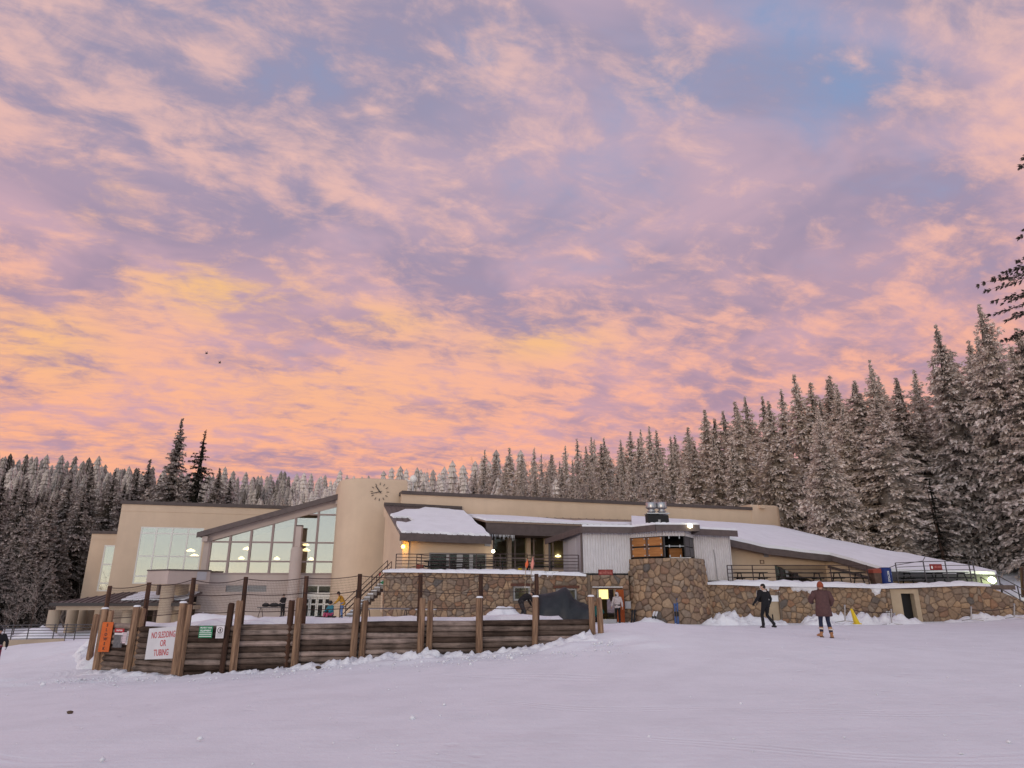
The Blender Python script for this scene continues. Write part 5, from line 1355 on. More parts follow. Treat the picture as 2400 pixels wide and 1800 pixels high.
for i in range(1, len(px_list) - 1):
    x0, _, y0 = px_list[i]; x1, _, y1 = px_list[i + 1]
    ztop = survey((POSTS[i][0] + POSTS[i + 1][0]) / 2, TOPY[i - 1], (y0 + y1) / 2 + 0.1).z
    zlow = min(gz(x0, y0), gz(x1, y1)) - 0.35
    k = 0
    while ztop - k * pg > zlow:
        z = ztop - k * pg - pg / 2
        a = Vector((x0 - 0.05, y0 + 0.16 + rp_.uniform(-0.012, 0.012), z + rp_.uniform(-0.012, 0.012))); b = Vector((x1 + 0.05, y1 + 0.16 + rp_.uniform(-0.012, 0.012), z + rp_.uniform(-0.012, 0.012)))
        n = 8; mid = a.lerp(b, rp_.uniform(0.3, 0.7)) + Vector((0, rp_.uniform(-0.012, 0.012), rp_.uniform(-0.01, 0.01)))
        r_ = pg * 0.535 * rp_.uniform(0.95, 1.05)
        smooth_by_angle(MB().tube([a, mid, b], [r_, r_ * rp_.uniform(0.95, 1.05), r_], n).build('plank', MAT['plank'], bar_), 50)
        k += 1
    # dark slab added behind the timbers, so no light comes through the joints
    MB().hexa([(x0, y0 + 0.22, zlow), (x1, y1 + 0.22, zlow), (x1, y1 + 0.34, zlow), (x0, y0 + 0.34, zlow), (x0, y0 + 0.22, ztop - 0.06), (x1, y1 + 0.22, ztop - 0.06), (x1, y1 + 0.34, ztop - 0.06), (x0, y0 + 0.34, ztop - 0.06)]).build('backing', MAT['mortar'], bar_)
# snow heaped against the back of the timbers, and the rough lip of snow in front
pts = []
for i in range(1, len(px_list) - 1):
    x0, _, y0 = px_list[i]; x1, _, y1 = px_list[i + 1]
    zt_ = survey((POSTS[i][0] + POSTS[i + 1][0]) / 2, TOPY[i - 1], (y0 + y1) / 2 + 0.1).z
    hgt = (0.02, 0.06, 0.12, 0.16, 0.12, 0.10, 0.05, 0.14, 0.08)[i - 1]
    pts += [((x0 * 0.75 + x1 * 0.25), (y0 * 0.75 + y1 * 0.25) + 1.25, zt_ - 0.35, 0.36 + hgt, 0.85), ((x0 * 0.25 + x1 * 0.75), (y0 * 0.25 + y1 * 0.75) + 1.25, zt_ - 0.35, 0.36 + hgt, 0.85)]
snow_bank('snow_bank', pts, 'snow heaped behind the timber barrier', 0.06, 0.9)
for i in range(1, len(px_list) - 1):       # body of that heap down to the patio
    pass
lip = []
for i in range(1, len(px_list)):
    x0, _, y0 = px_list[i]; lip.append((x0, y0 - 0.30, gz(x0, y0) - 0.10, (0.10, 0.13, 0.11, 0.12, 0.15, 0.19, 0.20, 0.15, 0.15, 0.16)[i - 1], 0.55))
snow_bank('snow_lip', lip, 'rough lip of clumped snow along the foot of the timber barrier', 0.42, 4.5, 0.06, across=15)
snow_bank('snow_lip', [(-14.6, 25.5, -0.55, 0.3, 0.9), (-13.6, 23.5, -0.5, 0.55, 0.9), (-12.7, 22.0, -0.55, 0.45, 0.7), (-12.0, 20.7, -0.6, 0.3, 0.6)], 'clumped snow round the end of the timber barrier', 0.4, 2.4, 0.12)
rl = random.Random(8)
for i in range(1, len(px_list)):          # snow caps on some posts
    if i in (1, 2, 3, 8, 9, 10):
        x0, z1, y0 = px_list[i]
        MB().lathe((x0, y0, z1 - 0.015), [(0.10, 0), (0.095, 0.025), (0.07, 0.045), (0.01, 0.05)], 10).build('snow_cap', MAT['snow_roof'], bar_, smooth=True)

# ================================================================== safety net on tall poles behind the barrier
net = thing('safety_net', (-4, 20, -0.3), 'sagging dark rope net strung on tall wooden poles above the barrier', 'net')
POLES = [(258, 20.9, 1373), (350, 20.2, 1365), (455, 19.5, 1354), (577, 19.5, 1352), (719, 19.8, 1350), (844, 19.9, 1345), (986, 20.0, 1346), (1127, 20.1, 1346), (1257, 20.3, 1345)]
PP = []
for x_, Y_, yt in POLES:
    p = survey(x_, yt, Y_); z0 = gz(p.x, Y_) - 0.4; PP.append((p, Y_))
    smooth_by_angle(MB().tube([(p.x, Y_, z0), (p.x + 0.01, Y_, (z0 + p.z) / 2), (p.x, Y_, p.z)], [0.075, 0.07, 0.062], 9).build('pole', MAT['wood_pole'], net), 45)
for (p, y0), (q, y1) in zip(PP, PP[1:]):
    rows_ = []
    for lvl, h in enumerate((0.05, 0.46, 0.92)):
        sag = (0.07, 0.05, 0.03)[lvl] * rl.uniform(0.6, 1.5)
        pts = []
        for k in range(9):
            t = k / 8; z = p.z * (1 - t) + q.z * t - h - sag * 4 * t * (1 - t)
            pts.append(Vector((p.x + (q.x - p.x) * t, y0 + (y1 - y0) * t - 0.07, z)))
        rows_.append(pts)
        MB().tube(pts, 0.011, 5).build('rope', MAT['rope'], net)
    m = MB()          # knotted mesh: thin cords
    for j in range(1, 8 * 5):
        t = j / 40; k = min(7, int(t * 8)); f = t * 8 - k
        a = rows_[0][k].lerp(rows_[0][k + 1], f); b = rows_[1][k].lerp(rows_[1][k + 1], f); c = rows_[2][k].lerp(rows_[2][k + 1], f)
        m.tube([a, b, c], 0.0022, 3, cap=False)
    for h in range(1, 12):
        pts = [rows_[0][k].lerp(rows_[2][k], h / 12) for k in range(9)]; m.tube(pts, 0.0022, 3, cap=False)
    m.build('netting', MAT['rope'], net, props={'kind': 'stuff'})

# ================================================================== signs on the barrier
def sign_frame(xl, xr, Y0, Y1): return Frame(survey(xl, 1500, Y0).xy, survey(xr, 1500, Y1).xy)
SG = sign_frame(343, 419, 19.42, 19.02)
a0, za0 = SG.hit(341, 1546); a1, za1 = SG.hit(415, 1543); b0, zb0 = SG.hit(348, 1473); b1, zb1 = SG.hit(421, 1467)
sg = thing('notice_sign', SG(SG.len / 2, 0, za0), 'big white NO SLEDDING OR TUBING sign with red capitals', 'sign')
x0 = (a0 + b0) / 2; x1 = (a1 + b1) / 2
MB().plate(SG, [(x0, za0), (x1, za1), (x1, zb1), (x0, zb0)], -0.03, 0.0).build('board', MAT['sign_white'], sg)
tl = math.atan2(zb1 - zb0, x1 - x0)
for body, y, sz, wd, dx_ in (('NO SLEDDING', 1488, 0.225, 0.57, -0.01), ('OR', 1508, 0.225, 0.66, 0.02), ('TUBING', 1530, 0.225, 0.64, 0.0)):
    s_, z_ = SG.hit(382, y); text_mesh(body, sz, MAT['letter_red'], parent=sg, M=frame_matrix(SG, (x0 + x1) / 2 + dx_, 0.003, z_, tl), width=wd, extrude=0.0015, bold=0.008)
# notice cluster on the bay to its left
NB = sign_frame(268, 316, 20.05, 19.85)
def card(F, x0_, y0_, x1_, y1_, name, mt, label, cat='sign', t=0.02, grp=None):
    s0, z1 = F.hit(x0_, y0_, t); s1, z0 = F.hit(x1_, y1_, t)
    o = thing(name, F((s0 + s1) / 2, t, z0), label, cat, grp)
    MB().fbox(F, s0, s1, t - 0.015, t, z0, z1).build('board', mt, o)
    return o, s0, s1, z0, z1
o, s0, s1, z0, z1 = card(NB, 270, 1473, 290, 1482, 'notice_sign', MAT['sign_red'], 'small red warning strip above the pinned notices')
text_mesh('CAUTION', 0.055, MAT['letter_white'], parent=o, M=frame_matrix(NB, (s0 + s1) / 2, 0.022, (z0 + z1) / 2), width=0.85)
o, s0, s1, z0, z1 = card(NB, 269, 1483, 284, 1518, 'notice_sign', MAT['paper_dark'], 'dark grey notice sheet with a white heading pinned under the red strip')
MB().fbox(NB, s0 + 0.003, s1 - 0.003, 0.021, 0.024, z1 - 0.05, z1 - 0.005).build('heading', MAT['paper'], o)
o, s0, s1, z0, z1 = card(NB, 286, 1482, 297, 1508, 'notice_sign', MAT['paper_pink'], 'narrow pinkish notice sheet between the dark and the white one')
for k in range(6): MB().fbox(NB, s0 + 0.015, s1 - 0.015, 0.021, 0.023, z1 - 0.04 - k * 0.04, z1 - 0.03 - k * 0.04).build('text_line', MAT['grey_print'], o)
o, s0, s1, z0, z1 = card(NB, 298, 1480, 315, 1511, 'notice_sign', MAT['paper'], 'white notice sheet with grey print next to the post')
for k in range(7): MB().fbox(NB, s0 + 0.02, s1 - 0.02, 0.021, 0.023, z1 - 0.04 - k * 0.045, z1 - 0.028 - k * 0.045).build('text_line', MAT['grey_print'], o)
# tall orange board on the corner post
OB = sign_frame(239, 258, 20.25, 20.22)
s0, z1 = OB.hit(241, 1458); s1, z0 = OB.hit(252, 1528)
o = thing('notice_sign', OB((s0 + s1) / 2, 0, z0), 'tall narrow orange board with upright lettering on the corner post', 'sign')
MB().fbox(OB, s0, s1 + 0.03, -0.02, 0.0, z0, z1).build('board', MAT['sign_orange'], o)
for k, ch in enumerate('SLOWSKI'):
    text_mesh(ch, 0.115, MAT['letter_dark'], parent=o, M=frame_matrix(OB, (s0 + s1) / 2 + 0.01, 0.003, z1 - 0.085 - k * 0.125), width=0.9)
# green board and white pictogram board
GB = sign_frame(465, 525, 18.98, 18.98)
o, s0, s1, z0, z1 = card(GB, 468, 1467, 496, 1495, 'notice_sign', MAT['sign_green'], 'small green PROTECT YOUR EQUIPMENT board on the timbers', t=0.06)
for txt, f, sz, wd in (('PROTECT YOUR', 0.84, 0.052, 0.80), ('EQUIPMENT', 0.60, 0.060, 0.88)):
    text_mesh(txt, sz, MAT['letter_white'], parent=o, M=frame_matrix(GB, (s0 + s1) / 2, 0.062, z0 + (z1 - z0) * f), width=wd)
for f in (0.42, 0.27, 0.12): MB().fbox(GB, s0 + 0.02, s1 - 0.02, 0.061, 0.063, z0 + (z1 - z0) * f - 0.008, z0 + (z1 - z0) * f + 0.008).build('text_line', MAT['letter_white'], o)
o, s0, s1, z0, z1 = card(GB, 508, 1467, 523, 1496, 'notice_sign', MAT['paper'], 'small white pictogram board with a crossed circle on the timbers', t=0.06)
cx_, cz_ = (s0 + s1) / 2, z1 - 0.11
m = MB(); rg = [(math.cos(2 * math.pi * k / 24), math.sin(2 * math.pi * k / 24)) for k in range(24)]
m.plate(GB, [(cx_ + 0.075 * a, cz_ + 0.075 * b) for a, b in rg], 0.0605, 0.063, [[(cx_ + 0.06 * a, cz_ + 0.06 * b) for a, b in rg]])
m.build('circle', MAT['letter_dark'], o)
m = MB(); m.bar(GB(cx_ - 0.035, 0.062, cz_ - 0.045), GB(cx_ + 0.03, 0.062, cz_ - 0.03), 0.012, 0.004, up=GB.n); m.build('pictogram_ski', MAT['letter_dark'], o)
MB().plate(GB, [(cx_ - 0.01, cz_ - 0.02), (cx_ + 0.012, cz_ - 0.025), (cx_ + 0.03, cz_ + 0.015), (cx_ + 0.008, cz_ + 0.045), (cx_ - 0.022, cz_ + 0.02)], 0.0605, 0.063).build('pictogram_figure', MAT['letter_dark'], o)
for k in range(4): MB().fbox(GB, s0 + 0.025, s1 - 0.025, 0.061, 0.063, z0 + 0.03 + k * 0.03, z0 + 0.04 + k * 0.03).build('text_line', MAT['grey_print'], o)

# ================================================================== railings
def railing(name, pts, z_of, h, n_rails, label, mt='rail', posts_at=None, r=0.026, group=None):
    """metal railing: pts = plan points, z_of(i) = foot height"""
    L = [Vector((*p, z_of(i))) for i, p in enumerate(pts)]
    o = thing(name, L[0], label, 'railing', group)
    for k in range(n_rails):
        f = 1 - k / n_rails
        MB().tube([p + Vector((0, 0, h * f)) for p in L], r if k == 0 else r * 0.8, 6).build('rail', MAT[mt], o)
    for p in L: MB().bar(p, p + Vector((0, 0, h)), r * 1.9).build('post', MAT[mt], o)
    return o
xs_ = [sx_(x, 1310) - 7.6 for x in (925, 985, 1052, 1115, 1172, 1236)]
railing('deck_railing', [(x, 40.5) for x in xs_], lambda i: 2.50, 1.12, 6, 'brown horizontal-bar railing along the left deck')
railing('deck_railing', [(sx_(x, 1310) - 7.6, 40.5) for x in (1236, 1289, 1358)], lambda i: 2.46, 1.10, 6, 'brown railing on the deck between flag poles and metal shed')
railing('ramp_railing', [(-6.2, 44.5), (-3.9, 43.2), (-1.0, 41.9)], lambda i: (2.75, 2.45, 2.30)[i], 1.05, 5, 'sloping ramp railing behind the left deck railing')
MB().tube([(-7.25, 40.5, 3.0), (-7.55, 40.45, 2.75), (-7.62, 40.4, 2.5)], 0.02, 6).build('handrail_end', MAT['rail'], bpy.data.objects['deck_railing'])
rx = [sx_(x, 1340) - 7.6 for x in (1714, 1725, 1774, 1960, 2005, 2048)]
railing('deck_railing', [(x, 40.7) for x in rx], lambda i: 1.86, 1.12, 5, 'thin dark railing along the deck right of the metal shed')
hx = [survey(2100, 1330, 41).x, survey(2166, 1330, 41).x, survey(2217, 1330, 41).x, survey(2272, 1330, 41).x, survey(2282, 1330, 41).x]
railing('deck_railing', [(x, 41.0) for x in hx], lambda i: (1.88, 1.95, 1.98, 2.0, 2.0)[i], 1.25, 5, 'raised grey railing round the far right corner of the deck', 'rail_grey')
MB().tube([(hx[0] - 0.7, 41, 2.75), (hx[0], 41, 3.0), (hx[1], 41, 3.25), (hx[2] - 0.2, 42.5, 3.6)], 0.022, 6).build('rail', MAT['rail_grey'], bpy.data.objects['deck_railing.003'] if 'deck_railing.003' in bpy.data.objects else None)
# outdoor stairs at the right end
st = thing('outdoor_steps', (29, 41, 1.5), 'snowy steps with grey handrails descending past the green-lit lamp', 'steps')
A = [survey(2298, 1352, 41.0), survey(2400, 1412, 40.0), survey(2460, 1448, 39.5)]; B = [survey(2340, 1350, 42.3), survey(2430, 1398, 41.3), survey(2480, 1428, 41.0)]
for L, h in ((A, 0), (B, 0)):
    for dz_ in (0.0, -0.45): MB().tube([p + Vector((0, 0, dz_)) for p in L], 0.028, 6).build('handrail', MAT['rail_grey'], st)
    for p in (L[0], L[0].lerp(L[1], 0.5), L[1]): MB().bar(p + Vector((0, 0, 0.02)), p + Vector((0, 0, -1.1)), 0.05).build('post', MAT['rail_grey'], st)
for k in range(12):
    t = k / 11; c = A[0].lerp(A[2], t); d = B[0].lerp(B[2], t)
    zz = c.z - 1.0
    MB().hexa([(c.x, c.y, zz - 0.3), (c.x + 0.42, c.y, zz - 0.3), (d.x + 0.42, d.y, zz - 0.3), (d.x, d.y, zz - 0.3), (c.x, c.y, zz), (c.x + 0.42, c.y, zz), (d.x + 0.42, d.y, zz), (d.x, d.y, zz)]).build('step', MAT['snow_roof'], st)
# lodge stairs up to the left deck
st = thing('outdoor_steps', (-9.5, 44.5, -0.3), 'snowy steps with dark handrails climbing beside the clock tower', 'steps')
P0, P1 = survey(795, 1450, 43.6), survey(905, 1385, 45.6)
n = 14
for k in range(n):
    t = k / n; c = P0.lerp(P1, t); c.z = -0.3 + (2.5 + 0.3) * t
    MB().box((c.x, c.y, c.z - 0.25), (c.x + 0.4, c.y + 1.5, c.z + 0.0)).build('step', MAT['concrete'], st)
    MB().box((c.x + 0.02, c.y + 0.05, c.z + 0.004), (c.x + 0.38, c.y + 1.45, c.z + 0.08)).build('snow_cap', MAT['snow_roof'], st)
for off in (0.0, 1.5):
    a = Vector((P0.x, P0.y + off, -0.3)); b = Vector((P1.x, P1.y + off, 2.5))
    for h in (0.95, 0.6, 0.25): MB().tube([a + Vector((0, 0, h)), b + Vector((0, 0, h))], 0.025, 6).build('handrail', MAT['rail'], st)
    for t in (0.0, 0.33, 0.66, 1.0): p = a.lerp(b, t); MB().bar(p, p + Vector((0, 0, 0.95)), 0.045).build('post', MAT['rail'], st)
# balustrade of the covered walk
def bal(x): return survey(x, 1480, 43.0)
o = thing('walk_balustrade', bal(60), 'grey horizontal-bar balustrade in front of the covered walk', 'railing')
for k in range(6):
    y = 1464 + k * 6.4
    MB().tube([survey(-60, y + 4, 42.0), survey(60, y + 1, 43.0), survey(228, y, 44.4)], 0.022 if k else 0.03, 6).build('rail', MAT['rail_grey'], o)
for x in (-40, 32, 70, 130, 158, 180, 228):
    Y_ = 42.4 + (x + 40) * 0.0074; p = survey(x, 1462, Y_); MB().bar(p, Vector((p.x, p.y, p.z - 1.15)), 0.045).build('post', MAT['rail_grey'], o)
wl_ = Frame(survey(-80, 1500, 41.5).xy, survey(150, 1500, 43.6).xy)
tag(MB().plate(wl_, [(0, -2.8), (wl_.len, -2.4), (wl_.len, wl_.hit(150, 1497)[1]), (0, wl_.hit(-80, 1503)[1])], -0.4, 0).build('retaining_wall', MAT['stucco_low']), 'low beige kerb wall under the balustrade at the far left', 'wall')

# ================================================================== picnic tables, bins, flags on the decks
def picnic_table(name, x, y, z, rot, label, grp):
    """table top and two benches of boards on steel A-frames"""
    o = thing(name, (x, y, z), label, 'table', grp)
    M = Matrix.Translation((x, y, z)) @ Matrix.Rotation(rot, 4, 'Z')
    def bx(n_, a, b):
        m = MB().box(a, b); m.v = [tuple(M @ Vector(v)) for v in m.v]; return m.build(n_, MAT['table_black'], o)
    for k in range(5): bx('table_board', (-0.95, -0.38 + k * 0.155, 0.72), (0.95, -0.245 + k * 0.155, 0.76))
    for s in (-1, 1):
        for k in range(2): bx('bench_board', (-0.95, s * 0.66 - 0.14 + k * 0.15, 0.42), (0.95, s * 0.66 - 0.01 + k * 0.15, 0.46))
    for q in (-0.68, 0.68):
        m = MB()
        m.bar((q, -0.28, 0.715), (q, -0.62, 0.0), 0.05).bar((q, 0.28, 0.715), (q, 0.62, 0.0), 0.05); m.bar((q + 0.052, -0.80, 0.39), (q + 0.052, 0.80, 0.39), 0.05); m.bar((q, -0.38, 0.69), (q, 0.38, 0.69), 0.045)
        m.v = [tuple(M @ Vector(v)) for v in m.v]; m.build('leg_frame', MAT['table_black'], o)
    return o
def tb(px_, Y, z, rot, label, g): p = survey(px_, 1340, Y); picnic_table('picnic_table', p.x, Y, z, rot, label, g)
G1 = 'picnic tables on the left deck'; G2 = 'picnic tables on the right deck'
tb(1030, 42.2, 2.53, 0.05, 'black picnic table at the railing before the cafe doors', G1)
tb(1062, 44.6, 2.53, -0.1, 'black picnic table close to the cafe doors', G1)
tb(1152, 43.0, 2.53, 0.0, 'black picnic table at the corner of the cafe roof', G1)
tb(1265, 42.2, 2.53, 0.06, 'black picnic table right of the pink flags', G1)
tb(1758, 42.6, 1.87, 0.0, 'black picnic table beside the corrugated sheet on the right deck', G2)
tb(1888, 43.2, 1.87, 0.03, 'black picnic table before the papered doors', G2)
tb(1985, 42.2, 1.87, 0.05, 'black picnic table under the sloping rake of the right roof', G2)
tb(2150, 43.0, 1.87, 0.0, 'black picnic table below the low eave, right of the blue bin', G2)
tb(2225, 42.6, 1.87, 0.0, 'black picnic table behind the raised grey railing', G2)
p = survey(975, 1340, 42.0)
o = thing('red_cart', (p.x, 42.0, 2.53), 'reddish cart with a hoop handle behind the left deck railing', 'cart')
MB().box((p.x + 0.05, 41.7, 2.6), (p.x + 0.45, 42.2, 3.05)).build('tub', MAT['bin_red'], o)
MB().tube([(p.x + 0.05, 42, 2.62), (p.x - 0.35, 42, 2.65), (p.x - 0.32, 42, 2.92), (p.x + 0.06, 42, 3.0)], 0.02, 6).build('handle', MAT['rail'], o)
# bins by the rail
b = survey(2050, 1370, 41.4); c = survey(2069, 1370, 41.3); t_ = survey(2052, 1332, 41.4)
o = thing('waste_bin', (b.x + 0.3, 41.4, 1.87), 'wooden waste bin with a reddish lid at the right deck rail', 'bin')
MB().hexa([(b.x, 41.2, 1.86), (b.x + 0.62, 41.2, 1.86), (b.x + 0.62, 41.8, 1.86), (b.x, 41.8, 1.86), (b.x - 0.08, 41.15, 2.55), (b.x + 0.64, 41.15, 2.55), (b.x + 0.64, 41.85, 2.55), (b.x - 0.08, 41.85, 2.55)]).build('body', MAT['bin_brown'], o)
MB().hexa([(b.x - 0.12, 41.12, 2.552), (b.x + 0.66, 41.12, 2.552), (b.x + 0.66, 41.88, 2.552), (b.x - 0.12, 41.88, 2.552), (b.x - 0.12, 41.12, 2.74), (b.x + 0.66, 41.12, 2.86), (b.x + 0.66, 41.88, 2.86), (b.x - 0.12, 41.88, 2.78)]).build('lid', MAT['bin_red'], o)
bb = survey(2081, 1370, 41.2)
o = thing('recycling_bin', (bb.x, 41.2, 1.87), 'blue bin with an upright white inscription beside the wooden bin', 'bin')
smooth_by_angle(MB().lathe((bb.x, 41.25, 1.86), [(0.30, 0), (0.33, 0.1), (0.33, 0.95), (0.30, 1.0), (0.20, 1.02)], 20).build('drum', MAT['bin_blue'], o), 40)
BBF = Frame((bb.x - 0.3, 40.91), (bb.x + 0.3, 40.91))
text_mesh('RECYCLE', 0.15, MAT['letter_white'], parent=o, M=frame_matrix(BBF, 0.27, 0.004, 2.36, -math.pi / 2), width=1.0)
text_mesh('3', 0.16, MAT['cloth_blue'], parent=o, M=frame_matrix(BBF, 0.47, -0.06, 2.5), width=1.0)
# red board on the raised rail
RB = Frame((hx[1] + 0.25, 40.93), (hx[2] - 0.1, 40.95))
s0, z1 = RB.hit(2178, 1322); s1, z0 = RB.hit(2209, 1336)
o = thing('sign_board', RB((s0 + s1) / 2, 0, z0), 'small red board with a white disc on the raised grey railing', 'sign')
MB().fbox(RB, s0, s1, -0.02, 0.01, z0, z1).build('board', MAT['sign_maroon'], o)
MB().plate(RB, [(s0 + 0.12 + 0.055 * a, (z0 + z1) / 2 - 0.02 + 0.09 * b_) for a, b_ in rg], 0.010, 0.014).build('disc', MAT['letter_white'], o)
text_mesh('SKI AREA', 0.13, MAT['letter_pink'], parent=o, M=frame_matrix(RB, (s0 + s1) / 2 + 0.12, 0.012, (z0 + z1) / 2), width=0.8)
# flag poles
for px_, y0, y1, mt, lb in ((1230, 1310, 1332, 'flag_orange', 'bamboo pole with a furled orange flag at the deck edge'), (1243, 1305, 1335, 'flag_pink', 'bamboo pole with a furled pale pink flag at the deck edge')):
    p = survey(px_, 1385, 39.85); q = survey(px_ + 4, y0, 39.9); f0 = survey(px_ + 2, y1, 39.9)
    o = thing('flag_pole', p, lb, 'flag')
    MB().tube([Vector((p.x, 39.72, p.z - 0.35)), Vector((f0.x, 39.75, f0.z)), Vector((q.x, 39.78, q.z + 0.05))], 0.016, 6).build('pole', MAT['door_surround'], o)
    m = MB(); vs, fs = [], []
    for k in range(8):
        t = k / 7; w = 0.02 + 0.085 * math.sin(math.pi * min(1, t * 1.15 + 0.05)); c = f0.lerp(q, t)
        for a in range(6):
            an = 2 * math.pi * a / 6 + t; vs.append((c.x + 0.05 + math.cos(an) * w * (0.8 + 0.3 * (a % 2)), 39.77 + math.sin(an) * w * 0.5, c.z))
    fs = [(k * 6 + a, k * 6 + (a + 1) % 6, (k + 1) * 6 + (a + 1) % 6, (k + 1) * 6 + a) for k in range(7) for a in range(6)] + [tuple(range(5, -1, -1)), tuple(range(42, 48))]
    m.add(vs, fs).build('flag', MAT[mt], o, smooth=True)
p = survey(1219, 1337, 40.6); o = thing('yellow_bucket', (p.x, 40.9, 2.52), 'small yellow bucket on the snow left of the pink flags', 'bucket')
MB().lathe((p.x, 40.9, 2.52), [(0.09, 0), (0.13, 0.3), (0.12, 0.3), (0.09, 0.05)], 12).build('pail', MAT['yellow'], o)
MB().tube([(p.x - 0.13, 40.9, 2.81), (p.x, 40.9, 2.93), (p.x + 0.13, 40.9, 2.81)], 0.008, 5).build('bail', MAT['steel'], o)
# wall lamps
def wall_lamp(px_, py_, Y, mt, r, label, back=0.2):
    p = survey(px_, py_, Y); o = thing('wall_lamp', p, label, 'lamp')
    MB().lathe(p, [(0.02, -r), (r * 0.8, -r * 0.6), (r, 0), (r * 0.7, r * 0.7), (0.02, r)], 14).build('bulb', MAT[mt], o, smooth=True)
    MB().bar(p + Vector((0, r * 0.5, r * 0.8)), p + Vector((0, back, r * 0.8)), 0.06).build('bracket', MAT['fascia'], o)
    return p
s_, z_ = CF.hit(945, 1281, 0.25); q = CF(s_, 0.25, z_)
p = wall_lamp(945, 1281, q.y, 'lamp_orange', 0.13, 'orange wall lamp under the snowy cafe eave', 0.3)
l = bpy.data.lights.new('cafe_lamp_light', 'POINT'); l.energy = 22; l.color = (1, 0.5, 0.08); l.shadow_soft_size = 0.1; lo = bpy.data.objects.new('cafe_lamp_light', l); COL.objects.link(lo); lo.location = p + Vector((0, -0.25, 0))
p = wall_lamp(1156, 1292, 47.6, 'lamp_white', 0.12, 'white lamp at the corner of the cafe wall by the tall windows', 0.3)
p = wall_lamp(2325, 1360, 44.3, 'lamp_green', 0.22, 'greenish floodlight under the low eave by the right-hand steps', 0.5)
l = bpy.data.lights.new('step_lamp_light', 'POINT'); l.energy = 60; l.color = (0.85, 1.0, 0.45); l.shadow_soft_size = 0.2; lo = bpy.data.objects.new('step_lamp_light', l); COL.objects.link(lo); lo.location = p + Vector((0.0, -0.35, -0.1))
l = bpy.data.lights.new('doorway_light', 'POINT'); l.energy = 9; l.color = (1, 0.75, 0.3); l.shadow_soft_size = 0.2; lo = bpy.data.objects.new('doorway_light', l); COL.objects.link(lo); lo.location = SF((da + db_) / 2, -1.3, dzt - 0.35)

# ================================================================== things along the stone walls
bp = SF.hit(1471, 1418, 0.1); q = SF(bp[0], 0.12, bp[1])
o = thing('meter_box', q, 'grey electrical box on the stones right of the lit doorway', 'box')
MB().box((q.x - 0.17, 39.80, q.z - 0.2), (q.x + 0.17, 39.98, q.z + 0.2)).build('case', MAT['grey_frame'], o)
MB().box((q.x - 0.15, 39.78, q.z - 0.17), (q.x + 0.15, 39.80, q.z + 0.17)).build('cover', MAT['panel_grey'], o)
def ski(px_, ytop, ybot, Y, lean, m1, label, pair=True):
    a, b = survey(px_, ybot, Y), survey(px_ + lean, ytop, Y + 0.7)
    o = thing('skis', a, label, 'skis')
    for k in ((-0.07, 0.07) if pair else (0,)):
        m = MB(); d = (b - a).normalized(); off = Vector((k, 0, 0)); vs = []
        for t, w, bend in ((0, 0.05, 0.03), (0.08, 0.055, 0), (0.5, 0.04, 0.0), (0.9, 0.06, -0.02), (0.97, 0.045, -0.07), (1.0, 0.015, -0.11)):
            c = a.lerp(b, t) + off + Vector((0, bend, 0)); vs += [c + Vector((-w, 0, 0)), c + Vector((w, 0, 0)), c + Vector((w, 0.02, 0)), c + Vector((-w, 0.02, 0))]
        fs = [(i * 4 + j, i * 4 + (j + 1) % 4, i * 4 + 4 + (j + 1) % 4, i * 4 + 4 + j) for i in range(5) for j in range(4)] + [(0, 3, 2, 1), (20, 21, 22, 23)]
        sk = m.add(vs, fs).build('ski', MAT[m1], o)
        c = a.lerp(b, 0.42) + off; MB().box((c.x - 0.04, c.y - 0.10, c.z - 0.12), (c.x + 0.04, c.y - 0.012, c.z + 0.12)).build('binding', MAT['black'], sk)
ski(1529, 1432, 1462, 37.6, 8, 'ski_white', 'pale skis leaning on the stone tower, left of the pole')
ski(1587, 1402, 1466, 37.9, -4, 'ski_blue', 'dark blue skis standing against the stone tower')
ski(1483, 1428, 1463, 38.6, 2, 'black', 'black skis at the corner of door bay and tower')
ski(2084, 1432, 1468, 38.9, -4, 'ski_white', 'white skis leaning by the beige door surround')
ski(2090, 1436, 1468, 38.8, 3, 'steel', 'silver skis leaning by the beige door surround')
def stand(px_, ytop, ybot, Y, label):
    a, b = survey(px_, ybot, Y), survey(px_ - 1, ytop, Y)
    o = thing('barrier_stand', a, label, 'stand', 'metal stands with ropes along the stone wall')
    MB().tube([a + Vector((0, 0, 0.06)), b], 0.035, 8).build('upright', MAT['fence_metal'], o)
    for an in (200, 320, 350): MB().bar(a + Vector((0, 0, 0.08)), a + Vector((math.cos(math.radians(an)) * 0.62, math.sin(math.radians(an)) * 0.4, 0.02)), 0.04).build('foot', MAT['fence_metal'], o)
    MB().lathe(b, [(0.05, -0.02), (0.06, 0.02), (0.03, 0.06)], 8).build('cap', MAT['fence_metal'], o)
    return b
t1 = stand(1981, 1420, 1459, 36.8, 'metal rope stand next to the yellow wedge')
t2 = stand(2090, 1430, 1465, 38.0, 'metal rope stand beside the beige door surround')
t3 = stand(2277, 1424, 1455, 38.2, 'metal rope stand in front of the right-hand stone wall')
t4 = stand(2378, 1417, 1450, 38.2, 'metal rope stand near the foot of the right-hand steps')
for a, b, lb in ((t1, t2, 'slack rope between the stand at the yellow wedge and the door'), (t3, t4, 'slack rope along the right-hand stone wall')):
    pts = [a.lerp(b, k / 8) + Vector((0, 0, -0.10 - 0.12 * 4 * (k / 8) * (1 - k / 8))) for k in range(9)]
    o = thing('barrier_rope', pts[0], lb, 'rope'); MB().tube(pts, 0.022, 6).build('cord', MAT['rope'], o)
a = survey(2008, 1462, 36.4); o = thing('yellow_wedge', a, 'tall narrow yellow warning wedge on the snow by the stone wall', 'cone')
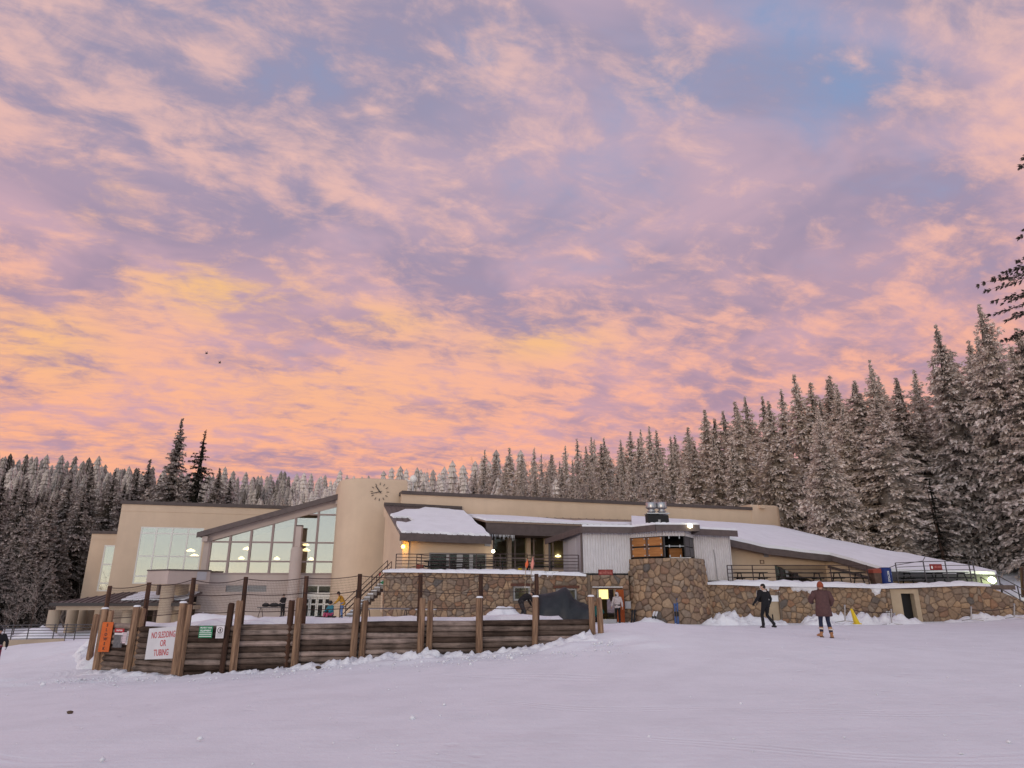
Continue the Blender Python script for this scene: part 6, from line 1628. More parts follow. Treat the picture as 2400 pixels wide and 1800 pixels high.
MB().hexa([(a.x - 0.09, a.y - 0.12, a.z), (a.x + 0.13, a.y - 0.12, a.z), (a.x + 0.13, a.y + 0.12, a.z), (a.x - 0.09, a.y + 0.12, a.z), (a.x - 0.22, a.y - 0.04, a.z + 0.74), (a.x - 0.13, a.y - 0.04, a.z + 0.74), (a.x - 0.13, a.y + 0.04, a.z + 0.74), (a.x - 0.22, a.y + 0.04, a.z + 0.74)]).build('body', MAT['yellow'], o)
MB().box((a.x - 0.14, a.y - 0.16, a.z - 0.02), (a.x + 0.18, a.y + 0.16, a.z + 0.03)).build('foot', MAT['yellow'], o)
# tarpaulin over a machine on the patio
tv = thing('covered_snowmobile', (3.0, 37.5, 0), 'black tarpaulin draped over a peaked machine on the patio', 'tarpaulin')
prof = [(1262, 1393, 1440), (1275, 1392, 1441), (1290, 1389, 1442), (1305, 1385, 1442), (1318, 1377, 1443), (1325, 1376, 1443), (1335, 1386, 1443), (1346, 1403, 1443), (1358, 1411, 1443), (1370, 1412, 1443), (1378, 1418, 1443)]
vs, fs = [], []; NA = 13
for i, (x_, yt, yb) in enumerate(prof):
    t, bt = survey(x_, yt, 37.4), survey(x_, yb, 37.4)
    for j in range(NA):
        an = math.pi * j / (NA - 1); n_ = 0.09 * noise.noise(Vector((i * 0.9, j * 0.6, 2)))
        w = 0.75 + n_ * 3; zc = max(0.0, math.sin(an)) ** 0.85
        vs.append((t.x + n_, 37.4 - math.cos(an) * w, bt.z - 0.25 + (t.z - bt.z + 0.25) * zc + n_ * (0.3 < zc < 0.95)))
for i in range(len(prof) - 1):
    for j in range(NA - 1): a = i * NA + j; fs.append((a, a + 1, a + NA + 1, a + NA))
fs += [tuple(range(NA)), tuple(reversed(range((len(prof) - 1) * NA, len(prof) * NA)))]
MB().add(vs, fs).build('tarpaulin', MAT['tarp'], tv, smooth=True)
for k in (0.5, 3.2): MB().box((1.8 + k - 0.5, 36.9, -0.1), (1.8 + k + 0.5, 37.05, 0.12)).build('runner', MAT['fence_metal'], tv)
# folding table with gear and bench by the patio wall
def bench(px0, px1, yt, Y, label, name='bench', mt='galv'):
    a, b = survey(px0, yt, Y), survey(px1, yt, Y)
    o = thing(name, (a + b) / 2 - Vector((0, 0, 0.8)), label, name.replace('_', ' '))
    MB().box((a.x, Y - 0.3, a.z - 0.05), (b.x, Y + 0.3, a.z)).build('top', MAT[mt], o)
    for x in (a.x + 0.2, b.x - 0.2): MB().tube([(x - 0.12, Y - 0.25, a.z - 0.85), (x, Y - 0.1, a.z - 0.05), (x, Y + 0.1, a.z - 0.05), (x + 0.12, Y + 0.25, a.z - 0.85)], 0.025, 6).build('leg', MAT['rail'], o)
    return a, b
a, b = bench(606, 672, 1423, 50.0, 'folding table with dark gear on the patio before the beige wall', 'folding_table', 'rail_grey')
for k, w in ((0.25, 0.5), (0.55, 0.7), (0.8, 0.4)):
    c = a.lerp(b, k); g = thing('gear_bag', (c.x, 50, a.z + 0.005), ('black gear bag on the end of the patio table', 'long black gear bag in the middle of the patio table', 'small black gear bag on the patio table near the standing person')[int(k * 3)], 'bag')
    MB().tube([(c.x - w / 2, 50, a.z + 0.12), (c.x - w / 4, 50, a.z + 0.15), (c.x + w / 4, 50, a.z + 0.15), (c.x + w / 2, 50, a.z + 0.11)], [0.07, 0.13, 0.13, 0.06], 8).build('bag', MAT['black'], g, smooth=True)
    MB().tube([(c.x - w / 5, 50, a.z + 0.26), (c.x, 50, a.z + 0.36), (c.x + w / 5, 50, a.z + 0.26)], 0.012, 5).build('handle', MAT['black'], g)
bench(855, 960, 1425, 36.5, 'long low grey bench with bent legs beside the stairs foot', 'bench', 'panel_grey')
bench(975, 1022, 1427, 36.3, 'short grey bench with a red bicycle stand at the stone wall', 'bench', 'panel_grey')
# triangular green and red flags by the stairs
for (x_, y_, mt, lb) in (((905, 890, 903), (1356, 1366, 1372), 'sign_green', 'green triangular pennant beside the lodge stairs'), ((888, 893, 890), (1345, 1343, 1351), 'sign_red', 'tiny red pennant above the lodge stairs')):
    P = [survey(a, b_, 45.0) for a, b_ in zip(x_, y_)]
    o = thing('pennant', P[0], lb, 'flag')
    MB().add([p for p in P] + [p + Vector((0, 0.02, 0)) for p in P], [(0, 1, 2), (5, 4, 3), (0, 3, 4, 1), (1, 4, 5, 2), (2, 5, 3, 0)]).build('cloth', MAT[mt], o)
    MB().bar(survey(x_[0] + 1, y_[0] - 6, 45.05), survey(x_[0] + 1, y_[0] + 30, 45.05), 0.03).build('stick', MAT['rail'], o)
# wooden mast at the right edge of the picture
tag(MB().tube([survey(2398, 1400, 43.0), survey(2394, 1330, 43.0)], [0.10, 0.08], 8).build('wooden_mast', MAT['wood_pole']), 'short brown wooden mast at the right edge behind the steps', 'mast')
# clods on the snow, two birds
for i, (x_, y_, sc) in enumerate(((164, 1672, 0.045), (745, 1567, 0.075), (736, 1566, 0.03))):
    a = (x_ - 1200) / 1550; b_ = (900 - y_) / 1550; Y_ = 14.0
    for _ in range(12):
        p = survey(x_, y_, Y_); g_ = gz(p.x, Y_); k = (g_ - CAM_Z) / (p.z - CAM_Z); Y_ = Y_ * (0.4 + 0.6 * k)
    p = survey(x_, y_, Y_)
    bm = bmesh.new(); bmesh.ops.create_icosphere(bm, subdivisions=2, radius=sc)
    for v in bm.verts: v.co *= 1 + 0.45 * noise.noise(v.co * 30 + Vector((i * 3, 0, 0))); v.co.z *= 0.6
    me = bpy.data.meshes.new('clod'); bm.to_mesh(me); bm.free(); me.materials.append(MAT['clod'])
    o = link('clod', me); o.location = (p.x, p.y, gz(p.x, p.y) + sc * 0.3)
    tag(o, ('brown clod lying alone on the snow at lower left', 'larger brown clod on the snow below the barrier', 'crumb of earth beside the larger clod below the barrier')[i], 'clod')
for x_, y_, lb in ((484, 829, 'small dark bird flying, upper of the two'), (515, 851, 'small dark bird flying, lower of the two')):
    p = survey(x_, y_, 110); vs = []
    m = MB().tube([p + Vector((-0.30, 0, 0)), p + Vector((-0.1, 0, 0.03)), p + Vector((0.12, 0, 0.03)), p + Vector((0.25, 0, 0.06))], [0.01, 0.09, 0.09, 0.02], 8)
    m.add([p + Vector((-0.08, 0, 0.03)), p + Vector((0.1, 0, 0.03)), p + Vector((0.05, -0.5, 0.22)), p + Vector((-0.02, -0.5, 0.22))], [(0, 1, 2, 3)])
    m.add([p + Vector((-0.08, 0, 0.03)), p + Vector((0.1, 0, 0.03)), p + Vector((0.12, 0.1, 0.42)), p + Vector((0.02, 0.1, 0.45))], [(0, 1, 2, 3)])
    tag(m.build('bird', MAT['black'], smooth=True), lb, 'bird')

# crumbs of snow scattered on the field, thickest along the barrier
rgc = np.random.default_rng(4); VC, FC = [], []
octa = np.array([(1, 0, 0), (-1, 0, 0), (0, 1, 0), (0, -1, 0), (0, 0, 1), (0, 0, -0.6)], float); of = [(0, 2, 4), (2, 1, 4), (1, 3, 4), (3, 0, 4), (2, 0, 5), (1, 2, 5), (3, 1, 5), (0, 3, 5)]
NC = 1700; cx_ = np.concatenate([rgc.uniform(-12.5, 2.8, 900), rgc.uniform(-16, 16, NC - 900)]); cy_ = np.concatenate([18.9 - np.abs(rgc.normal(0, 0.6, 900)) + np.where(rgc.random(900) < 0.15, -1.0, 0), rgc.uniform(7.5, 30, NC - 900)])
czz = land_z(cx_, cy_); csz = np.where(np.arange(NC) < 900, rgc.gamma(2.0, 0.009, NC) + 0.008, rgc.gamma(1.6, 0.007, NC) + 0.004)
for i in range(NC):
    w = octa * (csz[i] * rgc.uniform(0.6, 1.3, (6, 1))); VC += [(cx_[i] + a, cy_[i] + b_, czz[i] + c * 0.8 + csz[i] * 0.25) for a, b_, c in w]; FC += [tuple(q + i * 6 for q in f) for f in of]
MB().add(VC, FC).build('snow_crumbs', MAT['snow_pile'], None, True, {'kind': 'stuff', 'label': 'crumbs of snow scattered along the barrier and over the field', 'category': 'snow'})
# cables over the big roof snow
for (x0, y0, Y0), (x1, y1, Y1) in (((1760, 1266, 50.0), (2080, 1306, 50.5)), ((2080, 1306, 50.5), (2290, 1336, 48.0))):
    MB().tube([survey(x0, y0, Y0) + Vector((0, 0, 0.03)), survey(x1, y1, Y1) + Vector((0, 0, 0.03))], 0.02, 5).build('roof_cable', MAT['rail_grey'], lodge)

# ================================================================== people
from mathutils.kdtree import KDTree
def loft(pts, radii, side, n=12):
    """closed tube of elliptical rings; side = direction of the first half axis"""
    pts = [Vector(p) for p in pts]; side = Vector(side); vs = []; fs = []
    for i, p in enumerate(pts):
        d = (pts[min(i + 1, len(pts) - 1)] - pts[max(i - 1, 0)]).normalized()
        e1 = (side - d * side.dot(d)); e1 = e1.normalized() if e1.length > 1e-4 else Vector((1, 0, 0)); e2 = d.cross(e1)
        a, b = radii[i] if isinstance(radii[i], tuple) else (radii[i], radii[i])
        vs += [p + e1 * (a * math.cos(2 * math.pi * k / n)) + e2 * (b * math.sin(2 * math.pi * k / n)) for k in range(n)]
    for i in range(len(pts) - 1):
        for k in range(n): a, b = i * n + k, i * n + (k + 1) % n; fs.append((a, b, b + n, a + n))
    fs += [tuple(reversed(range(n))), tuple(range((len(pts) - 1) * n, len(pts) * n))]
    return vs, fs

def person(loc, yaw, J, look, label, scale=1.0, extras=None, voxel=0.021):
    """J: joint positions (local: x right, y forward, z up); look: material of each body zone"""
    D = dict(pelvis=(0, 0, 0.95), waist=(0, 0, 1.10), chest=(0, 0, 1.30), neck=(0, 0, 1.47), head=(0, 0.015, 1.61),
             sl=(-0.19, 0, 1.41), el=(-0.25, -0.02, 1.14), wl=(-0.24, 0.08, 0.91), sr=(0.19, 0, 1.41), er=(0.25, -0.02, 1.14), wr=(0.24, 0.08, 0.91),
             hl=(-0.095, 0, 0.92), kl=(-0.105, 0.02, 0.50), al=(-0.11, -0.02, 0.09), hr=(0.095, 0, 0.92), kr=(0.105, 0.02, 0.50), ar=(0.11, -0.02, 0.09), toe=(0, 0.16, 0))
    D.update(J); D = {k: Vector(v) for k, v in D.items()}
    mats, mid = [], {}
    def mi(z):
        m = MAT[look[z]]
        if m.name not in mid: mid[m.name] = len(mats); mats.append(m)
        return mid[m.name]
    srcv, srcf, srcm = [], [], []
    def put(vf, zone):
        v, f = vf; k = len(srcv); srcv.extend(v); srcf.extend([tuple(i + k for i in q) for q in f]); srcm.extend([mi(zone)] * len(v))
    X = (D['sr'] - D['sl']).normalized(); up = (D['neck'] - D['pelvis']).normalized(); fw = up.cross(X) * -1
    pl, wa, ch, nk, hd = D['pelvis'], D['waist'], D['chest'], D['neck'], D['head']
    bulk = look.get('bulk', 1.0)
    put(loft([pl - up * 0.10, pl, wa, ch, ch + (nk - ch) * 0.55, nk - up * 0.02, nk], [(0.14, 0.10), (0.175 * bulk, 0.125 * bulk), (0.165 * bulk, 0.12 * bulk), (0.20 * bulk, 0.135 * bulk), (0.185 * bulk, 0.12 * bulk), (0.09, 0.08), (0.05, 0.05)], X, 14), 'top')
    put(loft([nk - up * 0.04, nk.lerp(hd, 0.5)], [0.06, 0.055], X, 10), 'skin')
    hu = (hd - nk).normalized(); hf = look.get('face', None); hfw = Vector(hf).normalized() if hf else (X.cross(hu) * -1)
    hfw = (hfw - hu * hfw.dot(hu)).normalized()
    hx_ = hu.cross(hfw)
    put(loft([hd - hu * 0.115 + hfw * 0.02, hd - hu * 0.09 + hfw * 0.022, hd - hu * 0.04 + hfw * 0.012, hd + hu * 0.02, hd + hu * 0.075, hd + hu * 0.105, hd + hu * 0.12], [(0.035, 0.035), (0.058, 0.066), (0.073, 0.088), (0.078, 0.098), (0.066, 0.085), (0.042, 0.055), (0.015, 0.02)], hx_, 14), 'skin')
    put(loft([hd + hfw * 0.075 + hu * 0.01, hd + hfw * 0.108 - hu * 0.025, hd + hfw * 0.09 - hu * 0.035], [0.012, 0.016, 0.012], hx_, 8), 'skin')
    for s in (-1, 1): put(loft([hd + hx_ * s * 0.072 - hu * 0.03, hd + hx_ * s * 0.086, hd + hx_ * s * 0.08 + hu * 0.03], [0.012, 0.016, 0.012], hfw, 6), 'skin')
    for s, a, b, c in ((-1, 'sl', 'el', 'wl'), (1, 'sr', 'er', 'wr')):
        A, B, C2_ = D[a], D[b], D[c]
        put(loft([A - X * s * 0.07 + up * 0.005, A, A.lerp(B, 0.5), B, B.lerp(C2_, 0.4), C2_], [0.075 * bulk, 0.078 * bulk, 0.066 * bulk, 0.056 * bulk, 0.054 * bulk, 0.042 * bulk], fw, 10), 'top')
    for s, a, b, c in ((-1, 'hl', 'kl', 'al'), (1, 'hr', 'kr', 'ar')):
        A, B, C2_ = D[a], D[b], D[c]
        put(loft([A + up * 0.06, A.lerp(B, 0.25), A.lerp(B, 0.7), B, B.lerp(C2_, 0.35), C2_ + (B - C2_).normalized() * 0.10], [(0.10, 0.105), (0.092, 0.10), (0.075, 0.08), (0.064, 0.066), (0.066, 0.07), (0.062, 0.066)], (1, 0, 0), 12), 'legs')
        tv_ = D['toe'] if ('toe' + ('l' if s < 0 else 'r')) not in D else D['toe' + ('l' if s < 0 else 'r')]
        bt = look.get('boot_h', 0.14)
        put(loft([C2_ + (B - C2_).normalized() * bt, C2_ + (B - C2_).normalized() * 0.03], [(0.066, 0.07), (0.058, 0.07)], (1, 0, 0), 12), 'boots')
        heel = C2_ + Vector((0, -0.05, -0.045)); tdir = Vector((tv_.x, tv_.y, tv_.z))
        put(loft([heel - tdir * 0.1, heel + tdir * 0.2, C2_ + Vector((0, 0, -0.035)) + tdir * 0.6, C2_ + Vector((0, 0, -0.052)) + tdir * 1.05, C2_ + Vector((0, 0, -0.06)) + tdir * 1.2], [(0.03, 0.03), (0.048, 0.05), (0.052, 0.05), (0.045, 0.034), (0.02, 0.02)], (1, 0, 0), 10), 'boots')
    me = bpy.data.meshes.new('body_src'); me.from_pydata([tuple(v) for v in srcv], [], srcf)
    tmp = bpy.data.objects.new('tmp_body', me); COL.objects.link(tmp)
    rm = tmp.modifiers.new('r', 'REMESH'); rm.mode = 'VOXEL'; rm.voxel_size = voxel; rm.use_smooth_shade = True
    sm = tmp.modifiers.new('s', 'SMOOTH'); sm.iterations = 3; sm.factor = 0.5
    body = bpy.data.meshes.new_from_object(tmp.evaluated_get(bpy.context.evaluated_depsgraph_get()))
    bpy.data.objects.remove(tmp); bpy.data.meshes.remove(me)
    kd = KDTree(len(srcv))
    for i, v in enumerate(srcv): kd.insert(v, i)
    kd.balance()
    bm = bmesh.new(); bm.from_mesh(body)
    for f in bm.faces: f.material_index = srcm[kd.find(f.calc_center_median())[1]]; f.smooth = True
    # hands: palm and five bent fingers each
    gl_i = mi('gloves')
    for s, b, c, g in ((-1, 'el', 'wl', 'handl'), (1, 'er', 'wr', 'handr')):
        W_ = D[c]; d = (W_ - D[b]).normalized() if g not in D else D[g].normalized(); side = fw - d * fw.dot(d); side = side.normalized() if side.length > 0.1 else X; pn = d.cross(side)
        chains = [([W_ - d * 0.03, W_ + d * 0.03, W_ + d * 0.085], [(0.034, 0.022), (0.042, 0.02), (0.038, 0.016)])]
        for k, (o_, ln) in enumerate(((-0.030, 0.060), (-0.010, 0.072), (0.010, 0.076), (0.029, 0.068))):
            r0 = W_ + d * 0.078 + side * o_; chains.append(([r0, r0 + d * ln * 0.5 + pn * 0.006 * s, r0 + d * ln * 0.85 + pn * 0.03 * s, r0 + d * ln * 0.95 + pn * 0.045 * s], [0.0105, 0.010, 0.009, 0.006]))
        r0 = W_ + d * 0.02 + side * 0.034; chains.append(([r0, r0 + side * 0.022 + d * 0.03, r0 + side * 0.028 + d * 0.062 + pn * 0.01 * s], [0.012, 0.011, 0.008]))
        for p_, r_ in chains:
            v, f = loft(p_, r_, side, 8); nv = [bm.verts.new(q) for q in v]
            for q in f:
                nf = bm.faces.new([nv[i] for i in q]); nf.material_index = gl_i; nf.smooth = True
    body.materials.clear()
    for m in mats: body.materials.append(m)
    bm.to_mesh(body); bm.free(); body.name = 'body'
    T = Matrix.Translation(loc) @ Matrix.Rotation(yaw, 4, 'Z') @ Matrix.Scale(scale, 4)
    body.transform(T)
    o = link('person', body); tag(o, label, 'person')
    for nm, vf, mt in (extras(D, X, up, fw, hd, hu, hfw, hx_) if extras else []):
        m = MB()
        for v, f in (vf if isinstance(vf, list) else [vf]): m.add([T @ Vector(q) for q in v], f)
        m.build(nm, MAT[mt], o, smooth=True)
    return o

def cap_shape(hd, hu, hfw, hx_, grow=1.1, low=-0.01, top=0.13):
    b = hd - hfw * 0.005
    return loft([b + hu * low, b + hu * 0.03, b + hu * 0.075, b + hu * (top - 0.02), b + hu * top], [(0.083 * grow, 0.103 * grow), (0.083 * grow, 0.102 * grow), (0.072 * grow, 0.09 * grow), (0.045 * grow, 0.058 * grow), (0.012, 0.015)], hx_, 16)
def hair_shape(hd, hu, hfw, hx_):
    b = hd - hfw * 0.018
    return loft([b - hu * 0.075, b - hu * 0.02, b + hu * 0.04, b + hu * 0.09, b + hu * 0.125, b + hu * 0.137], [(0.062, 0.075), (0.085, 0.095), (0.086, 0.103), (0.074, 0.092), (0.045, 0.058), (0.012, 0.015)], hx_, 16)

# 1. person in black with a backpack, striding away
def ex1(D, X, up, fw, hd, hu, hfw, hx_):
    c = D['chest'] - fw * 0.22 - up * 0.02
    pack = loft([c - up * 0.26, c - up * 0.2, c + up * 0.08, c + up * 0.2, c + up * 0.24], [(0.10, 0.06), (0.17, 0.12), (0.16, 0.11), (0.12, 0.08), (0.05, 0.04)], X, 12)
    pocket = loft([c - up * 0.2 - fw * 0.10, c - up * 0.02 - fw * 0.11, c + up * 0.02 - fw * 0.09], [(0.11, 0.05), (0.11, 0.045), (0.07, 0.02)], X, 10)
    st = [loft([c + up * 0.2 + X * s * 0.09 - fw * 0.08, c - up * 0.05 + X * s * 0.10 - fw * 0.115], [(0.018, 0.012), (0.018, 0.012)], X, 6) for s in (-1, 1)]
    scarf = loft([D['neck'] - up * 0.045, D['neck'] - up * 0.01, D['neck'] + up * 0.02], [(0.095, 0.09), (0.10, 0.095), (0.085, 0.08)], X, 12)
    return [('hair', hair_shape(hd, hu, hfw, hx_), 'hair'), ('backpack', [pack, pocket], 'cloth_black'), ('strap', st, 'grey_strap'), ('scarf', scarf, 'cloth_fleece')]
p = survey(1800, 1472, 29.0)
person(Vector((p.x, 29.0, gz(p.x, 29.0) - 0.01)), math.radians(28), dict(kl=(-0.13, 0.12, 0.51), al=(-0.13, 0.10, 0.08), kr=(0.09, 0.06, 0.50), ar=(0.15, -0.26, 0.12), el=(-0.34, 0.10, 1.16), wl=(-0.37, 0.26, 0.98), er=(0.28, -0.06, 1.14), wr=(0.24, 0.02, 0.92), head=(0.0, 0.05, 1.62)),
       dict(top='cloth_black', legs='cloth_black', boots='black', skin='skin', gloves='cloth_black', bulk=1.08, face=(-0.75, 0.65, 0)), 'person in black striding away with a dark backpack', 1.0, ex1)
# 2. person in plum coat, rust beanie, tan boots
def ex2(D, X, up, fw, hd, hu, hfw, hx_):
    pl, ch, nk = D['pelvis'], D['chest'], D['neck']
    coat = loft([pl - up * 0.30, pl - up * 0.28, pl - up * 0.05, D['waist'], ch, ch + up * 0.1, nk - up * 0.03, nk], [(0.22, 0.19), (0.265, 0.225), (0.24, 0.195), (0.215, 0.17), (0.235, 0.165), (0.215, 0.15), (0.12, 0.10), (0.09, 0.085)], X, 18)
    sl = [loft([D[a], D[a].lerp(D[b], 0.5), D[b], D[b].lerp(D[c], 0.5), D[b].lerp(D[c], 0.93), D[b].lerp(D[c], 0.94)], [0.105, 0.098, 0.09, 0.085, 0.08, 0.05], fw, 12) for a, b, c in (('sl', 'el', 'wl'), ('sr', 'er', 'wr'))]
    hood = loft([nk - fw * 0.10 - up * 0.07, nk - fw * 0.11, nk - fw * 0.07 + up * 0.05], [(0.09, 0.05), (0.11, 0.06), (0.07, 0.03)], X, 12)
    cuffs = [loft([D[k] + Vector((0, 0, 0.145)), D[k] + Vector((0, 0, 0.185))], [(0.078, 0.08), (0.08, 0.082)], (1, 0, 0), 14) for k in ('al', 'ar')]
    soles = [loft([D[k] + Vector((0, 0.03, -0.105)), D[k] + Vector((0, 0.03, -0.075))], [(0.055, 0.15), (0.055, 0.15)], (1, 0, 0), 14) for k in ('al', 'ar')]
    return [('coat', [coat] + sl, 'cloth_plum'), ('hood', hood, 'cloth_plum'), ('beanie', cap_shape(hd, hu, hfw, hx_, 1.22, -0.05, 0.15), 'knit_rust'), ('boot_cuff', cuffs, 'cloth_fleece'), ('boot_sole', soles, 'bin_brown')]
p = survey(1938, 1492, 23.0)
person(Vector((p.x, 23.0, gz(p.x, 23.0) + 0.01)), math.radians(-8), dict(kl=(-0.12, 0.04, 0.50), al=(-0.13, 0.06, 0.11), kr=(0.10, 0.0, 0.50), ar=(0.12, -0.14, 0.09), el=(-0.34, 0.06, 1.18), wl=(-0.28, 0.24, 1.10), er=(0.30, 0.0, 1.16), wr=(0.27, 0.16, 1.0), toel=(-0.09, 0.14, 0.0), toer=(0.03, 0.16, 0)),
       dict(top='cloth_plum', legs='cloth_navy', boots='cloth_tan', skin='skin', gloves='cloth_charcoal', bulk=1.0, boot_h=0.19), 'person in a plum coat, rust knit hat and tan boots walking away', 1.0, ex2)
# 3. hooded grey sweatshirt by the lit doorway
def ex3(D, X, up, fw, hd, hu, hfw, hx_):
    b = hd - hfw * 0.012
    hood = loft([D['neck'] - up * 0.05, b - hu * 0.09, b, b + hu * 0.07, b + hu * 0.12, b + hu * 0.145], [(0.11, 0.10), (0.105, 0.105), (0.105, 0.115), (0.095, 0.11), (0.06, 0.08), (0.015, 0.02)], hx_, 16)
    face = loft([b + hfw * 0.075 - hu * 0.07, b + hfw * 0.098 - hu * 0.02, b + hfw * 0.095 + hu * 0.035, b + hfw * 0.07 + hu * 0.07], [(0.04, 0.025), (0.06, 0.03), (0.058, 0.03), (0.035, 0.02)], hx_, 10)  # dark shape filling the hood opening stands in for the shade there
    return [('hood', hood, 'cloth_grey'), ('face_shade', face, 'hair')]
p = survey(1449, 1462, 38.6)
person(Vector((p.x, 38.6, gz(p.x, 38.6) + 0.0)), math.radians(150), dict(el=(-0.29, 0.0, 1.15), wl=(-0.33, 0.05, 0.90), er=(0.29, 0.02, 1.15), wr=(0.34, 0.06, 0.92), head=(0, 0.05, 1.60)),
       dict(top='cloth_grey', legs='cloth_black', boots='black', skin='skin', gloves='skin', bulk=1.12, face=(0.3, 1, -0.35)), 'person in a pale hooded sweatshirt and black trousers by the lit doorway', 0.93, ex3)
# 4. person in black bending over the tarpaulin
def bend_pose(yaw_forward=1.0):
    return dict(pelvis=(0, -0.14, 0.94), waist=(0, -0.04, 1.06), chest=(0, 0.16, 1.19), neck=(0, 0.36, 1.28), head=(0, 0.50, 1.30), sl=(-0.19, 0.28, 1.24), el=(-0.23, 0.40, 0.99), wl=(-0.20, 0.52, 0.78), sr=(0.19, 0.28, 1.24), er=(0.23, 0.42, 1.0), wr=(0.20, 0.60, 0.82),
                hl=(-0.095, -0.13, 0.91), kl=(-0.12, 0.02, 0.50), al=(-0.13, -0.10, 0.09), hr=(0.095, -0.13, 0.91), kr=(0.12, 0.05, 0.50), ar=(0.14, 0.06, 0.09))
def ex4(D, X, up, fw, hd, hu, hfw, hx_): return [('beanie', cap_shape(hd, hu, hfw, hx_, 1.12), 'cloth_black')]
p = survey(1226, 1445, 37.6)
person(Vector((p.x, 37.6, gz(p.x, 37.6))), math.radians(-72), bend_pose(), dict(top='cloth_black', legs='cloth_charcoal', boots='black', skin='skin', gloves='cloth_black', bulk=1.25, face=(0, 0.5, -1)), 'person in black bending forward beside the tarpaulin', 1.04, ex4)
# 5. standing figure in black before the beige wall
def ex5(D, X, up, fw, hd, hu, hfw, hx_):
    return [('beanie', cap_shape(hd, hu, hfw, hx_, 1.12), 'cloth_black'), ('belt', loft([D['pelvis'] + up * 0.06, D['pelvis'] + up * 0.10], [(0.20, 0.15), (0.20, 0.15)], X, 14), 'cloth_grey')]
p = survey(661, 1446, 48.0)
person(Vector((p.x, 48.0, p.z)), math.radians(60), dict(el=(-0.26, 0.08, 1.16), wl=(-0.10, 0.26, 1.20), er=(0.26, 0.08, 1.16), wr=(0.08, 0.26, 1.28), head=(0, 0.04, 1.62)),
       dict(top='cloth_black', legs='cloth_black', boots='black', skin='skin', gloves='cloth_black', bulk=1.12), 'person in black standing alone before the beige lower wall', 0.86, ex5)
# 6. person in a yellow jacket leaning over a seated child
def ex6(D, X, up, fw, hd, hu, hfw, hx_):
    return [('hair', hair_shape(hd, hu, hfw, hx_), 'hair'), ('strap', [loft([D['sl'] + up * 0.09, D['pelvis'] + X * 0.16 + fw * 0.02], [(0.02, 0.17), (0.02, 0.14)], fw, 8)], 'cloth_black')]
p = survey(800, 1449, 42.3)
person(Vector((p.x, 42.3, gz(p.x, 42.3) + 0.05)), math.radians(100), dict(pelvis=(0, -0.06, 0.95), chest=(0, 0.10, 1.26), neck=(0, 0.22, 1.42), head=(0, 0.28, 1.54), sl=(-0.19, 0.15, 1.36), sr=(0.19, 0.15, 1.36), el=(-0.28, 0.30, 1.12), wl=(-0.16, 0.46, 0.98), er=(0.28, 0.30, 1.12), wr=(0.14, 0.48, 0.98)),
       dict(top='cloth_yellow', legs='cloth_blue', boots='black', skin='skin', gloves='cloth_black', bulk=1.18, face=(0, 1, -0.6)), 'person in a yellow jacket leaning forward at the foot of the lodge stairs', 0.98, ex6)
# 7. child in teal and pink sitting on the snow
def ex7(D, X, up, fw, hd, hu, hfw, hx_): return [('helmet', cap_shape(hd, hu, hfw, hx_, 1.35, -0.03, 0.16), 'black')]
p = survey(776, 1446, 42.0)
person(Vector((p.x, 42.0, gz(p.x, 42.0) + 0.0)), math.radians(140), dict(pelvis=(0, 0, 0.40), waist=(0, 0.02, 0.54), chest=(0, 0.06, 0.74), neck=(0, 0.10, 0.90), head=(0, 0.12, 1.04), sl=(-0.17, 0.07, 0.86), el=(-0.26, 0.18, 0.64), wl=(-0.2, 0.36, 0.56), sr=(0.17, 0.07, 0.86), er=(0.26, 0.18, 0.64), wr=(0.2, 0.36, 0.56),
       hl=(-0.09, 0, 0.36), kl=(-0.14, 0.40, 0.46), al=(-0.15, 0.46, 0.09), hr=(0.09, 0, 0.36), kr=(0.14, 0.40, 0.46), ar=(0.15, 0.46, 0.09)),
       dict(top='cloth_teal', legs='cloth_pink', boots='black', skin='skin', gloves='cloth_black', bulk=1.1), 'child in teal jacket and pink trousers sitting by the yellow jacket', 1.0, ex7)
p = survey(752, 1446, 42.0)
o = thing('sledge', (p.x, 42.0, gz(p.x, 42.0)), 'dark low bench the child in pink trousers sits on', 'bench')
q = survey(776, 1446, 42.0); zz = gz(q.x, 42.0)
MB().box((q.x - 0.9, 41.75, zz + 0.22), (q.x + 0.25, 42.25, zz + 0.30)).build('seat', MAT['black'], o)
for xx in (q.x - 0.8, q.x + 0.12): MB().box((xx, 41.8, zz - 0.1), (xx + 0.08, 42.2, zz + 0.22)).build('leg', MAT['black'], o)
# 8. teal-clad figure crouching left of the doorway
def ex8(D, X, up, fw, hd, hu, hfw, hx_): return [('helmet', cap_shape(hd, hu, hfw, hx_, 1.3, -0.03, 0.16), 'cloth_green_teal')]
p = survey(1399, 1458, 38.8)
person(Vector((p.x, 38.8, gz(p.x, 38.8))), math.radians(-60), dict(pelvis=(0, -0.1, 0.42), waist=(0, -0.04, 0.55), chest=(0, 0.08, 0.74), neck=(0, 0.16, 0.88), head=(0, 0.2, 1.0), sl=(-0.18, 0.11, 0.84), el=(-0.25, 0.26, 0.62), wl=(-0.15, 0.40, 0.52), sr=(0.18, 0.11, 0.84), er=(0.25, 0.26, 0.62), wr=(0.15, 0.40, 0.52),
       hl=(-0.09, -0.1, 0.38), kl=(-0.15, 0.30, 0.48), al=(-0.14, 0.05, 0.09), hr=(0.09, -0.1, 0.38), kr=(0.15, 0.30, 0.48), ar=(0.14, 0.05, 0.09)),
       dict(top='cloth_green_teal', legs='cloth_navy', boots='black', skin='skin', gloves='cloth_black', bulk=1.2), 'crouching person in green-teal beside the lit doorway', 0.95, ex8)
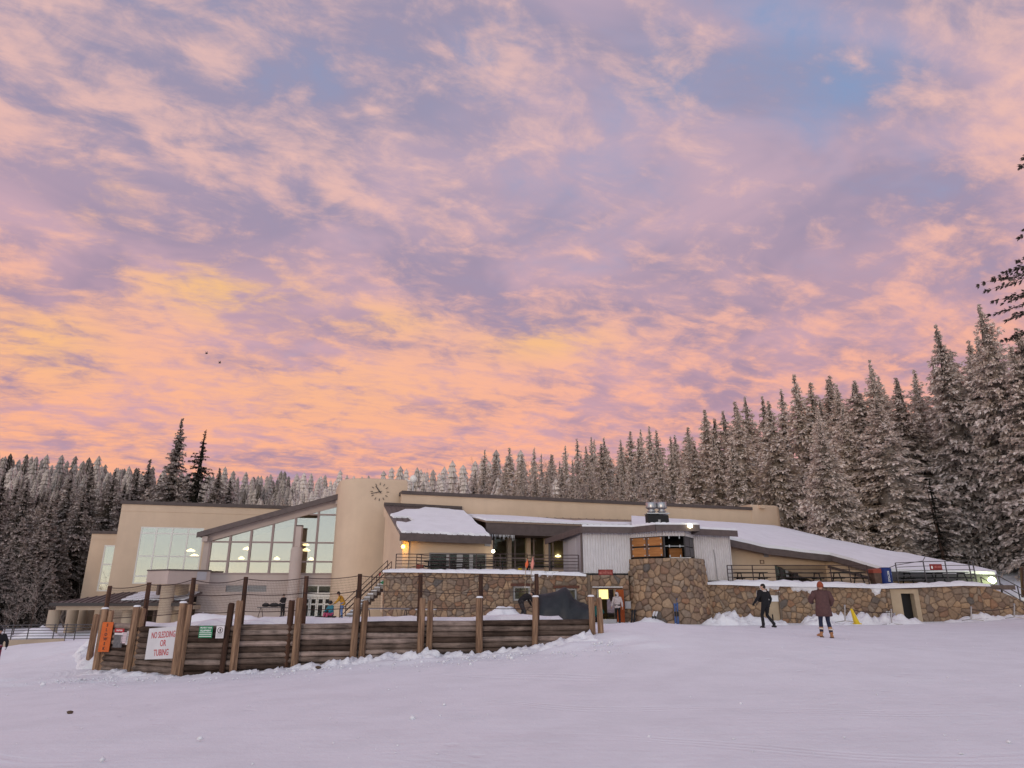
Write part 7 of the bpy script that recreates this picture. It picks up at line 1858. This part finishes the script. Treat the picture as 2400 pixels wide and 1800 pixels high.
# 9. figure cut by the left edge of the picture
p = survey(-20, 1574, 30.0)
person(Vector((p.x, 30.0, p.z)), math.radians(20), dict(er=(0.33, 0.02, 1.16), wr=(0.30, 0.18, 0.94), el=(-0.3, 0.0, 1.16), kr=(0.11, 0.1, 0.5)), dict(top='cloth_black', legs='cloth_maroon', boots='black', skin='skin', gloves='grey_strap', bulk=1.2), 'person in black jacket and maroon trousers at the left edge', 1.0, ex5)

# ================================================================== trees
def spruce_mesh(seed, H, Rr, nlev, nbr, ntuft, nk, size, bare=0.04, mt='needles', spread=0.25, core=0.30, side=0.10, sticks=False):
    """crown of a spruce: whorls of drooping branches set with small sprays; frost is heavier on tips and towards the top"""
    rg_ = np.random.default_rng(seed)
    f = (np.arange(nlev) + rg_.random(nlev) * 0.7) / nlev
    lev_f = np.repeat(f, nbr); NB_ = len(lev_f)
    lev_f = np.clip(lev_f + rg_.normal(0, 0.008, NB_), 0, 0.995)
    az = rg_.random(NB_) * 2 * np.pi
    lobe_ = 1 + spread * np.sin(az * 2 + seed) * np.sin(lev_f * 9 + seed) + 0.5 * spread * np.sin(az * 3 + lev_f * 23)
    L = (Rr * (1 - lev_f) ** 0.88 * np.clip((1 - lev_f) * 9, 0.45, 1) * rg_.uniform(0.60, 1.18, NB_) * lobe_ + 0.05)
    L = np.where(lev_f < 0.10, L * (0.55 + lev_f * 4.5), L)
    z0 = H * (bare + (1 - bare) * lev_f)
    pitch = np.interp(lev_f, [0, 0.5, 0.9, 1], [-0.30, -0.12, 0.15, 0.7]) + rg_.normal(0, 0.10, NB_)
    t = np.tile((np.arange(ntuft) + 0.5) / ntuft, NB_) + rg_.uniform(-0.4, 0.4, NB_ * ntuft) / ntuft
    b = np.repeat(np.arange(NB_), ntuft)
    keep = rg_.random(len(t)) < np.clip(L[b] / Rr * 1.6 + 0.35, 0, 1)
    t, b = np.clip(t[keep], 0.05, 1.0), b[keep]
    t = np.repeat(t, nk); b = np.repeat(b, nk); n = len(t)
    Lb = L[b]; out = np.stack([np.cos(az[b]), np.sin(az[b]), np.zeros(n)], 1); lat = np.stack([-np.sin(az[b]), np.cos(az[b]), np.zeros(n)], 1)
    hz = np.tan(pitch[b]) * Lb * t - 0.34 * Lb * t ** 2 + 0.20 * Lb * t ** 3.2
    p = out * (Lb * t)[:, None]; p[:, 2] = z0[b] + hz
    sgn = np.where(rg_.random(n) < 0.5, -1.0, 1.0)
    w_lat = rg_.uniform(0.15, 1.0, n) * (1 - 0.55 * t)
    d = out * rg_.uniform(0.35, 1.0, n)[:, None] + lat * (sgn * w_lat)[:, None]
    d[:, 2] += rg_.normal(-0.22, 0.30, n)
    d /= np.linalg.norm(d, axis=1)[:, None]
    ln = size * rg_.uniform(0.65, 1.35, n) * (0.30 + 0.70 * np.minimum(1, Lb / Rr * 2.2))
    nrm = np.stack([rg_.normal(0, 0.45, n), rg_.normal(0, 0.45, n), np.ones(n)], 1)
    sd = np.cross(d, nrm); sd /= np.linalg.norm(sd, axis=1)[:, None]
    wd = ln * rg_.uniform(0.17, 0.30, n)
    p = p + lat * (sgn * w_lat * Lb * side * np.minimum(1.0, 2.2 * (1.02 - t)))[:, None] + rg_.normal(0, 0.05 * size, (n, 3))
    mid = p + d * (ln * 0.5)[:, None]; tip = p + d * ln[:, None]; tip[:, 2] -= ln * 0.12
    V = np.stack([p, mid - sd * wd[:, None], tip, mid + sd * wd[:, None]], 1).reshape(-1, 3)
    q = np.arange(n)[:, None] * 4
    Fq = np.concatenate([q + np.array([[0, 1, 2]]), q + np.array([[0, 2, 3]])], 0)
    fr = (0.34 + 0.44 * t + rg_.normal(0, 0.18, n)) * (0.52 + 0.56 * lev_f[b] ** 0.7)
    FR = np.stack([fr * 0.35, fr, fr * 1.35, fr], 1).reshape(-1)
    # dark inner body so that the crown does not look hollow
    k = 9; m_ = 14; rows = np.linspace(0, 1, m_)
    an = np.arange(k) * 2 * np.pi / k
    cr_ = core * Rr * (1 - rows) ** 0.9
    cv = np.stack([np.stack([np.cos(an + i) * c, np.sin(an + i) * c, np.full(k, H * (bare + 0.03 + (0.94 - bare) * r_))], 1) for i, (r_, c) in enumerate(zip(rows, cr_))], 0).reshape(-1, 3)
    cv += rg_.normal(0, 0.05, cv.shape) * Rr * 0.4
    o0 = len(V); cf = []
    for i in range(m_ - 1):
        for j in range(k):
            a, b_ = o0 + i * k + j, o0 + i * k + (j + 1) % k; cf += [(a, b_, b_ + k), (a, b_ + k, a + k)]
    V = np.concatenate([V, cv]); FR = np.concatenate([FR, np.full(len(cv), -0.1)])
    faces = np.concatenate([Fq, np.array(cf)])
    if sticks:      # the boughs themselves
        tt = np.linspace(0, 0.97, 8); Vs = []; o1 = len(V)
        for i in range(NB_):
            o_ = np.array([np.cos(az[i]), np.sin(az[i]), 0]); l_ = np.array([-np.sin(az[i]), np.cos(az[i]), 0])
            for t_ in tt:
                c_ = o_ * L[i] * t_; c_[2] = z0[i] + np.tan(pitch[i]) * L[i] * t_ - 0.34 * L[i] * t_ ** 2 + 0.20 * L[i] * t_ ** 3.2
                w_ = 0.05 * (1.05 - t_); Vs += [c_ - l_ * w_, c_ + l_ * w_, c_ - np.array([0, 0, 1.6 * w_])]
        fs_ = []
        for i in range(NB_):
            for j in range(7):
                q_ = o1 + (i * 8 + j) * 3
                for a_, b_ in ((0, 1), (1, 2), (2, 0)): fs_ += [(q_ + a_, q_ + b_, q_ + b_ + 3), (q_ + a_, q_ + b_ + 3, q_ + a_ + 3)]
        V = np.concatenate([V, np.array(Vs)]); FR = np.concatenate([FR, np.full(len(Vs), 0.05)]); faces = np.concatenate([faces, np.array(fs_)])
    return make_mesh('crown', V, faces, FR, MAT[mt])

def make_mesh(name, V, faces, FR, mt):
    me = bpy.data.meshes.new(name)
    me.vertices.add(len(V)); me.vertices.foreach_set('co', np.asarray(V, np.float32).ravel())
    nf = len(faces); me.loops.add(nf * 3); me.loops.foreach_set('vertex_index', np.asarray(faces, np.int32).ravel())
    me.polygons.add(nf); me.polygons.foreach_set('loop_start', np.arange(nf, dtype=np.int32) * 3)
    me.update(calc_edges=True)
    at = me.attributes.new('frost', 'FLOAT', 'POINT'); at.data.foreach_set('value', np.asarray(FR, np.float32))
    me.materials.append(mt)
    return me

def trunk_mesh(seed, H, r, lean=0.0):
    rr = random.Random(seed); m = MB()
    pts = [Vector((lean * H * t * t + rr.uniform(-0.05, 0.05), rr.uniform(-0.05, 0.05), -1.0 + (H * 0.97 + 1.0) * t)) for t in (0, 0.06, 0.25, 0.5, 0.75, 1)]
    m.tube(pts, [r * 1.25, r, r * 0.82, r * 0.55, r * 0.3, 0.02], 8)
    me = bpy.data.meshes.new('trunk'); me.from_pydata(m.v, [], m.f); me.materials.append(MAT['bark'])
    me.polygons.foreach_set('use_smooth', [True] * len(m.f))
    return me

def bare_tree_mesh(seed, H, nlimb=8, size=0.28):
    """frosted leafless tree: limbs splitting into fine pale twigs"""
    rr = random.Random(seed); V, Fc, FR = [], [], []
    def stick(a, b, w, fr):
        d = (b - a).normalized(); s_ = d.cross(Vector((rr.uniform(-1, 1), rr.uniform(-1, 1), 0.2)))
        s_ = s_.normalized() * w if s_.length > 0.01 else Vector((w, 0, 0)); k = len(V); u_ = d.cross(s_)
        V.extend([a - s_, a + s_, a + u_, b]); FR.extend([fr * 0.6, fr * 0.6, fr * 0.6, fr]); Fc.extend([(k, k + 1, k + 3), (k + 1, k + 2, k + 3), (k + 2, k, k + 3)])
    def grow(a, d, ln, w, lv):
        b = a + d * ln; stick(a, b, w, 0.35 if lv < 2 else 0.9)
        if lv == 4: return
        for _ in range(3 if lv < 3 else 4):
            t = rr.uniform(0.35, 1.0); nd = (d + Vector((rr.gauss(0, 0.5), rr.gauss(0, 0.5), rr.gauss(0.12, 0.3)))).normalized()
            grow(a.lerp(b, t), nd, ln * rr.uniform(0.45, 0.7), w * 0.55, lv + 1)
    for _ in range(nlimb):
        z = rr.uniform(0.15, 0.75) * H; az = rr.uniform(0, 6.28)
        grow(Vector((0, 0, z)), Vector((math.cos(az) * 0.6, math.sin(az) * 0.6, 0.9)).normalized(), H * rr.uniform(0.2, 0.32), 0.05, 1)
    return make_mesh('crown', np.array([tuple(v) for v in V]), np.array(Fc), np.array(FR), MAT['twigs_frost'])

NEAR = [(spruce_mesh(100 + i, 20, (4.5, 3.9, 5.0, 4.2)[i], 46, 13, 9, 6, 0.40), trunk_mesh(i, 20, 0.30)) for i in range(4)]
MID = [(spruce_mesh(200 + i, 16, (3.2, 2.6, 3.5, 2.9)[i], 36, 11, 7, 5, 0.42), trunk_mesh(20 + i, 16, 0.22)) for i in range(4)]
FAR = [(spruce_mesh(300 + i, 13, (2.3, 1.8, 2.5)[i], 26, 8, 4, 5, 0.50), trunk_mesh(40 + i, 13, 0.18)) for i in range(3)]
FARD = [(spruce_mesh(350 + i, 13, (2.3, 1.8, 2.5)[i], 26, 8, 4, 5, 0.50, mt='needles_far'), trunk_mesh(45 + i, 13, 0.18)) for i in range(3)]
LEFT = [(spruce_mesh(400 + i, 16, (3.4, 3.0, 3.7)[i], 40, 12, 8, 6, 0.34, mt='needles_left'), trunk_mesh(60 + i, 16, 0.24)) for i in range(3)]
TALL = (spruce_mesh(500, 21, 3.6, 46, 10, 9, 6, 0.36, mt='needles_left', spread=0.5), trunk_mesh(70, 21, 0.32))
DARK = (spruce_mesh(510, 20, 2.7, 38, 8, 8, 6, 0.34, mt='needles_dark', spread=0.4), trunk_mesh(71, 20, 0.28))
EDGE = (spruce_mesh(520, 33, 7.4, 34, 16, 26, 20, 0.17, bare=0.17, mt='needles_dark', spread=0.14, side=0.20, sticks=True), trunk_mesh(72, 33, 0.45))
OPEN = (spruce_mesh(530, 17, 3.2, 16, 6, 12, 6, 0.30, bare=0.12, mt='needles_dark', spread=0.5, core=0.05, sticks=True), trunk_mesh(73, 17, 0.33, -0.03))
BARE = [(bare_tree_mesh(600 + i, 9), trunk_mesh(80 + i, 6.5, 0.09)) for i in range(3)]
HGT = {id(a): h for lst, h in ((NEAR, 20), (MID, 16), (FAR, 13), (FARD, 13), (LEFT, 16), ([TALL], 21), ([DARK], 20), ([EDGE], 33), ([OPEN], 17), (BARE, 9)) for a in lst}
rt = random.Random(77)
N_TREES = 0
def plant(kind, x, y, top_z, label, group, fat=1.0, name='spruce_tree', cat='tree'):
    """one tree standing at (x, y) with its tip at top_z"""
    global N_TREES
    g = gz(x, y); h = max(3.0, top_z - g); s = h / HGT[id(kind)]
    o = bpy.data.objects.new(name, None); COL.objects.link(o); o.empty_display_size = 0.3
    w = s ** 0.75 * fat
    o.location = (x, y, g); o.rotation_euler = (rt.uniform(-0.02, 0.02), rt.uniform(-0.02, 0.02), rt.uniform(0, 6.28)); o.scale = (w, w, s)
    tag(o, label, cat, group)
    for nm, me in (('crown', kind[0]), ('trunk', kind[1])):
        c = bpy.data.objects.new(nm, me); COL.objects.link(c); c.parent = o
    N_TREES += 1
    return o
def plant_px(kind, px_, ytop, Y, label, group, fat=1.0, name='spruce_tree'):
    p = survey(px_, ytop, Y); return plant(kind, p.x, Y, p.z, label, group, fat, name)

# ---- trees one can tell apart
plant_px(TALL, 425, 978, 78, 'tallest frosted spruce behind the left wing, with ragged branches', None)
plant_px(DARK, 474, 1004, 79, 'dark unfrosted slender spruce beside the tallest one behind the left wing', None)
plant_px(NEAR[0], 2292, 710, 59, 'tallest frosted spruce at the right end, next to the dark branches', None, 0.95)
plant_px(NEAR[1], 2193, 760, 62, 'tall frosted spruce left of the tallest one at the right end', None, 0.95)
plant_px(NEAR[2], 2380, 800, 56, 'frosted spruce partly hidden by the dark branches at the right edge', None, 1.05)
plant_px(OPEN, 2178, 1120, 54.5, 'open spruce with a leaning bare trunk above the right roof', None)
plant_px(NEAR[3], 2045, 842, 69, 'frosted spruce with a triple tip above the right roof', None, 0.9)
plant_px(NEAR[1], 1955, 900, 74, 'broad frosted spruce right of the end pier of the long wall', None, 1.0)
e = survey(2780, 900, 27.0)
plant(EDGE, e.x, 27.0, 34.0, 'dark near spruce whose branches reach in at the right edge', None)

# ---- the stands
PROF = [(-100, 1050), (0, 1055), (100, 1062), (200, 1068), (330, 1088), (420, 1098), (520, 1100), (700, 1103), (800, 1108), (900, 1100), (960, 1082), (1050, 1078), (1165, 1042), (1300, 1044), (1400, 1012), (1475, 992), (1590, 987), (1680, 938), (1750, 918), (1850, 882), (1960, 864), (2050, 848), (2130, 848), (2200, 795), (2300, 770), (2400, 760), (2600, 740)]
YSKY = [(-100, 250), (300, 262), (500, 265), (800, 262), (950, 235), (1165, 175), (1475, 128), (1700, 104), (1900, 84), (2150, 70), (2400, 64), (2600, 62)]
def ip(tab, x): return float(np.interp(x, [a for a, _ in tab], [b for _, b in tab]))
BINS = [(200, 'above the annex'), (330, 'above the left half of the left wing'), (560, 'right of the two tall spruces'), (720, 'above the rising atrium roof'), (880, 'left of the clock'), (1000, 'around the white globe'), (1090, 'above the cafe roof'), (1180, 'above the right end of the cafe roof'), (1270, 'above the flag poles'),
        (1360, 'above the deck glazing'), (1440, 'above the left sheet of the metal shed'), (1520, 'just left of the chimney cowls'), (1600, 'just right of the chimney cowls'), (1680, 'above the right sheet of the metal shed'), (1760, 'left of the end pier'), (1850, 'above the end pier'), (1950, 'above the person in black'), (2050, 'above the person in the plum coat'), (2150, 'above the waste bins'), (2250, 'above the red rail board'), (9999, 'above the right-hand steps')]
def zone(px_, k):
    pl_ = next(t for b, t in BINS if px_ < b)
    row = ('skyline spruce ', 'spruce peeping over the skyline ', 'spruce just under the skyline ', 'spruce halfway down the stand ', 'spruce low in the stand ', 'spruce at the stand foot ')[k]
    return row + pl_, 'spruces ' + pl_
far_list, cand = [], []
for k, (mul, off, dens) in enumerate(((1.0, 0, 0.56), (1.12, 8, 0.50), (0.90, 34, 0.55), (0.80, 66, 0.55), (0.71, 100, 0.6), (0.62, 150, 0.7))):
    x_ = -60.0
    while x_ < 2480:
        Y = ip(YSKY, x_) * mul * rt.uniform(0.95, 1.05)
        if Y < 58 or (x_ < 1750 and Y < 74) or (x_ < 1910 and Y < 80) or (x_ < 800 and mul < 0.7): x_ += 25; continue
        p = survey(x_, ip(PROF, x_) + off + abs(rt.gauss(0, 24)) - (10 if rt.random() < 0.15 else 0), Y)
        g = gz(p.x, Y); h = p.z - g
        hm = 25 if x_ > 1100 else 18
        if h > hm: p.z = g + hm * rt.uniform(0.85, 1.0); h = p.z - g
        if h < 5: h = rt.uniform(5, 8); p.z = g + h
        wpx = 0.33 * h * 1550 / Y
        cand.append((Y, x_, p, h, k)); x_ += max(7.0, wpx * dens * rt.uniform(0.7, 1.3))
cand.sort(key=lambda c: c[0])
LEFT_N = 0
n_ind = 0
for Y, x_, p, h, k in cand:
    if n_ind < 245 and Y < 215:
        kind = rt.choice(NEAR) if Y < 82 else (rt.choice(MID) if Y < 150 else rt.choice(FAR if x_ > 520 else FARD))
        lb, gr = zone(x_, k); plant(kind, p.x, Y, p.z, lb, gr, rt.uniform(0.85, 1.4)); n_ind += 1
    else: far_list.append((p.x, Y, p.z))
# near left stand in front of and beside the annex
for px_, yt, Y, k in ((16, 1108, 73, 0), (40, 1122, 78, 1), (72, 1120, 71, 2), (110, 1150, 80, 0), (130, 1165, 69, 1), (168, 1100, 76, 0), (200, 1150, 72, 2), (225, 1084, 75, 1), (271, 1098, 76, 2), (300, 1130, 80, 0), (326, 1094, 80, 2), (360, 1075, 82, 1), (395, 1110, 84, 0), (515, 1095, 90, 1), (545, 1120, 95, 2), (-20, 1120, 70, 1), (-45, 1150, 68, 2), (5, 1200, 66, 0), (55, 1210, 64, 1), (100, 1230, 65, 2), (150, 1225, 68, 0), (440, 1120, 88, 0), (25, 1280, 60, 2), (80, 1300, 61, 1), (-30, 1270, 58, 0), (120, 1290, 63, 0)):
    lb = 'frosted spruce in the shaded stand left of the annex' if px_ < 215 else 'frosted spruce rising behind the roof of the left wing'
    plant_px(LEFT[k], px_, yt, Y, lb, 'spruces left of the annex' if px_ < 215 else 'spruces behind the left wing', 1.0)
# leafless frosted trees
for px_, yt, Y in ((1300, 1110, 92), (1322, 1102, 88), (1345, 1115, 86), (1275, 1108, 94), (1240, 1100, 96), (1370, 1120, 84), (1210, 1110, 98), (1420, 1120, 82), (1460, 1125, 80), (1120, 1112, 104), (1150, 1108, 102), (1390, 1100, 86), (1500, 1120, 80), (1540, 1130, 78), (1040, 1115, 110), (1080, 1118, 106)):
    plant_px(BARE[rt.randrange(3)], px_, yt, Y, 'leafless frosted tree on the slope above the long wall', 'leafless frosted trees', 1.1, 'aspen_tree')
for px_, yt, Y in ((100, 1330, 56), (55, 1370, 54), (30, 1390, 52)):
    plant_px(BARE[rt.randrange(3)], px_, yt, Y, 'thin leafless tree before the dark stand at the far left', 'thin leafless trees at the far left', 0.9, 'aspen_tree')
# trees behind the viewer that only the windows show
for x_, Y, h in ((-66, -22, 17), (-61, -14, 15), (-72, -30, 19), (-58, -40, 14)):
    plant(LEFT[rt.randrange(3)], x_, Y, gz(x_, Y) + h, 'spruce on the far side of the slope, mirrored in the lodge windows', 'spruces mirrored in the windows', 1.0)

# ---- the distant wood: far more trees than one can tell apart
rgf = np.random.default_rng(9)
def simple_spruce(h, r, n_lev=7):
    V, Fc, FR = [], [], []
    for i in range(n_lev):
        f0 = i / n_lev; rad = r * (1 - f0) ** 0.9 + 0.05; z = h * f0
        n = 7; k = len(V); a0 = rgf.random() * 6.28
        V.append((0, 0, z + h / n_lev * 1.9 if i < n_lev - 1 else h)); FR.append(0.45)
        for j in range(n * 2):
            a = a0 + j * np.pi / n; q = rad * (1.0 if j % 2 == 0 else 0.45) * rgf.uniform(0.75, 1.2)
            V.append((np.cos(a) * q, np.sin(a) * q, z - 0.15 * h / n_lev * (j % 2 == 0))); FR.append(0.75 if j % 2 == 0 else 0.1)
        Fc += [(k, k + 1 + j, k + 1 + (j + 1) % (n * 2)) for j in range(n * 2)]
    return np.array(V), np.array(Fc), np.array(FR)
VV, FF, RR = [], [], []; off = 0
for i in range(520):
    x_ = rt.uniform(-80, 1500); Y = ip(YSKY, x_) * rt.uniform(0.80, 1.18)
    if Y < 130: continue
    p = survey(x_, ip(PROF, x_) + rt.uniform(4, 60), Y); far_list.append((p.x, Y, gz(p.x, Y) + rt.uniform(6, 13)))
for (x, Y, tz_) in far_list:
    g = gz(x, Y); h = max(4, tz_ - g)
    V, Fc, FR = simple_spruce(1.0, rgf.uniform(0.13, 0.19), 10 if Y > 200 else 12)
    an = rgf.random() * 6.28; c, s = np.cos(an), np.sin(an)
    W = np.stack([(V[:, 0] * c - V[:, 1] * s) * h + x, (V[:, 0] * s + V[:, 1] * c) * h + Y, V[:, 2] * h + g - 0.2], 1)
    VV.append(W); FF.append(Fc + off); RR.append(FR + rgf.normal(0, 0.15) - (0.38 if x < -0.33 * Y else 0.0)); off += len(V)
link('distant_forest', make_mesh('distant_forest', np.concatenate(VV), np.concatenate(FF), np.concatenate(RR), MAT['needles']), None, {'kind': 'stuff', 'label': 'distant frosted spruce wood along the ridge', 'category': 'forest'})
# ---- frosted brush covering the slopes between the trees
VV, FR = [], []
nb = 5200
for i in range(nb):
    x_ = rt.uniform(-100, 2480); k = rt.random()
    Y = rt.uniform(66 if x_ > 1750 else 72, ip(YSKY, x_) * 1.15)
    if x_ < 330: Y = rt.uniform(64, 270)
    p = survey(x_, 1200, Y); g = gz(p.x, Y); hh = rt.uniform(0.8, 2.6) * (1 + Y / 260)
    for j in range(9):
        a = rt.uniform(0, 6.28); r = hh * rt.uniform(0.1, 0.6); bx_, by_ = p.x + rt.gauss(0, hh * 0.4), Y + rt.gauss(0, hh * 0.4)
        w = 0.05 * hh + 0.05
        VV += [(bx_ - w, by_, g - 0.2), (bx_ + w, by_, g - 0.2), (bx_ + math.cos(a) * r, by_ + math.sin(a) * r, g + hh * rt.uniform(0.5, 1.1))]
        q = rt.uniform(0.1, 0.75); FR += [q * 0.2, q * 0.2, q]
link('frosted_brush', make_mesh('frosted_brush', np.array(VV), np.arange(len(VV)).reshape(-1, 3), np.array(FR), MAT['twigs_frost']), None, {'kind': 'stuff', 'label': 'frosted brush covering the wooded slope', 'category': 'undergrowth'})
seen_labels = {}
for ob in [q for q in COL.objects if q.get('category') == 'tree']: seen_labels.setdefault(ob['label'], []).append(ob)
ORD = 'first second third fourth fifth sixth seventh eighth ninth tenth eleventh twelfth thirteenth fourteenth fifteenth sixteenth seventeenth eighteenth nineteenth twentieth twenty-first twenty-second twenty-third twenty-fourth twenty-fifth'.split()
for lb, obs in seen_labels.items():
    if 1 < len(obs) <= 25 and 'mirrored' not in lb:
        obs.sort(key=lambda q: q.location.x / q.location.y)
        for i, ob in enumerate(obs): ob['label'] = lb + (', ' + ('left one', 'right one')[i] if len(obs) == 2 else ', %s from left' % ORD[i])
print('trees', N_TREES, 'far', len(far_list))
